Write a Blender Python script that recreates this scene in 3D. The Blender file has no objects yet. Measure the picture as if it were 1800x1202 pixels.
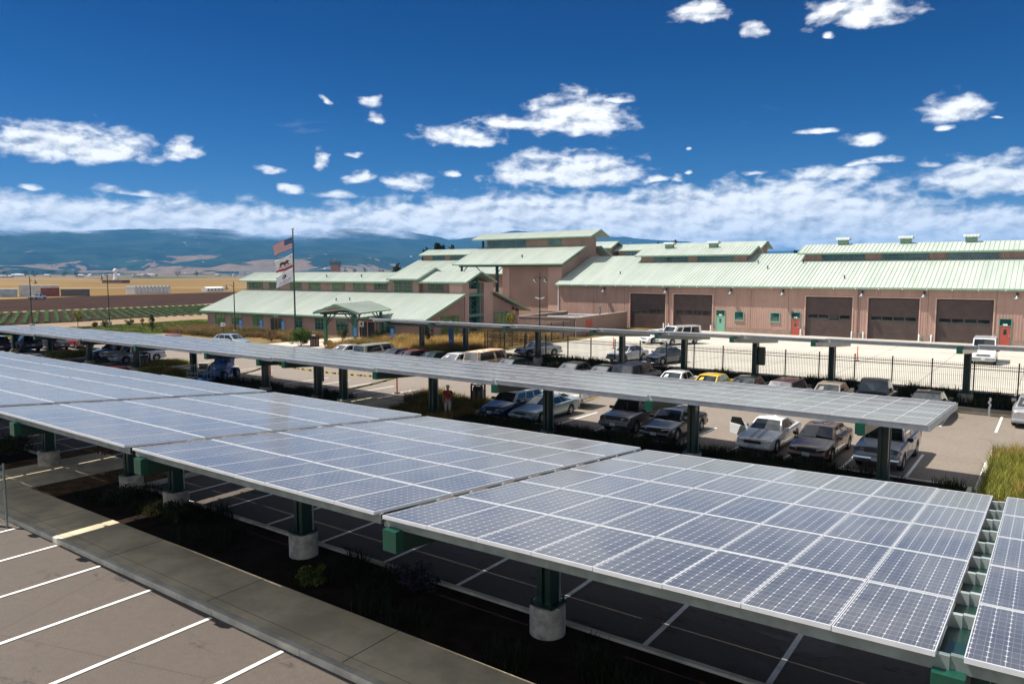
import bpy, bmesh, math, random
import numpy as np
from mathutils import Vector, Matrix
R = math.radians
sc = bpy.context.scene
COL = sc.collection
random.seed(7)

# ------------------------------------------------------------------ camera
cam_d = bpy.data.cameras.new("camera")
cam_d.sensor_width = 36.0
cam_d.lens = 1293.0 / 1800.0 * 36.0
cam_d.clip_start = 0.1
cam_d.clip_end = 60000.0
cam = bpy.data.objects.new("camera", cam_d)
COL.objects.link(cam)
CAM = Vector((0, 0, 8.0))
CX = Vector((0.802362, 0.596837, 0.0))                 # image right
CZ = Vector((-0.594241, 0.798872, -0.0931737))          # forward
CY = CX.cross(CZ)
if CY.z < 0:
    CY = -CY
M = Matrix((CX, CY, -CZ)).transposed()
cam.matrix_world = Matrix.Translation(CAM) @ M.to_4x4()
sc.camera = cam

# ------------------------------------------------------------------ light and exposure
SUN_TO = Vector((-0.50, -0.23, 1.0)).normalized()
sun_d = bpy.data.lights.new("sun", 'SUN')
sun_d.energy = 5.0
sun_d.angle = R(0.5)
sun_d.color = (1.0, 0.95, 0.88)
sun = bpy.data.objects.new("sun", sun_d)
COL.objects.link(sun)
sun.rotation_euler = SUN_TO.to_track_quat('Z', 'Y').to_euler()
sc.view_settings.view_transform = 'Standard'
sc.view_settings.look = 'None'
sc.view_settings.exposure = 0.55
sc.view_settings.gamma = 1.0
sc.view_settings.use_curve_mapping = False


def pix_dir(px, py):
    return (CX * (px - 900) - CY * (py - 601) + CZ * 1293.0).normalized()


class NT:
    """tiny helper to wire node trees"""
    def __init__(s, tree):
        s.t = tree
    def n(s, typ, **kw):
        nd = s.t.nodes.new(typ)
        for k, v in kw.items():
            setattr(nd, k, v)
        return nd
    def l(s, a, b):
        s.t.links.new(a, b)
    def m(s, op, a, b=None, c=None, clamp=False):
        nd = s.n('ShaderNodeMath', operation=op, use_clamp=clamp)
        for i, v in enumerate((a, b, c)):
            if v is None:
                continue
            if isinstance(v, (int, float)):
                nd.inputs[i].default_value = v
            else:
                s.l(v, nd.inputs[i])
        return nd.outputs[0]
    def vm(s, op, a, b=None, c=None, out=0):
        nd = s.n('ShaderNodeVectorMath', operation=op)
        for i, v in enumerate((a, b, c)):
            if v is None:
                continue
            if isinstance(v, (tuple, list)):
                nd.inputs[i].default_value = v
            else:
                s.l(v, nd.inputs[i])
        return nd.outputs[out]
    def noise(s, vec, scale, detail=3.0, rough=0.55, dist=0.0, dims='3D'):
        nd = s.n('ShaderNodeTexNoise', noise_dimensions=dims)
        if vec is not None:
            s.l(vec, nd.inputs['Vector'])
        nd.inputs['Scale'].default_value = scale
        nd.inputs['Detail'].default_value = detail
        nd.inputs['Roughness'].default_value = rough
        nd.inputs['Distortion'].default_value = dist
        return nd.outputs[0]
    def smooth(s, v, lo, hi, a=0.0, b=1.0):
        nd = s.n('ShaderNodeMapRange', interpolation_type='SMOOTHSTEP')
        s.l(v, nd.inputs[0])
        for i, x in zip((1, 2, 3, 4), (lo, hi, a, b)):
            nd.inputs[i].default_value = x
        return nd.outputs[0]
    def mix(s, fac, a, b, blend='MIX'):
        nd = s.n('ShaderNodeMix', data_type='RGBA', blend_type=blend)
        for i, v in ((0, fac), (6, a), (7, b)):
            if isinstance(v, (int, float)):
                nd.inputs[i].default_value = v
            elif isinstance(v, (tuple, list)):
                nd.inputs[i].default_value = (*v[:3], 1.0)
            else:
                s.l(v, nd.inputs[i])
        return nd.outputs[2]


# ------------------------------------------------------------------ sky
def build_world():
    w = bpy.data.worlds.new("World")
    sc.world = w
    w.use_nodes = True
    t = w.node_tree
    t.nodes.clear()
    T = NT(t)
    out = T.n('ShaderNodeOutputWorld')
    bg = T.n('ShaderNodeBackground')
    T.l(bg.outputs[0], out.inputs[0])
    sky = T.n('ShaderNodeTexSky', sky_type='NISHITA')
    sky.sun_disc = False
    sky.sun_elevation = math.asin(SUN_TO.z)
    sky.sun_rotation = math.atan2(SUN_TO.x, SUN_TO.y)
    sky.altitude = 0
    sky.air_density = 0.8
    sky.dust_density = 0.35
    sky.ozone_density = 5.0
    hs = T.n('ShaderNodeHueSaturation')
    hs.inputs['Saturation'].default_value = 1.42
    hs.inputs['Value'].default_value = 0.60
    T.l(sky.outputs[0], hs.inputs['Color'])
    skyc = T.vm('MULTIPLY', hs.outputs[0], (0.66, 0.84, 1.06))
    tc = T.n('ShaderNodeTexCoord')
    sep = T.n('ShaderNodeSeparateXYZ')
    T.l(tc.outputs['Generated'], sep.inputs[0])
    az = T.m('ARCTAN2', sep.outputs[0], sep.outputs[1])
    el = T.m('ARCSINE', sep.outputs[2])
    skyc = T.mix(T.smooth(el, R(3), R(22)), skyc, T.vm('MULTIPLY', skyc, (0.42, 0.62, 0.74)))
    comb = T.n('ShaderNodeCombineXYZ')
    T.l(az, comb.inputs[0])
    T.l(el, comb.inputs[1])
    P = comb.outputs[0]
    # wind-stretched noise domain, finer towards the horizon
    st = T.vm('MULTIPLY', P, (1.0, 1.9, 1.0))
    warp = T.n('ShaderNodeTexNoise')
    T.l(st, warp.inputs['Vector'])
    warp.inputs['Scale'].default_value = 22.0
    warp.inputs['Detail'].default_value = 4.0
    wv = T.vm('SUBTRACT', warp.outputs['Color'], (0.5, 0.5, 0.5))
    wv = T.vm('MULTIPLY', wv, (0.035, 0.016, 0.0))
    Pw = T.vm('ADD', P, wv)
    # the clouds of the day: centre in the photo's view and half size, x and y, turned into directions
    blobs = [  # cx, cy, rx, ry
        (125, 250, 150, 38), (320, 262, 34, 22), (230, 338, 72, 9), (52, 328, 28, 6), (475, 298, 32, 12), (566, 283, 15, 20),
        (650, 180, 24, 14), (668, 207, 22, 13), (575, 176, 10, 10), (632, 312, 32, 15), (718, 318, 48, 17), (590, 342, 44, 11), (516, 332, 26, 11),
        (810, 240, 78, 22), (1010, 203, 92, 40), (885, 212, 55, 16), (1085, 176, 34, 9), (1005, 300, 128, 36), (1150, 312, 34, 8), (905, 305, 50, 22),
        (1232, 20, 52, 24), (1327, 51, 26, 19), (1515, 14, 88, 38), (1460, 62, 15, 9),
        (1676, 193, 60, 27), (1660, 227, 30, 8), (1742, 209, 14, 5), (1440, 230, 42, 9), (1520, 243, 38, 16), (1500, 285, 26, 7), (1555, 280, 42, 9),
        (1470, 305, 95, 16), (1320, 305, 30, 6), (1740, 310, 130, 38), (1212, 300, 12, 6), (1215, 262, 10, 5), (1640, 292, 34, 9), (795, 305, 20, 9), (1188, 312, 16, 10), (615, 272, 18, 8),
        # the long bank over the hills
        (60, 385, 260, 40), (340, 392, 240, 34), (560, 398, 220, 26), (780, 382, 180, 30), (950, 378, 200, 32), (1130, 378, 190, 36),
        (1330, 366, 260, 40), (1180, 404, 260, 30), (1480, 396, 240, 26), (1660, 388, 260, 24), (1560, 412, 420, 22), (1120, 428, 420, 16), (700, 404, 260, 20), (1900, 400, 300, 40),
        (-250, 380, 260, 44), (-560, 372, 300, 50), (2250, 380, 300, 46), (-350, 250, 160, 40), (2150, 260, 150, 36), (2050, 120, 120, 30), (-250, 90, 140, 34),
    ]
    best = None
    for (cx, cy, rx, ry) in blobs:
        d = pix_dir(cx, cy)
        a0, e0 = math.atan2(d.x, d.y), math.asin(d.z)
        d1 = pix_dir(cx + 10, cy)
        ka = abs(math.atan2(d1.x, d1.y) - a0) / 10
        d2 = pix_dir(cx, cy - 10)
        ke = abs(math.asin(d2.z) - e0) / 10
        ra, re = rx * ka, ry * ke * 1.2
        e0 -= re * 0.22
        v = T.vm('MULTIPLY_ADD', Pw, (1 / ra, 1 / re, 0.0), (-a0 / ra, -e0 / re, 0.0))
        v = T.vm('MINIMUM', v, T.vm('MULTIPLY', v, (1.0, 1.9, 1.0)))     # flat base, heaped top
        ln = T.vm('LENGTH', v, out=1)
        if ry > 15:
            ln = T.m('SUBTRACT', ln, (0.46 if rx >= 170 else 0.14 if ry < 26 else 0.24))
        best = ln if best is None else T.m('MINIMUM', best, ln)
    n1 = T.noise(st, 32.0, 9.0, 0.56, 0.2)
    up = T.vm('ADD', st, (-0.006, 0.012, 0.0))
    n2 = T.noise(up, 32.0, 9.0, 0.56, 0.2)
    n3 = T.noise(st, 9.0, 3.0, 0.5)
    dens = T.m('SUBTRACT', 1.0, best)
    dens = T.m('ADD', T.m('MULTIPLY', dens, 1.45), T.m('MULTIPLY', T.m('SUBTRACT', n1, 0.5), T.smooth(el, R(4.5), R(8.0), 2.3, 2.8)))
    dens = T.m('SUBTRACT', dens, 0.02)
    alpha = T.smooth(dens, 0.0, 1.15)
    alpha = T.m('POWER', alpha, 0.9)
    # unseen bright broken cloud, added overhead and behind the viewpoint to lift the shadows
    fw = Vector((CZ.x, CZ.y, 0)).normalized()
    dt = T.vm('DOT_PRODUCT', tc.outputs['Generated'], (fw.x, fw.y, -0.35), out=1)
    back = T.m('MAXIMUM', T.smooth(dt, 0.30, -0.15), T.smooth(el, R(25), R(36)))
    bn = T.noise(tc.outputs['Generated'], 3.2, 7.0, 0.6, 0.3)
    bn = T.m('MULTIPLY', T.smooth(bn, 0.40, 0.58), back)
    alpha = T.m('MAXIMUM', alpha, bn)
    # cirrus-like thin veil patches elsewhere
    veil = T.noise(T.vm('MULTIPLY', P, (1.0, 3.5, 1.0)), 5.0, 8.0, 0.68, 0.4)
    veil = T.m('MULTIPLY', T.smooth(veil, 0.62, 0.82), 0.14)
    low = T.smooth(el, R(5.5), R(0.8), 0.0, 0.40)
    alpha = T.m('MAXIMUM', alpha, T.m('ADD', veil, low), clamp=True)
    lit = T.m('ADD', 0.62, T.m('MULTIPLY', T.m('SUBTRACT', n1, n2), T.smooth(el, R(4.5), R(9.0), 2.2, 3.2)))
    lit = T.m('ADD', lit, T.m('MULTIPLY', T.m('SUBTRACT', n3, 0.5), 0.9))
    lit = T.m('ADD', lit, T.smooth(el, R(3.0), R(9.0), 0.08, 0.2), clamp=True)
    cc = T.n('ShaderNodeValToRGB')
    T.l(lit, cc.inputs[0])
    cr = cc.color_ramp
    cr.elements[0].position, cr.elements[0].color = 0.05, (4.0, 4.5, 5.2, 1)
    cr.elements[1].position, cr.elements[1].color = 0.95, (11.5, 11.6, 11.7, 1)
    e = cr.elements.new(0.5)
    e.color = (7.8, 8.1, 8.6, 1)
    cloudc = cc.outputs[0]
    col = T.mix(alpha, skyc, cloudc)
    T.l(col, bg.inputs['Color'])
    bg.inputs['Strength'].default_value = 0.072
    w.cycles.sampling_method = 'MANUAL'
    w.cycles.sample_map_resolution = 1024


build_world()

# ------------------------------------------------------------------ helpers
def tag(o, label=None, cat=None, group=None, kind=None):
    if label: o['label'] = label
    if cat: o['category'] = cat
    if group: o['group'] = group
    if kind: o['kind'] = kind
    return o


def thing(name, label, cat, loc=(0, 0, 0), rz=0.0, group=None):
    o = bpy.data.objects.new(name, None)
    o.empty_display_size = 0.2
    COL.objects.link(o)
    o.location = loc
    o.rotation_euler = (0, 0, rz)
    return tag(o, label, cat, group)


class MB:
    def __init__(s):
        s.v, s.f, s.mi, s.uv = [], [], [], None
    def face(s, pts, mi=0):
        b = len(s.v)
        s.v.extend([tuple(p) for p in pts])
        s.f.append(tuple(range(b, b + len(pts))))
        s.mi.append(mi)
    def mesh(s, verts, faces, mi=0):
        b = len(s.v)
        s.v.extend([tuple(p) for p in verts])
        for f in faces:
            s.f.append(tuple(i + b for i in f))
            s.mi.append(mi)
        return s
    def box(s, x0, x1, y0, y1, z0, z1, mi=0, mat=None):
        v = [(x0, y0, z0), (x1, y0, z0), (x1, y1, z0), (x0, y1, z0), (x0, y0, z1), (x1, y0, z1), (x1, y1, z1), (x0, y1, z1)]
        if mat is not None:
            v = [tuple(mat @ Vector(p)) for p in v]
        return s.mesh(v, [(0, 3, 2, 1), (4, 5, 6, 7), (0, 1, 5, 4), (1, 2, 6, 5), (2, 3, 7, 6), (3, 0, 4, 7)], mi)
    def cyl(s, p0, p1, r0, r1=None, n=12, mi=0, cap=True):
        r1 = r0 if r1 is None else r1
        p0, p1 = Vector(p0), Vector(p1)
        d = (p1 - p0).normalized()
        a = d.orthogonal().normalized()
        b = d.cross(a)
        v, f = [], []
        for p, r in ((p0, r0), (p1, r1)):
            for i in range(n):
                t = 2 * math.pi * i / n
                v.append(p + (a * math.cos(t) + b * math.sin(t)) * r)
        for i in range(n):
            j = (i + 1) % n
            f.append((i, j, n + j, n + i))
        if cap:
            f.append(tuple(range(n - 1, -1, -1)))
            f.append(tuple(range(n, 2 * n)))
        return s.mesh(v, f, mi)
    def tube(s, pts, r, n=8, mi=0):
        for a, b in zip(pts[:-1], pts[1:]):
            s.cyl(a, b, r, r, n, mi)
        return s
    def bar(s, p0, p1, w, h, mi=0):
        """rectangular bar between two points, h measured as close to vertical as it can be"""
        p0, p1 = Vector(p0), Vector(p1)
        d = (p1 - p0).normalized()
        up = Vector((0, 0, 1)) if abs(d.z) < 0.98 else Vector((0, 1, 0))
        a = d.cross(up).normalized() * (w / 2)
        b = a.cross(d).normalized() * (h / 2)
        v = [p0 - a - b, p0 + a - b, p0 + a + b, p0 - a + b, p1 - a - b, p1 + a - b, p1 + a + b, p1 - a + b]
        return s.mesh(v, [(3, 2, 1, 0), (4, 5, 6, 7), (0, 1, 5, 4), (1, 2, 6, 5), (2, 3, 7, 6), (3, 0, 4, 7)], mi)
    def prism(s, poly, off, mi=0):
        """polygon (3d points) pushed along the vector off"""
        n = len(poly)
        off = Vector(off)
        a = [Vector(p) for p in poly]
        b = [p + off for p in a]
        f = [tuple(range(n - 1, -1, -1)), tuple(range(n, 2 * n))] + [(i, (i + 1) % n, n + (i + 1) % n, n + i) for i in range(n)]
        return s.mesh(a + b, f, mi)
    def lathe(s, prof, c=(0, 0, 0), n=16, mi=0):
        v, f = [], []
        for (r, z) in prof:
            for i in range(n):
                t = 2 * math.pi * i / n
                v.append((c[0] + r * math.cos(t), c[1] + r * math.sin(t), c[2] + z))
        for k in range(len(prof) - 1):
            for i in range(n):
                j = (i + 1) % n
                f.append((k * n + i, k * n + j, (k + 1) * n + j, (k + 1) * n + i))
        f.append(tuple(range(n - 1, -1, -1)))
        f.append(tuple((len(prof) - 1) * n + i for i in range(n)))
        return s.mesh(v, f, mi)
    def build(s, name, mats, parent=None, smooth=None, bevel=None, fix=True, loc=None):
        me = bpy.data.meshes.new(name)
        me.from_pydata(s.v, [], s.f)
        if not isinstance(mats, (list, tuple)):
            mats = [mats]
        for m in mats:
            me.materials.append(m)
        if len(mats) > 1:
            me.polygons.foreach_set('material_index', s.mi)
        if bevel or fix:
            bm = bmesh.new()
            bm.from_mesh(me)
            if bevel:
                bmesh.ops.remove_doubles(bm, verts=bm.verts, dist=1e-4)
            bmesh.ops.recalc_face_normals(bm, faces=bm.faces)
            if bevel:
                ed = [e for e in bm.edges if len(e.link_faces) == 2 and e.calc_face_angle(0) > 0.5]
                bmesh.ops.bevel(bm, geom=ed, offset=bevel, segments=2, profile=0.6, affect='EDGES', clamp_overlap=True)
            bm.to_mesh(me)
            bm.free()
        if smooth:
            me.shade_smooth()
            me.set_sharp_from_angle(angle=R(smooth))
        me.update()
        o = bpy.data.objects.new(name, me)
        COL.objects.link(o)
        if parent is not None:
            o.parent = parent
        if loc is not None:
            o.location = loc
        return o


def share(name, mesh_obj, parent, loc=(0, 0, 0), rot=None):
    c = mesh_obj.copy()
    COL.objects.link(c)
    c.parent = parent
    c.location = loc
    if rot is not None:
        c.rotation_euler = rot
    return c


# ------------------------------------------------------------------ materials
MATS = {}


def pm(name, col, rough=0.6, var=0.12, scale=2.0, metal=0.0, bump=0.0, bscale=None, coat=0.0, spec=0.5, col2=None, detail=5.0, space='Object', lo=0.35, hi=0.65):
    """one procedural material: a base colour that wanders a little, and fine bump"""
    if name in MATS:
        return MATS[name]
    m = bpy.data.materials.new(name)
    m.use_nodes = True
    T = NT(m.node_tree)
    b = m.node_tree.nodes['Principled BSDF']
    b.inputs['Roughness'].default_value = rough
    b.inputs['Metallic'].default_value = metal
    b.inputs['Specular IOR Level'].default_value = spec
    b.inputs['Coat Weight'].default_value = coat
    b.inputs['Coat Roughness'].default_value = 0.04
    tc = T.n('ShaderNodeTexCoord')
    vec = tc.outputs[space]
    n = T.noise(vec, scale, detail, 0.6)
    c2 = col2 if col2 else tuple(max(0.0, c * (1 - 2 * var)) for c in col)
    f = T.smooth(n, lo, hi)
    T.l(T.mix(f, c2, col), b.inputs['Base Color'])
    if bump:
        bn = T.n('ShaderNodeBump')
        bn.inputs['Strength'].default_value = bump
        bn.inputs['Distance'].default_value = 0.02
        T.l(T.noise(vec, bscale or scale * 12, 4.0, 0.6), bn.inputs['Height'])
        T.l(bn.outputs[0], b.inputs['Normal'])
    MATS[name] = m
    return m


def custom(name, fn):
    if name in MATS:
        return MATS[name]
    m = bpy.data.materials.new(name)
    m.use_nodes = True
    fn(NT(m.node_tree), m.node_tree.nodes['Principled BSDF'], m)
    MATS[name] = m
    return m


def paint(name, col, rough=0.32, metal=0.0, coat=0.6):
    return pm('paint_' + name, col, rough, 0.04, 1.5, metal, 0.0, None, coat)
# ------------------------------------------------------------------ shared materials
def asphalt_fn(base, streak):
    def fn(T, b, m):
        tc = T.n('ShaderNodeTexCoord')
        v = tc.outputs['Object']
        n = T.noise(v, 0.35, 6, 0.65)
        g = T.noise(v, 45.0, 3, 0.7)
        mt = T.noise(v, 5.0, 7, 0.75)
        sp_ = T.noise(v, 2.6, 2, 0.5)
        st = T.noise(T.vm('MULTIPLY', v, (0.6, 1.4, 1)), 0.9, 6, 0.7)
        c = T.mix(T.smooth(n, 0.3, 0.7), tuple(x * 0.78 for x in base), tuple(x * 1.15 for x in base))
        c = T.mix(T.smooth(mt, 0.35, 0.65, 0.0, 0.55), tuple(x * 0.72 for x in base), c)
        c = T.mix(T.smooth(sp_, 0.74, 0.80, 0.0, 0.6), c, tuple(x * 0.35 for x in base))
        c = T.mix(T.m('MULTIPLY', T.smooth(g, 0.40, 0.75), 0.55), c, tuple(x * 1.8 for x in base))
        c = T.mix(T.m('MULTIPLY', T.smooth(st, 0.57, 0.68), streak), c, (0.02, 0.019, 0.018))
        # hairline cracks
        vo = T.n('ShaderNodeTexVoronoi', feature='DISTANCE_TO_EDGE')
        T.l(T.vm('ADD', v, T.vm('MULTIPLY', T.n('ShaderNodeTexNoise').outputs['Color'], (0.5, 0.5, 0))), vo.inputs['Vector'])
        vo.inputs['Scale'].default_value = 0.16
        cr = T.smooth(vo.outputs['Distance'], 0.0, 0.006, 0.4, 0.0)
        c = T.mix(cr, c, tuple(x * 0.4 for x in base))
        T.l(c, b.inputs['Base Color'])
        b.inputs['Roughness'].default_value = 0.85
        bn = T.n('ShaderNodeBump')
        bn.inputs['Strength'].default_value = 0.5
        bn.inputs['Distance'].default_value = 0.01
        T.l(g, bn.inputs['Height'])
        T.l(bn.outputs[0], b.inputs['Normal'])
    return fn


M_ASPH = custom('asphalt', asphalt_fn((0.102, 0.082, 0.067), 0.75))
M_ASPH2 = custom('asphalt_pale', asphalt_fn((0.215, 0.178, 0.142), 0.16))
M_WALK = pm('sidewalk_concrete', (0.70, 0.58, 0.38), 0.8, 0.16, 0.8, bump=0.2, bscale=30, detail=9)
M_KERB = pm('kerb_concrete', (0.62, 0.57, 0.45), 0.8, 0.16, 1.3, bump=0.2, bscale=30)
M_YARD = pm('yard_concrete', (0.50, 0.465, 0.39), 0.8, 0.07, 0.12, bump=0.1, bscale=10, detail=9)
M_CONC = pm('pedestal_concrete', (0.52, 0.47, 0.385), 0.85, 0.24, 3.0, bump=0.6, bscale=25, detail=9)
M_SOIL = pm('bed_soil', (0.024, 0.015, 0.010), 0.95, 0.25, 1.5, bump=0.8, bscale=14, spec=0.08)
M_MULCH = pm('bed_mulch', (0.16, 0.095, 0.045), 0.95, 0.3, 2.0, bump=0.8, bscale=18, spec=0.08)
M_LINE = pm('white_line_paint', (0.80, 0.79, 0.74), 0.7, 0.18, 3.0, lo=0.2, hi=0.6, detail=10)
M_GREEN = pm('green_steel', (0.004, 0.032, 0.02), 0.38, 0.1, 2.0, coat=0.3)
M_GREENB = pm('bright_green_steel', (0.003, 0.066, 0.038), 0.35, 0.1, 2.0, coat=0.3)
M_BLACK = pm('black_iron', (0.008, 0.009, 0.010), 0.5, 0.1, 3.0)
M_GALV = pm('galvanised_steel', (0.27, 0.33, 0.31), 0.45, 0.12, 4.0, metal=0.5)
M_GALVB = pm('bright_galvanised_steel', (0.55, 0.58, 0.58), 0.45, 0.10, 3.0, metal=0.3)
M_GALVM = pm('mid_galvanised_steel', (0.44, 0.50, 0.48), 0.45, 0.12, 3.0, metal=0.35)
M_ALU = pm('aluminium_frame', (0.66, 0.67, 0.68), 0.4, 0.05, 3.0, metal=0.25)
M_WHITE = pm('white_paint', (0.78, 0.78, 0.76), 0.5, 0.05, 3.0)
M_WALL = pm('pinkish_tan_siding', (0.385, 0.247, 0.19), 0.75, 0.09, 0.25, detail=8)
M_WALL2 = pm('pale_pink_stucco', (0.55, 0.36, 0.29), 0.8, 0.05, 0.5)
M_TRIM = pm('sage_green_trim', (0.22, 0.37, 0.26), 0.45, 0.05, 2.0)
M_BROWN = pm('brown_door_steel', (0.070, 0.043, 0.034), 0.5, 0.12, 1.2)
M_REDDOOR = pm('red_door_paint', (0.42, 0.075, 0.05), 0.5, 0.06, 3.0)
M_GRNDOOR = pm('pale_green_door_paint', (0.20, 0.42, 0.29), 0.5, 0.06, 3.0)
M_WFRAME = pm('window_frame_green', (0.13, 0.26, 0.20), 0.45, 0.05, 2.0)
M_BLUE = pm('blue_machine_paint', (0.02, 0.17, 0.55), 0.4, 0.1, 2.0, coat=0.4)
M_ORANGE = pm('orange_plastic', (0.75, 0.07, 0.015), 0.5, 0.06, 3.0)
M_YELLOW = pm('yellow_tape', (0.75, 0.62, 0.10), 0.6, 0.05, 3.0)
M_RUBBER = pm('tyre_rubber', (0.012, 0.012, 0.012), 0.75, 0.1, 6.0)
M_RIM = pm('alloy_rim', (0.45, 0.45, 0.46), 0.35, 0.05, 4.0, metal=0.7)
M_DARK = pm('dark_plastic', (0.012, 0.012, 0.013), 0.5, 0.1, 4.0)
M_PLATE = pm('licence_plate_white', (0.62, 0.63, 0.66), 0.5, 0.25, 26.0, lo=0.3, hi=0.5)
M_CHROME = pm('chrome', (0.75, 0.75, 0.76), 0.15, 0.03, 4.0, metal=1.0)
M_LAMP = pm('headlight_lens', (0.55, 0.55, 0.55), 0.1, 0.1, 8.0, metal=0.3, coat=1.0)
M_AMBER = pm('amber_lens', (0.65, 0.16, 0.02), 0.2, 0.1, 8.0, coat=1.0)
M_TAIL = pm('red_lens', (0.42, 0.012, 0.015), 0.2, 0.1, 8.0, coat=1.0)


def roof_fn(T, b, m):
    tc = T.n('ShaderNodeTexCoord')
    v = tc.outputs['Object']
    n = T.noise(T.vm('MULTIPLY', v, (1.0, 0.15, 0.15)), 0.9, 4, 0.6)
    n2 = T.noise(v, 0.12, 5, 0.6)
    c = T.mix(T.smooth(n, 0.3, 0.7), (0.35, 0.40, 0.345), (0.425, 0.465, 0.41))
    c = T.mix(T.m('MULTIPLY', T.smooth(n2, 0.45, 0.7), 0.35), c, (0.47, 0.51, 0.44))
    T.l(c, b.inputs['Base Color'])
    b.inputs['Roughness'].default_value = 0.5
    b.inputs['Specular IOR Level'].default_value = 0.35


M_ROOF = custom('standing_seam_roof', roof_fn)


def siding_fn(T, b, m):
    """vertical ribbed metal siding: a real bump across the wall"""
    tc = T.n('ShaderNodeTexCoord')
    v = tc.outputs['Object']
    sp = T.n('ShaderNodeSeparateXYZ')
    T.l(v, sp.inputs[0])
    s = T.m('SINE', T.m('MULTIPLY', T.m('ADD', sp.outputs[0], sp.outputs[1]), 2 * math.pi / 0.30))
    n = T.noise(v, 0.25, 7, 0.6)
    n2 = T.noise(T.vm('MULTIPLY', v, (1, 1, 0.08)), 1.5, 4, 0.6)
    c = T.mix(T.smooth(n, 0.3, 0.7), (0.355, 0.218, 0.172), (0.420, 0.266, 0.212))
    c = T.mix(T.m('MULTIPLY', T.smooth(n2, 0.45, 0.72), 0.45), c, (0.25, 0.152, 0.118))
    T.l(c, b.inputs['Base Color'])
    b.inputs['Roughness'].default_value = 0.7
    bn = T.n('ShaderNodeBump')
    bn.inputs['Strength'].default_value = 0.5
    bn.inputs['Distance'].default_value = 0.02
    T.l(s, bn.inputs['Height'])
    T.l(bn.outputs[0], b.inputs['Normal'])


M_SIDE = custom('ribbed_siding', siding_fn)


def block_fn(T, b, m):
    tc = T.n('ShaderNodeTexCoord')
    v = tc.outputs['Object']
    br = T.n('ShaderNodeTexBrick')
    rot = T.n('ShaderNodeMapping')
    rot.inputs['Rotation'].default_value = (R(90), 0, 0)
    T.l(v, rot.inputs['Vector'])
    sp = T.n('ShaderNodeSeparateXYZ')
    T.l(v, sp.inputs[0])
    cb = T.n('ShaderNodeCombineXYZ')
    T.l(T.m('ADD', sp.outputs[0], sp.outputs[1]), cb.inputs[0])
    T.l(sp.outputs[2], cb.inputs[1])
    T.l(cb.outputs[0], br.inputs['Vector'])
    br.inputs['Color1'].default_value = (0.34, 0.235, 0.185, 1)
    br.inputs['Color2'].default_value = (0.27, 0.185, 0.145, 1)
    br.inputs['Mortar'].default_value = (0.2, 0.145, 0.12, 1)
    br.inputs['Scale'].default_value = 1.0
    br.inputs['Brick Width'].default_value = 0.4
    br.inputs['Row Height'].default_value = 0.2
    br.inputs['Mortar Size'].default_value = 0.012
    T.l(br.outputs[0], b.inputs['Base Color'])
    b.inputs['Roughness'].default_value = 0.9


M_BLOCK = custom('split_face_block', block_fn)


def glass_fn(tint, rough=0.03):
    def fn(T, b, m):
        tc = T.n('ShaderNodeTexCoord')
        n = T.noise(tc.outputs['Object'], 0.7, 3, 0.5)
        T.l(T.mix(T.smooth(n, 0.35, 0.65), tuple(x * 0.45 for x in tint), tint), b.inputs['Base Color'])
        b.inputs['Roughness'].default_value = rough
        b.inputs['Specular IOR Level'].default_value = 0.9
        b.inputs['Coat Weight'].default_value = 0.5
    return fn


M_GLASS = custom('dark_teal_glass', glass_fn((0.014, 0.085, 0.075)))
M_GLASSB = custom('blind_backed_glass', glass_fn((0.09, 0.20, 0.12)))
M_GLASSG = custom('bright_green_glass', glass_fn((0.12, 0.26, 0.05)))
M_CARGL = custom('car_glass', glass_fn((0.022, 0.028, 0.026), 0.02))
M_PALEGL = custom('pale_car_glass', glass_fn((0.20, 0.21, 0.21), 0.15))


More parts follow.
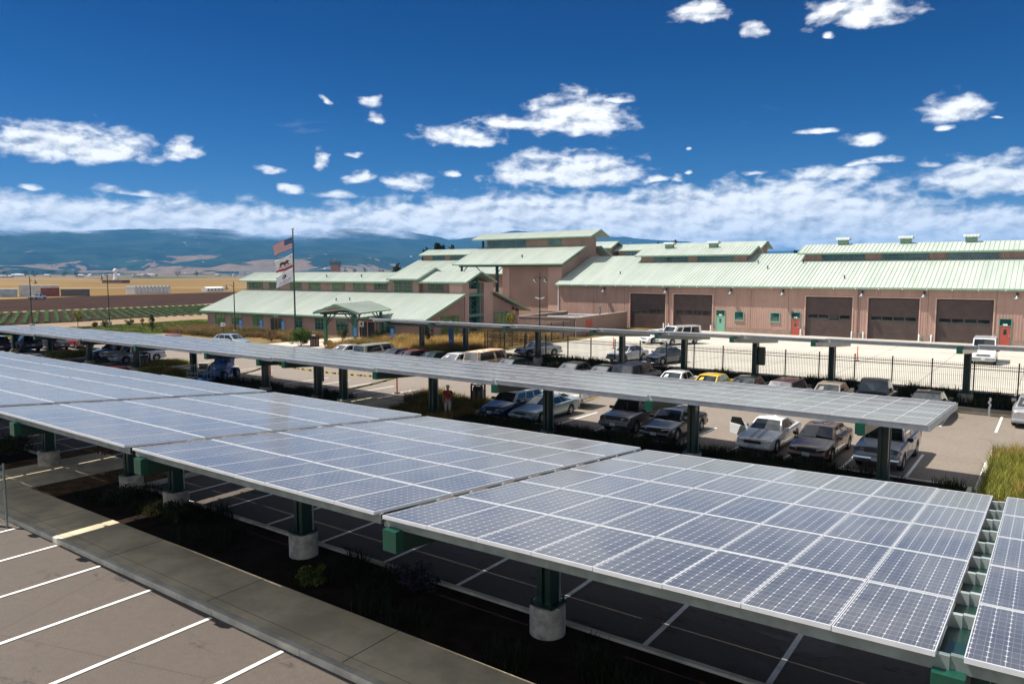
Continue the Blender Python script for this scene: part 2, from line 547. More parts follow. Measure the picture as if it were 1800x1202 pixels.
def panel_fn(T, b, m):
    """mono-crystalline cells: dark squares with clipped corners over a white backsheet, under glass"""
    uv = T.n('ShaderNodeUVMap').outputs[0]
    sp = T.n('ShaderNodeSeparateXYZ')
    T.l(uv, sp.inputs[0])
    def near(x):
        return T.m('ABSOLUTE', T.m('SUBTRACT', T.m('FRACT', T.m('ADD', x, 0.5)), 0.5))
    du, dv = near(sp.outputs[0]), near(sp.outputs[1])
    corner = T.m('LESS_THAN', T.m('ADD', du, dv), 0.115)
    gap = T.m('MAXIMUM', T.m('LESS_THAN', du, 0.022), T.m('LESS_THAN', dv, 0.014))
    b1 = T.m('LESS_THAN', T.m('ABSOLUTE', T.m('SUBTRACT', T.m('FRACT', sp.outputs[0]), 0.27)), 0.016)
    b2 = T.m('LESS_THAN', T.m('ABSOLUTE', T.m('SUBTRACT', T.m('FRACT', sp.outputs[0]), 0.73)), 0.016)
    bus = T.m('MULTIPLY', T.m('MAXIMUM', b1, b2), 0.45)
    oi = T.n('ShaderNodeObjectInfo')
    fl = T.n('ShaderNodeVectorMath', operation='FLOOR')
    T.l(uv, fl.inputs[0])
    wn = T.n('ShaderNodeTexWhiteNoise', noise_dimensions='4D')
    T.l(fl.outputs[0], wn.inputs['Vector'])
    T.l(oi.outputs['Random'], wn.inputs['W'])
    cell = T.mix(wn.outputs['Value'], (0.022, 0.029, 0.047), (0.040, 0.049, 0.070))
    cell = T.mix(T.m('MULTIPLY', oi.outputs['Random'], 0.5), cell, (0.034, 0.042, 0.062))
    # a film of dust, tinted warm to offset the blue sky reflection
    tc = T.n('ShaderNodeTexCoord')
    geo = T.n('ShaderNodeNewGeometry')
    dn = T.noise(geo.outputs['Position'], 0.6, 8, 0.7)
    dust = T.smooth(dn, 0.3, 0.8, 0.08, 0.21)
    c = T.mix(bus, cell, (0.24, 0.26, 0.30))
    c = T.mix(T.m('MAXIMUM', corner, T.m('MULTIPLY', gap, 0.6)), c, (0.60, 0.61, 0.64))
    c = T.mix(dust, c, (0.46, 0.42, 0.36))
    # bird droppings
    vo = T.n('ShaderNodeTexVoronoi')
    T.l(geo.outputs['Position'], vo.inputs['Vector'])
    vo.inputs['Scale'].default_value = 0.45
    c = T.mix(T.m('LESS_THAN', vo.outputs['Distance'], 0.012), c, (0.75, 0.75, 0.72))
    T.l(c, b.inputs['Base Color'])
    T.l(T.smooth(dn, 0.3, 0.8, 0.09, 0.2), b.inputs['Roughness'])
    b.inputs['Specular IOR Level'].default_value = 0.55
    b.inputs['Sheen Weight'].default_value = 0.34  # sheen stands in for pale sky mirrored at grazing angles
    b.inputs['Sheen Roughness'].default_value = 0.35
    b.inputs['Sheen Tint'].default_value = (1.0, 0.95, 0.88, 1)


M_CELL = custom('solar_cells', panel_fn)

# ------------------------------------------------------------------ setting: ground sheets
def sheet(name, pts, z, mat, label=None):
    mb = MB()
    mb.face([(x, y, z) for x, y in pts])
    o = mb.build(name, mat)
    if o.data.polygons[0].normal.z < 0:
        o.data.flip_normals()
    return tag(o, kind='structure')


def rect(x0, x1, y0, y1):
    return [(x0, y0), (x1, y0), (x1, y1), (x0, y1)]


def ground_fn(T, b, m):
    geo = T.n('ShaderNodeNewGeometry')
    v = geo.outputs['Position']
    n = T.noise(T.vm('MULTIPLY', v, (0.4, 1, 1)), 0.008, 6, 0.6)
    n2 = T.noise(v, 0.15, 5, 0.65)
    c = T.mix(T.smooth(n, 0.35, 0.65), (0.17, 0.105, 0.035), (0.24, 0.155, 0.055))
    c = T.mix(T.m('MULTIPLY', T.smooth(n2, 0.4, 0.7), 0.4), c, (0.13, 0.085, 0.03))
    ln = T.vm('LENGTH', v, out=1)
    far = T.noise(T.vm('MULTIPLY', v, (1, 2.4, 1)), 0.0016, 5, 0.6)
    fc = T.mix(T.smooth(far, 0.42, 0.5), (0.035, 0.06, 0.02), (0.20, 0.135, 0.065))
    c = T.mix(T.smooth(ln, 1050, 1250), c, fc)
    T.l(c, b.inputs['Base Color'])
    b.inputs['Roughness'].default_value = 0.95
    b.inputs['Specular IOR Level'].default_value = 0.08


M_GROUND = custom('dry_grass_ground', ground_fn)
sheet('ground', rect(-14000, 14000, -3000, 14000), -0.06, M_GROUND)
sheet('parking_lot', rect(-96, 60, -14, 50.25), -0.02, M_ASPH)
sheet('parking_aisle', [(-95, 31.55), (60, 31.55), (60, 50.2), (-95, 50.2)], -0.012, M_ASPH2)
sheet('yard', rect(-46.2, 90, 57.35, 140), 0.0, M_YARD)
# joints of the concrete yard
mb = MB()
for k in range(22):
    x = -44 + k * 6.0
    mb.box(x - 0.03, x + 0.03, 57.6, 97.9, 0.002, 0.005)
for k in range(7):
    y = 61 + k * 6.0
    mb.box(-46, 88, y - 0.03, y + 0.03, 0.006, 0.009)
tag(mb.build('yard_joint', pm('yard_joint_dark', (0.30, 0.28, 0.23), 0.9)), kind='structure')

# near sidewalk with a real kerb, expansion joints and a crossing walk
mb = MB()
mb.box(-70, 40, 9.36, 11.0, -0.3, 0.13)
o = tag(mb.build('sidewalk', M_WALK), kind='structure')
mb = MB()
x = -70.0
while x < 40:
    mb.box(x + 0.006, x + 3.2 - 0.006, 9.18, 9.352, -0.3, 0.134)
    x += 3.2
tag(mb.build('kerb', M_KERB, bevel=0.02), kind='structure')
mb = MB()
for k in range(23):
    x = -68.9 + k * 4.8
    mb.box(x, x + 0.022, 9.37, 10.99, 0.128, 0.1325)
mb.box(-69, 39, 9.60, 9.61, 0.128, 0.1322)
tag(mb.build('sidewalk_joint', pm('joint_dark', (0.09, 0.08, 0.06), 0.9)), kind='structure')
mb = MB()
mb.box(-33.6, -30.2, 11.004, 15.2, -0.3, 0.128)
tag(mb.build('cross_walk', M_WALK), kind='structure')
mb = MB()
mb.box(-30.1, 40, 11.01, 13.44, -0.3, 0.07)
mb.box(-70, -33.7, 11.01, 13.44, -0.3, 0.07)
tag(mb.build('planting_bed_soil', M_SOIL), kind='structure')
mb = MB()
mb.box(-34.8, -33.7, 11.5, 16.2, -0.02, 0.10)
mb.box(-30.1, -27.2, 13.7, 16.2, -0.02, 0.10)
mb.box(-30.1, -28.3, 11.02, 13.44, 0.07, 0.10)
tag(mb.build('mulch', M_MULCH), kind='structure')
mb = MB()
mb.box(-27.0, 40, 13.45, 13.60, -0.3, 0.13)
mb.box(-27.2, -27.05, 13.62, 16.3, -0.3, 0.13)
mb.box(-30.19, -30.11, 11.02, 13.4, -0.3, 0.135)
mb.box(-70, -34.9, 13.45, 13.60, -0.3, 0.13)
tag(mb.build('bed_kerb', M_KERB, bevel=0.015), kind='structure')


# everything laid out along the near walk runs a degree off the other rows
def turn_near(o):
    p = Vector((-12.9, 9.2, 0))
    o.matrix_world = Matrix.Translation(p) @ Matrix.Rotation(R(1.15), 4, 'Z') @ Matrix.Translation(-p) @ o.matrix_world


for o in list(COL.objects):
    if o.name.split('.')[0] in ('sidewalk', 'kerb', 'sidewalk_joint', 'cross_walk', 'planting_bed_soil', 'mulch', 'bed_kerb'):
        turn_near(o)


# painted lines
def line(mb, x0, y0, x1, y1, w=0.115, z=-0.006):
    d = Vector((x1 - x0, y1 - y0, 0))
    n = Vector((-d.y, d.x, 0)).normalized() * w / 2
    a, b = Vector((x0, y0, z)), Vector((x1, y1, z))
    mb.prism([a - n, a + n, b + n, b - n], (0, 0, 0.003))


mb = MB()
x = -23.39 - 2.632 * 14
while x < 20:
    line(mb, x, 9.1, x, 3.9)
    x += 2.632
x = -23.39 - 2.632 * 14 + 0.9
while x < 20:
    line(mb, x, 13.66, x, 18.7)
    line(mb, x, 23.9, x, 28.9)
    x += 2.632
turn_near(tag(mb.build('stall_line', M_LINE), kind='structure'))
mb = MB()
x = -2.11 - 2.372 * 29
k = 0
while x < 14:
    if x > -62.5 and not (-33.5 < x < -26.4) and not (-50 < x < -46):
        line(mb, x, 31.75, x, 36.6)
    x += 2.372
x = -2.22 - 2.45 * 16
while x < 14:
    line(mb, x, 43.9, x, 48.9)
    x += 2.45
for k in range(6):
    y = 31.75 + k * 2.45
    line(mb, -88, y, -81.8, y)
tag(mb.build('stall_line', M_LINE), kind='structure')

# beds of the middle island and the far island
def bed(name, x0, x1, y0, y1, mat, kerb=True):
    mb = MB()
    mb.box(x0 + 0.16, x1 - 0.16, y0 + 0.16, y1 - 0.16, -0.3, 0.10)
    tag(mb.build(name, mat), kind='structure')
    if kerb:
        mb = MB()
        mb.box(x0, x1, y0, y0 + 0.15, -0.3, 0.14)
        mb.box(x0, x1, y1 - 0.15, y1, -0.3, 0.14)
        mb.box(x0, x0 + 0.15, y0 + 0.152, y1 - 0.152, -0.3, 0.14)
        mb.box(x1 - 0.15, x1, y0 + 0.152, y1 - 0.152, -0.3, 0.14)
        tag(mb.build('bed_kerb', M_KERB, bevel=0.02), kind='structure')


bed('bed_soil', -30.6, -2.2, 29.0, 31.5, M_SOIL)
bed('bed_soil', -31.2, -26.6, 31.504, 35.2, M_MULCH)
bed('bed_soil', -60.0, -35.3, 29.0, 31.5, M_SOIL)
bed('bed_soil', -63.4, -60.1, 30.3, 34.6, M_MULCH)
bed('bed_soil', -77.2, -73.4, 29.0, 33.6, M_MULCH)
bed('bed_soil', -2.1, 6.0, 29.0, 38.6, M_MULCH)
bed('bed_soil', -46.0, 30.0, 50.3, 57.3, M_SOIL)
mb = MB()
mb.box(-35.2, -30.7, 29.0, 31.9, -0.3, 0.10)
tag(mb.build('island_walk', M_WALK), kind='structure')
mb = MB()
mb.box(-12.0, 30, 49.0, 50.28, -0.3, 0.11)
tag(mb.build('far_walk', M_WALK), kind='structure')

# left: lawn, paths, grass bank, fields
M_LAWN = pm('lawn_green', (0.065, 0.080, 0.012), 0.95, 0.12, 0.5, bump=0.5, bscale=9, spec=0.08)
M_PATH = pm('pale_path', (0.27, 0.195, 0.125), 0.9, 0.08, 0.3, spec=0.08)
M_BANK = pm('tan_bank', (0.19, 0.135, 0.055), 0.95, 0.2, 0.3, bump=0.6, bscale=6, spec=0.08)
sheet('grass_bank', [(-101, 50.3), (-46.3, 50.3), (-46.3, 98), (-101, 98)], -0.04, M_BANK)
sheet('path', [(-132, 36), (-96, 36), (-96, 50), (-104, 62), (-112, 82), (-146, 95), (-139, 78), (-133, 57)], -0.048, M_PATH)
sheet('lawn', [(-119, 36), (-96, 36), (-96, 54), (-101, 66), (-112, 74), (-121, 70.5), (-119, 60), (-117.5, 50)], -0.03, M_LAWN)
sheet('entrance_path', [(-72, 50.1), (-63.5, 50.1), (-62.6, 60), (-68.5, 63.4), (-72, 60)], -0.016, pm('entry_concrete', (0.55, 0.45, 0.37), 0.85, 0.06, 0.3))
M_TILL = pm('tilled_soil', (0.044, 0.022, 0.013), 0.95, 0.16, 0.12, bump=1.0, bscale=2.0, spec=0.08)
M_TILL2 = pm('crop_soil', (0.038, 0.022, 0.014), 0.95, 0.16, 0.3, bump=1.0, bscale=2.0, spec=0.08)
sheet('crop_field', [(-131, 20), (-130, 44), (-130, 55.5), (-137, 81), (-152, 118), (-188, 134), (-172.4, 102), (-171.4, 57.3), (-170, 20)], -0.044, M_TILL2)
sheet('field_track', [(-171.5, 20), (-172.9, 102), (-189, 134), (-194, 134), (-177, 102), (-176, 20)], -0.046, M_PATH)
sheet('tilled_field', [(-176.5, 15), (-177.5, 102), (-194, 134), (-285, 186), (-274.5, 120), (-259.7, 87), (-255, 15)], -0.042, M_TILL)
sheet('field_road', [(-452, 100), (-458, 154), (-372, 242), (-330, 300), (-322, 300), (-362, 240), (-444, 152), (-438, 100)], -0.05, pm('grey_road', (0.30, 0.27, 0.23), 0.9, 0.05, 0.1, spec=0.08))
sheet('runway', [(-1080, 200), (-1070, 360), (-930, 609), (-700, 900), (-660, 900), (-880, 590), (-1010, 352), (-1020, 200)], -0.05, pm('runway_grey', (0.27, 0.23, 0.18), 0.9, 0.05, 0.02, spec=0.08))


# ------------------------------------------------------------------ hills
def fbm1(x, seed, octs=6):
    rng = np.random.RandomState(seed)
    tot = np.zeros_like(x)
    amp = 1.0
    fr = 1.0
    for _ in range(octs):
        n = 4096
        tab = rng.rand(n)
        xi = np.floor(x * fr).astype(int)
        t = x * fr - xi
        t = t * t * (3 - 2 * t)
        tot += amp * ((1 - t) * tab[xi % n] + t * tab[(xi + 1) % n] - 0.5)
        amp *= 0.52
        fr *= 2.03
    return tot


def fbm2(x, y, seed, octs=5):
    rng = np.random.RandomState(seed)
    tot = np.zeros_like(x)
    amp, fr = 1.0, 1.0
    for _ in range(octs):
        tab = rng.rand(256, 256)
        xi, yi = np.floor(x * fr).astype(int), np.floor(y * fr).astype(int)
        tx, ty = x * fr - xi, y * fr - yi
        tx, ty = tx * tx * (3 - 2 * tx), ty * ty * (3 - 2 * ty)
        g = lambda a, b: tab[a % 256, b % 256]
        tot += amp * (g(xi, yi) * (1 - tx) * (1 - ty) + g(xi + 1, yi) * tx * (1 - ty) + g(xi, yi + 1) * (1 - tx) * ty + g(xi + 1, yi + 1) * tx * ty - 0.5)
        amp *= 0.5
        fr *= 2.07
    return tot


def hill_fn(T, b, m):
    geo = T.n('ShaderNodeNewGeometry')
    v = geo.outputs['Position']
    sp = T.n('ShaderNodeSeparateXYZ')
    T.l(v, sp.inputs[0])
    z = sp.outputs[2]
    n = T.noise(v, 0.0045, 8, 0.68)
    n2 = T.noise(v, 0.02, 6, 0.7)
    forest = T.mix(T.smooth(n, 0.35, 0.65), (0.006, 0.016, 0.012), (0.028, 0.046, 0.028))
    forest = T.mix(T.m('MULTIPLY', T.smooth(n2, 0.4, 0.65), 0.6), forest, (0.020, 0.036, 0.020))
    # dry pasture on the lower slopes
    fn = T.noise(T.vm('MULTIPLY', v, (1, 1, 3.0)), 0.0024, 7, 0.62, 0.6)
    lowz = T.smooth(z, 10.0, 210.0, 0.045, -0.16)
    past = T.smooth(T.m('ADD', fn, lowz), 0.545, 0.575)
    c = T.mix(past, forest, T.mix(T.smooth(n2, 0.3, 0.7), (0.20, 0.135, 0.075), (0.13, 0.09, 0.05)))
    # pale roofs, quarries and glasshouses scattered on the slopes
    vo = T.n('ShaderNodeTexVoronoi')
    T.l(T.vm('MULTIPLY', v, (1, 1, 2)), vo.inputs['Vector'])
    vo.inputs['Scale'].default_value = 0.0065
    vo.inputs['Randomness'].default_value = 1.0
    dot = T.m('LESS_THAN', vo.outputs['Distance'], 0.06)
    dot = T.m('MULTIPLY', dot, T.m('GREATER_THAN', T.m('ADD', fn, lowz), 0.46))
    c = T.mix(dot, c, (0.62, 0.60, 0.56))
    T.l(c, b.inputs['Base Color'])
    b.inputs['Roughness'].default_value = 1.0
    b.inputs['Specular IOR Level'].default_value = 0.0
    # the tops reach into the cloud and are lost in it
    fogn = T.noise(v, 0.0012, 7, 0.6)
    fogn = T.m('MULTIPLY', T.m('SUBTRACT', fogn, 0.5), 420.0)
    haz = T.m('ARCTAN2', sp.outputs[0], sp.outputs[1])
    fogn = T.m('SUBTRACT', fogn, T.smooth(haz, R(-46), R(-39), 0.0, 260.0))     # the cloud base lies higher towards the north
    tr = T.smooth(T.m('ADD', z, fogn), 260.0, 385.0)
    T.l(T.m('SUBTRACT', 1.0, tr), b.inputs['Alpha'])


M_HILL = custom('hill_cover', hill_fn)


def build_hills():
    na, nr = 560, 90
    # skyline of the photo: pixel column -> pixel row
    sk = [(-900, 420), (-300, 402), (0, 398), (150, 404), (330, 398), (450, 404), (560, 398), (640, 400), (710, 404), (745, 410), (790, 420), (835, 415), (870, 410), (902, 404), (945, 406), (990, 411), (1040, 414),
          (1100, 415), (1150, 420), (1210, 424), (1250, 431), (1310, 435), (1345, 440), (1420, 437), (1500, 438), (1800, 430), (2300, 425), (3200, 420)]
    px = np.linspace(-900, 3000, na)
    py = np.interp(px, [s[0] for s in sk], [s[1] for s in sk])
    D = np.stack([np.array(pix_dir(float(a), float(b))) for a, b in zip(px, py)])
    Dh = D[:, :2] / np.linalg.norm(D[:, :2], axis=1)[:, None]
    tan_top = D[:, 2] / np.linalg.norm(D[:, :2], axis=1)
    # ridge line is farther to the right
    rtop = np.interp(px, [-900, 0, 600, 800, 1300, 2300], [6800, 6800, 7000, 7400, 9500, 9500])
    rbase = np.interp(px, [-900, 0, 600, 1000, 1300, 2300], [3300, 3400, 3700, 4200, 5600, 5600])
    t = np.linspace(0, 1.25, nr)
    A, Tt = np.meshgrid(np.arange(na), t, indexing='ij')
    rr = rbase[A] + (rtop[A] - rbase[A]) * Tt
    X = Dh[A, 0] * rr
    Y = Dh[A, 1] * rr
    top = tan_top[A] * rtop[A]
    prof = np.where(Tt <= 1, np.clip(Tt, 0, 1) ** 1.55, 1 - (Tt - 1) * 1.2)
    nz = fbm2(X / 1500.0 + 40, Y / 1500.0 + 40, 3, 6)
    spur = 1 - np.abs(2 * fbm2(X / 900.0 + 80, Y / 900.0 + 80, 11, 4))
    Z = top * prof + (nz * 150 + (spur - 0.7) * 120) * np.clip(Tt * 1.5, 0, 1) * np.clip(1.02 - Tt, 0, 1) * 1.3
    fine = fbm1(px / 18.0 + 50, 5, 5)
    Z = Z + fine[A] * 10 * np.clip(Tt, 0, 1) ** 3
    # low foothills near the base
    Z = Z + np.clip(fbm2(X / 420.0 + 10, Y / 420.0 + 10, 23, 3) + 0.05, 0, 1) * 70 * np.exp(-((Tt - 0.2) / 0.16) ** 2)
    Z = np.where(Tt < 0.01, -5, Z)
    v = np.stack([X.ravel(), Y.ravel(), Z.ravel()], 1)
    idx = np.arange(na * nr).reshape(na, nr)
    f = np.stack([idx[:-1, :-1].ravel(), idx[1:, :-1].ravel(), idx[1:, 1:].ravel(), idx[:-1, 1:].ravel()], 1)
    me = bpy.data.meshes.new('hills')
    me.from_pydata(v.tolist(), [], f.tolist())
    me.materials.append(M_HILL)
    me.shade_smooth()
    o = bpy.data.objects.new('hills', me)
    COL.objects.link(o)
    tag(o, kind='structure')


build_hills()
# ------------------------------------------------------------------ solar canopies
TILT = math.tan(R(4.8))
TA = R(-4.8)


def panel_mesh(name, w, l, nu=6, nv=12):
    """framed module, long side along +y, front left corner of its pitch at the origin"""
    mb = MB()
    fw, h = 0.016, 0.055
    z1 = 0.0
    fe = fw + 0.010
    mb.box(0, w, 0, fe, z1 - h, z1, 0)
    mb.box(0, w, l - fe, l, z1 - h, z1, 0)
    fs = 0.011
    mb.box(0, fs, fe, l - fe, z1 - h, z1 - 0.0006, 0)
    mb.box(w - fs, w, fe, l - fe, z1 - h, z1 - 0.0006, 0)
    mb.box(fs, w - fs, fe, l - fe, z1 - 0.03, z1 - 0.005, 1)
    o = mb.build(name, [M_ALU, M_CELL])
    me = o.data
    uvl = me.uv_layers.new(name='UVMap')
    g = 0.012
    for p in me.polygons:
        for li in p.loop_indices:
            c = me.vertices[me.loops[li].vertex_index].co
            uvl.data[li].uv = ((c.x - fw - g) / (w - 2 * fw - 2 * g) * nu, (c.y - fw - g) / (l - 2 * fw - 2 * g) * nv)
    return o


def canopy_section(label, group, x0, x1, yf, zf, npx, npy, beams, ycol, panel_l=1.98, pitch_l=2.0, ped=(0.40, 0.75), proto={}, fascia=0.17, nv=12, end_cap=None, name='solar_canopy', beam_front=-0.05, tilt=4.8, roll=0.0):
    TILT = math.tan(R(tilt))
    TA = R(-tilt)
    w = x1 - x0
    xc = (x0 + x1) / 2
    t = thing(name, label, 'solar canopy', (xc, yf, 0), 0, group)
    pitch = w / npx
    key = (round(pitch, 4), panel_l, nv)
    depth = pitch_l * npy
    zat = lambda y: zf - TILT * y
    if key not in proto:
        proto[key] = panel_mesh('solar_panel', pitch - 0.010, panel_l, 6, nv)
        first = proto[key]
        first_used = False
    else:
        first = proto[key]
        first_used = True
    for i in range(npx):
        for j in range(npy):
            y = j * pitch_l
            jz = random.uniform(-0.003, 0.003)
            loc = (x0 - xc + i * pitch + 0.005, y, zat(y) + jz + roll * (x0 - xc + i * pitch))
            rot = (TA + random.uniform(-0.0022, 0.0022), random.uniform(-0.002, 0.002) - roll, 0)
            if not first_used:
                first.parent = t
                first.location = loc
                first.rotation_euler = rot
                first_used = True
            else:
                share('solar_panel', first, t, loc, rot)
    # purlins: galvanised channels, two under every row, a deeper one along the edges
    for j in range(npy):
        for fy in (0.05 if j == 0 else 0.24, 0.76):
            y = (j + fy) * pitch_l
            edge = j == 0 and fy < 0.1
            hgt = fascia if edge else 0.16
            zt = zat(y) - 0.05
            mb = MB()
            ex = 0.03 if yf > 20 else (0.118 if x1 > -1 and x0 < 5 and (x0 > -1 or x1 > -1) else 0.055)
            x_a, x_b = x0 - xc - (ex if x0 > -1 or ex < .1 else .055), x1 - xc + ex
            mb.box(x_a, x_b, y - 0.004, y + 0.004, zt - hgt, zt)
            mb.box(x_a, x_b, y + 0.0045, y + 0.07, zt - 0.006, zt - 0.001)
            mb.box(x_a, x_b, y + 0.0045, y + 0.07, zt - hgt + 0.001, zt - hgt + 0.006)
            mb.v = [(a, b, c + roll * a) for a, b, c in mb.v]
            mb.build('purlin', M_GALVB if edge and yf > 20 else (M_GALVM if not edge else M_GALV), t)  # near edge purlin has a darker colour standing in for shade
    y = depth - 0.03
    zt = zat(y) - 0.05
    mb = MB()
    mb.box(x0 - xc - 0.03, x1 - xc + 0.03, y - 0.004, y + 0.004, zt - 0.16, zt)
    mb.box(x0 - xc - 0.03, x1 - xc + 0.03, y - 0.07, y - 0.0045, zt - 0.006, zt - 0.001)
    mb.v = [(a, b, c + roll * a) for a, b, c in mb.v]
    mb.build('purlin', M_GALV, t)
    if end_cap:
        mb = MB()
        xe = x1 - xc + 0.045 if end_cap > 0 else x0 - xc - 0.045
        a, b = Vector((xe, -0.02, zat(0) - 0.02)), Vector((xe, depth, zat(depth) - 0.02))
        mb.prism([a, b, b - Vector((0, 0, 0.24)), a - Vector((0, 0, 0.24))], (0.012, 0, 0))
        mb.build('end_fascia', M_GALVB, t)
    for bx in beams:
        if isinstance(bx, tuple):
            bx, ycol = bx
        bxl = bx - xc
        drop = 0.05 + 0.165 - roll * bxl
        ya, yb = beam_front, depth - 0.35
        za, zb = zat(ya) - drop, zat(yb) - drop
        mb = MB()
        bh = 0.36
        mb.prism([(bxl - 0.15, ya, za), (bxl - 0.15, yb, zb), (bxl - 0.15, yb, zb - bh * 0.8), (bxl - 0.15, ycol - yf, zat(ycol - yf) - drop - bh), (bxl - 0.15, ya, za - bh)], (0.30, 0, 0))
        be = mb.build('beam', M_GREEN, t, bevel=0.012)
        mb = MB()
        mb.box(bxl - 0.154, bxl + 0.154, ya - 0.012, ya + 0.16, za - bh - 0.004, za + 0.004)
        mb.build('end_plate', M_GREENB, be, bevel=0.008)
        yl = ycol - yf
        pr, ph = ped
        ztop = zat(yl) - drop - bh
        mb = MB()
        mb.box(bxl - 0.18, bxl - 0.045, yl - 0.17, yl + 0.17, ph + 0.031, ztop - 0.001)
        mb.box(bxl + 0.045, bxl + 0.18, yl - 0.17, yl + 0.17, ph + 0.031, ztop - 0.001)
        mb.box(bxl - 0.0445, bxl + 0.0445, yl - 0.09, yl + 0.09, ph + 0.031, ztop - 0.002)
        co = mb.build('column', M_GREEN, t)
        mb = MB()
        mb.box(bxl - 0.30, bxl + 0.30, yl - 0.30, yl + 0.30, ph + 0.004, ph + 0.03)
        for sx in (-1, 1):
            for sy in (-1, 1):
                mb.cyl((bxl + sx * 0.25, yl + sy * 0.25, ph + 0.031), (bxl + sx * 0.25, yl + sy * 0.25, ph + 0.16), 0.022, n=6)
                mb.cyl((bxl + sx * 0.25, yl + sy * 0.25, ph + 0.032), (bxl + sx * 0.25, yl + sy * 0.25, ph + 0.065), 0.042, n=6)
        mb.build('base_plate', M_GREEN, co)
        # conduit down the back of the column
        mb = MB()
        mb.cyl((bxl + 0.19, yl + 0.2, ph + 0.01), (bxl + 0.19, yl + 0.2, ztop), 0.022, n=6)
        mb.build('conduit', M_GALV, co)
        mb = MB()
        mb.lathe([(pr, -0.1), (pr, ph - 0.03), (pr - 0.03, ph)], (bxl, yl, 0), 28)
        mb.build('pedestal', M_CONC, t, smooth=40)
    return t


NG = 'solar canopy sections of the near row'
YF = 8.22
near = [  # x0, x1, front y, height at the middle, roll, columns (x, y), label
    (-0.58, 7.54, 8.46, 4.22, .02, ((-0.70, 13.2),), 'nearest solar canopy section at the right edge, cut off by the picture corner'),
    (-8.90, -0.82, 8.36, 4.05, .02, ((-8.68, 13.08),), 'near solar canopy section of dark blue panels with the biggest panels in full view'),
    (-17.06, -9.02, 8.22, 4.00, .006, ((-16.75, 12.72),), 'near solar canopy section left of the biggest one, over the black planting bed'),
    (-25.36, -17.18, 8.03, 4.03, .002, ((-23.45, 12.66),), 'near solar canopy section with the round pedestal beside the bright streak on the sidewalk'),
    (-33.95, -25.82, 7.95, 4.03, .0, ((-26.67, 12.70), (-33.1, 12.53)), 'near solar canopy section standing on two pedestals beside the crossing walk'),
    (-42.15, -34.03, 7.9, 4.0, .0, ((-41.2, 12.4),), 'near solar canopy section just beyond the crossing walk at the left edge'),
    (-50.35, -42.23, 7.85, 3.97, .0, ((-49.4, 12.4),), 'near row solar canopy section second from its far left end'),
    (-58.55, -50.43, 7.8, 3.94, .0, ((-57.5, 12.4),), 'near row solar canopy section at its far left end, cut off by the picture edge'),
]
for (x0, x1, yf, zf, roll, cols, lab) in near:
    canopy_section(lab, NG, x0, x1, yf, zf, 8, 5, cols, None, ped=(0.40, 0.74), roll=roll).rotation_euler.z = R(.5)

MG = 'solar canopy sections of the middle row'
mid = [
    (-12.42, -3.05, 10, (-4.94,), 'middle row solar canopy section at its right end with the open fascia'),
    (-19.95, -12.50, 8, (-12.41,), 'middle row solar canopy section above the black sedan'),
    (-27.60, -20.03, 8, (-19.93,), 'middle row solar canopy section above the teal coupe'),
    (-36.20, -27.68, 9, (-27.59, -35.08), 'middle row solar canopy section beside the person in red'),
    (-43.60, -36.30, 8, (-37.5, -43.02), 'middle row solar canopy section with an electrical box on its post'),
    (-52.0, -43.68, 8, (-52.0,), 'middle row solar canopy section above the blue boom lift'),
    (-60.4, -52.08, 8, (-60.6,), 'middle row solar canopy section beside the boom lift on its left'),
    (-68.8, -60.5, 8, (-69.0,), 'middle row solar canopy section above the silver sports sedan'),
    (-77.2, -68.9, 8, (-77.3,), 'middle row solar canopy section above the dark blue sedan'),
    (-86.0, -77.3, 8, (-85.6,), 'middle row solar canopy section at the left picture edge above the dark SUVs'),
]
YM, KM = 25.5, 0.0068
for k, (x0, x1, n, beams, lab) in enumerate(mid):
    zf = 3.40 + KM * ((x0 + x1) / 2 + 6)
    canopy_section(lab, MG, x0, x1, YM, zf, n, 5, beams, 29.75, panel_l=1.585, pitch_l=1.60, tilt=3.3, ped=(0.40, 0.30), fascia=0.20, nv=12, end_cap=1 if k == 0 else None)

FG = 'solar canopy sections of the far row'
far = [
    (-3.5, 5.6, 10, (-4.35, 4.5), 'far row solar canopy section at the right picture edge'),
    (-11.4, -3.6, 8, (-12.2,), 'far row solar canopy section in front of the right garage doors'),
    (-16.7, -11.5, 5, (-17.4,), 'far row solar canopy section over the beige sedan, beside the post with a box'),
    (-22.2, -16.8, 6, (-22.85,), 'far row solar canopy section over the yellow car'),
    (-27.6, -22.3, 6, (-28.2,), 'far row solar canopy section in front of the white vans'),
    (-35.6, -27.7, 8, (-36.45,), 'far row solar canopy section over the silver sedan behind the fence'),
    (-43.8, -35.7, 8, (-44.75,), 'far row solar canopy section over the rusty pickup'),
    (-52.6, -43.9, 9, (-50.4,), 'far row solar canopy section at its left end in front of the entrance'),
]
for k, (x0, x1, n, beams, lab) in enumerate(far):
    zf = 4.03 + 0.0066 * ((x0 + x1) / 2 + 4)
    canopy_section(lab, FG, x0, x1, 47.95, zf, n, 1, beams, 52.8, panel_l=10.0, pitch_l=10.02, ped=(0.42, 0.62), fascia=0.22, nv=60, beam_front=-0.03)
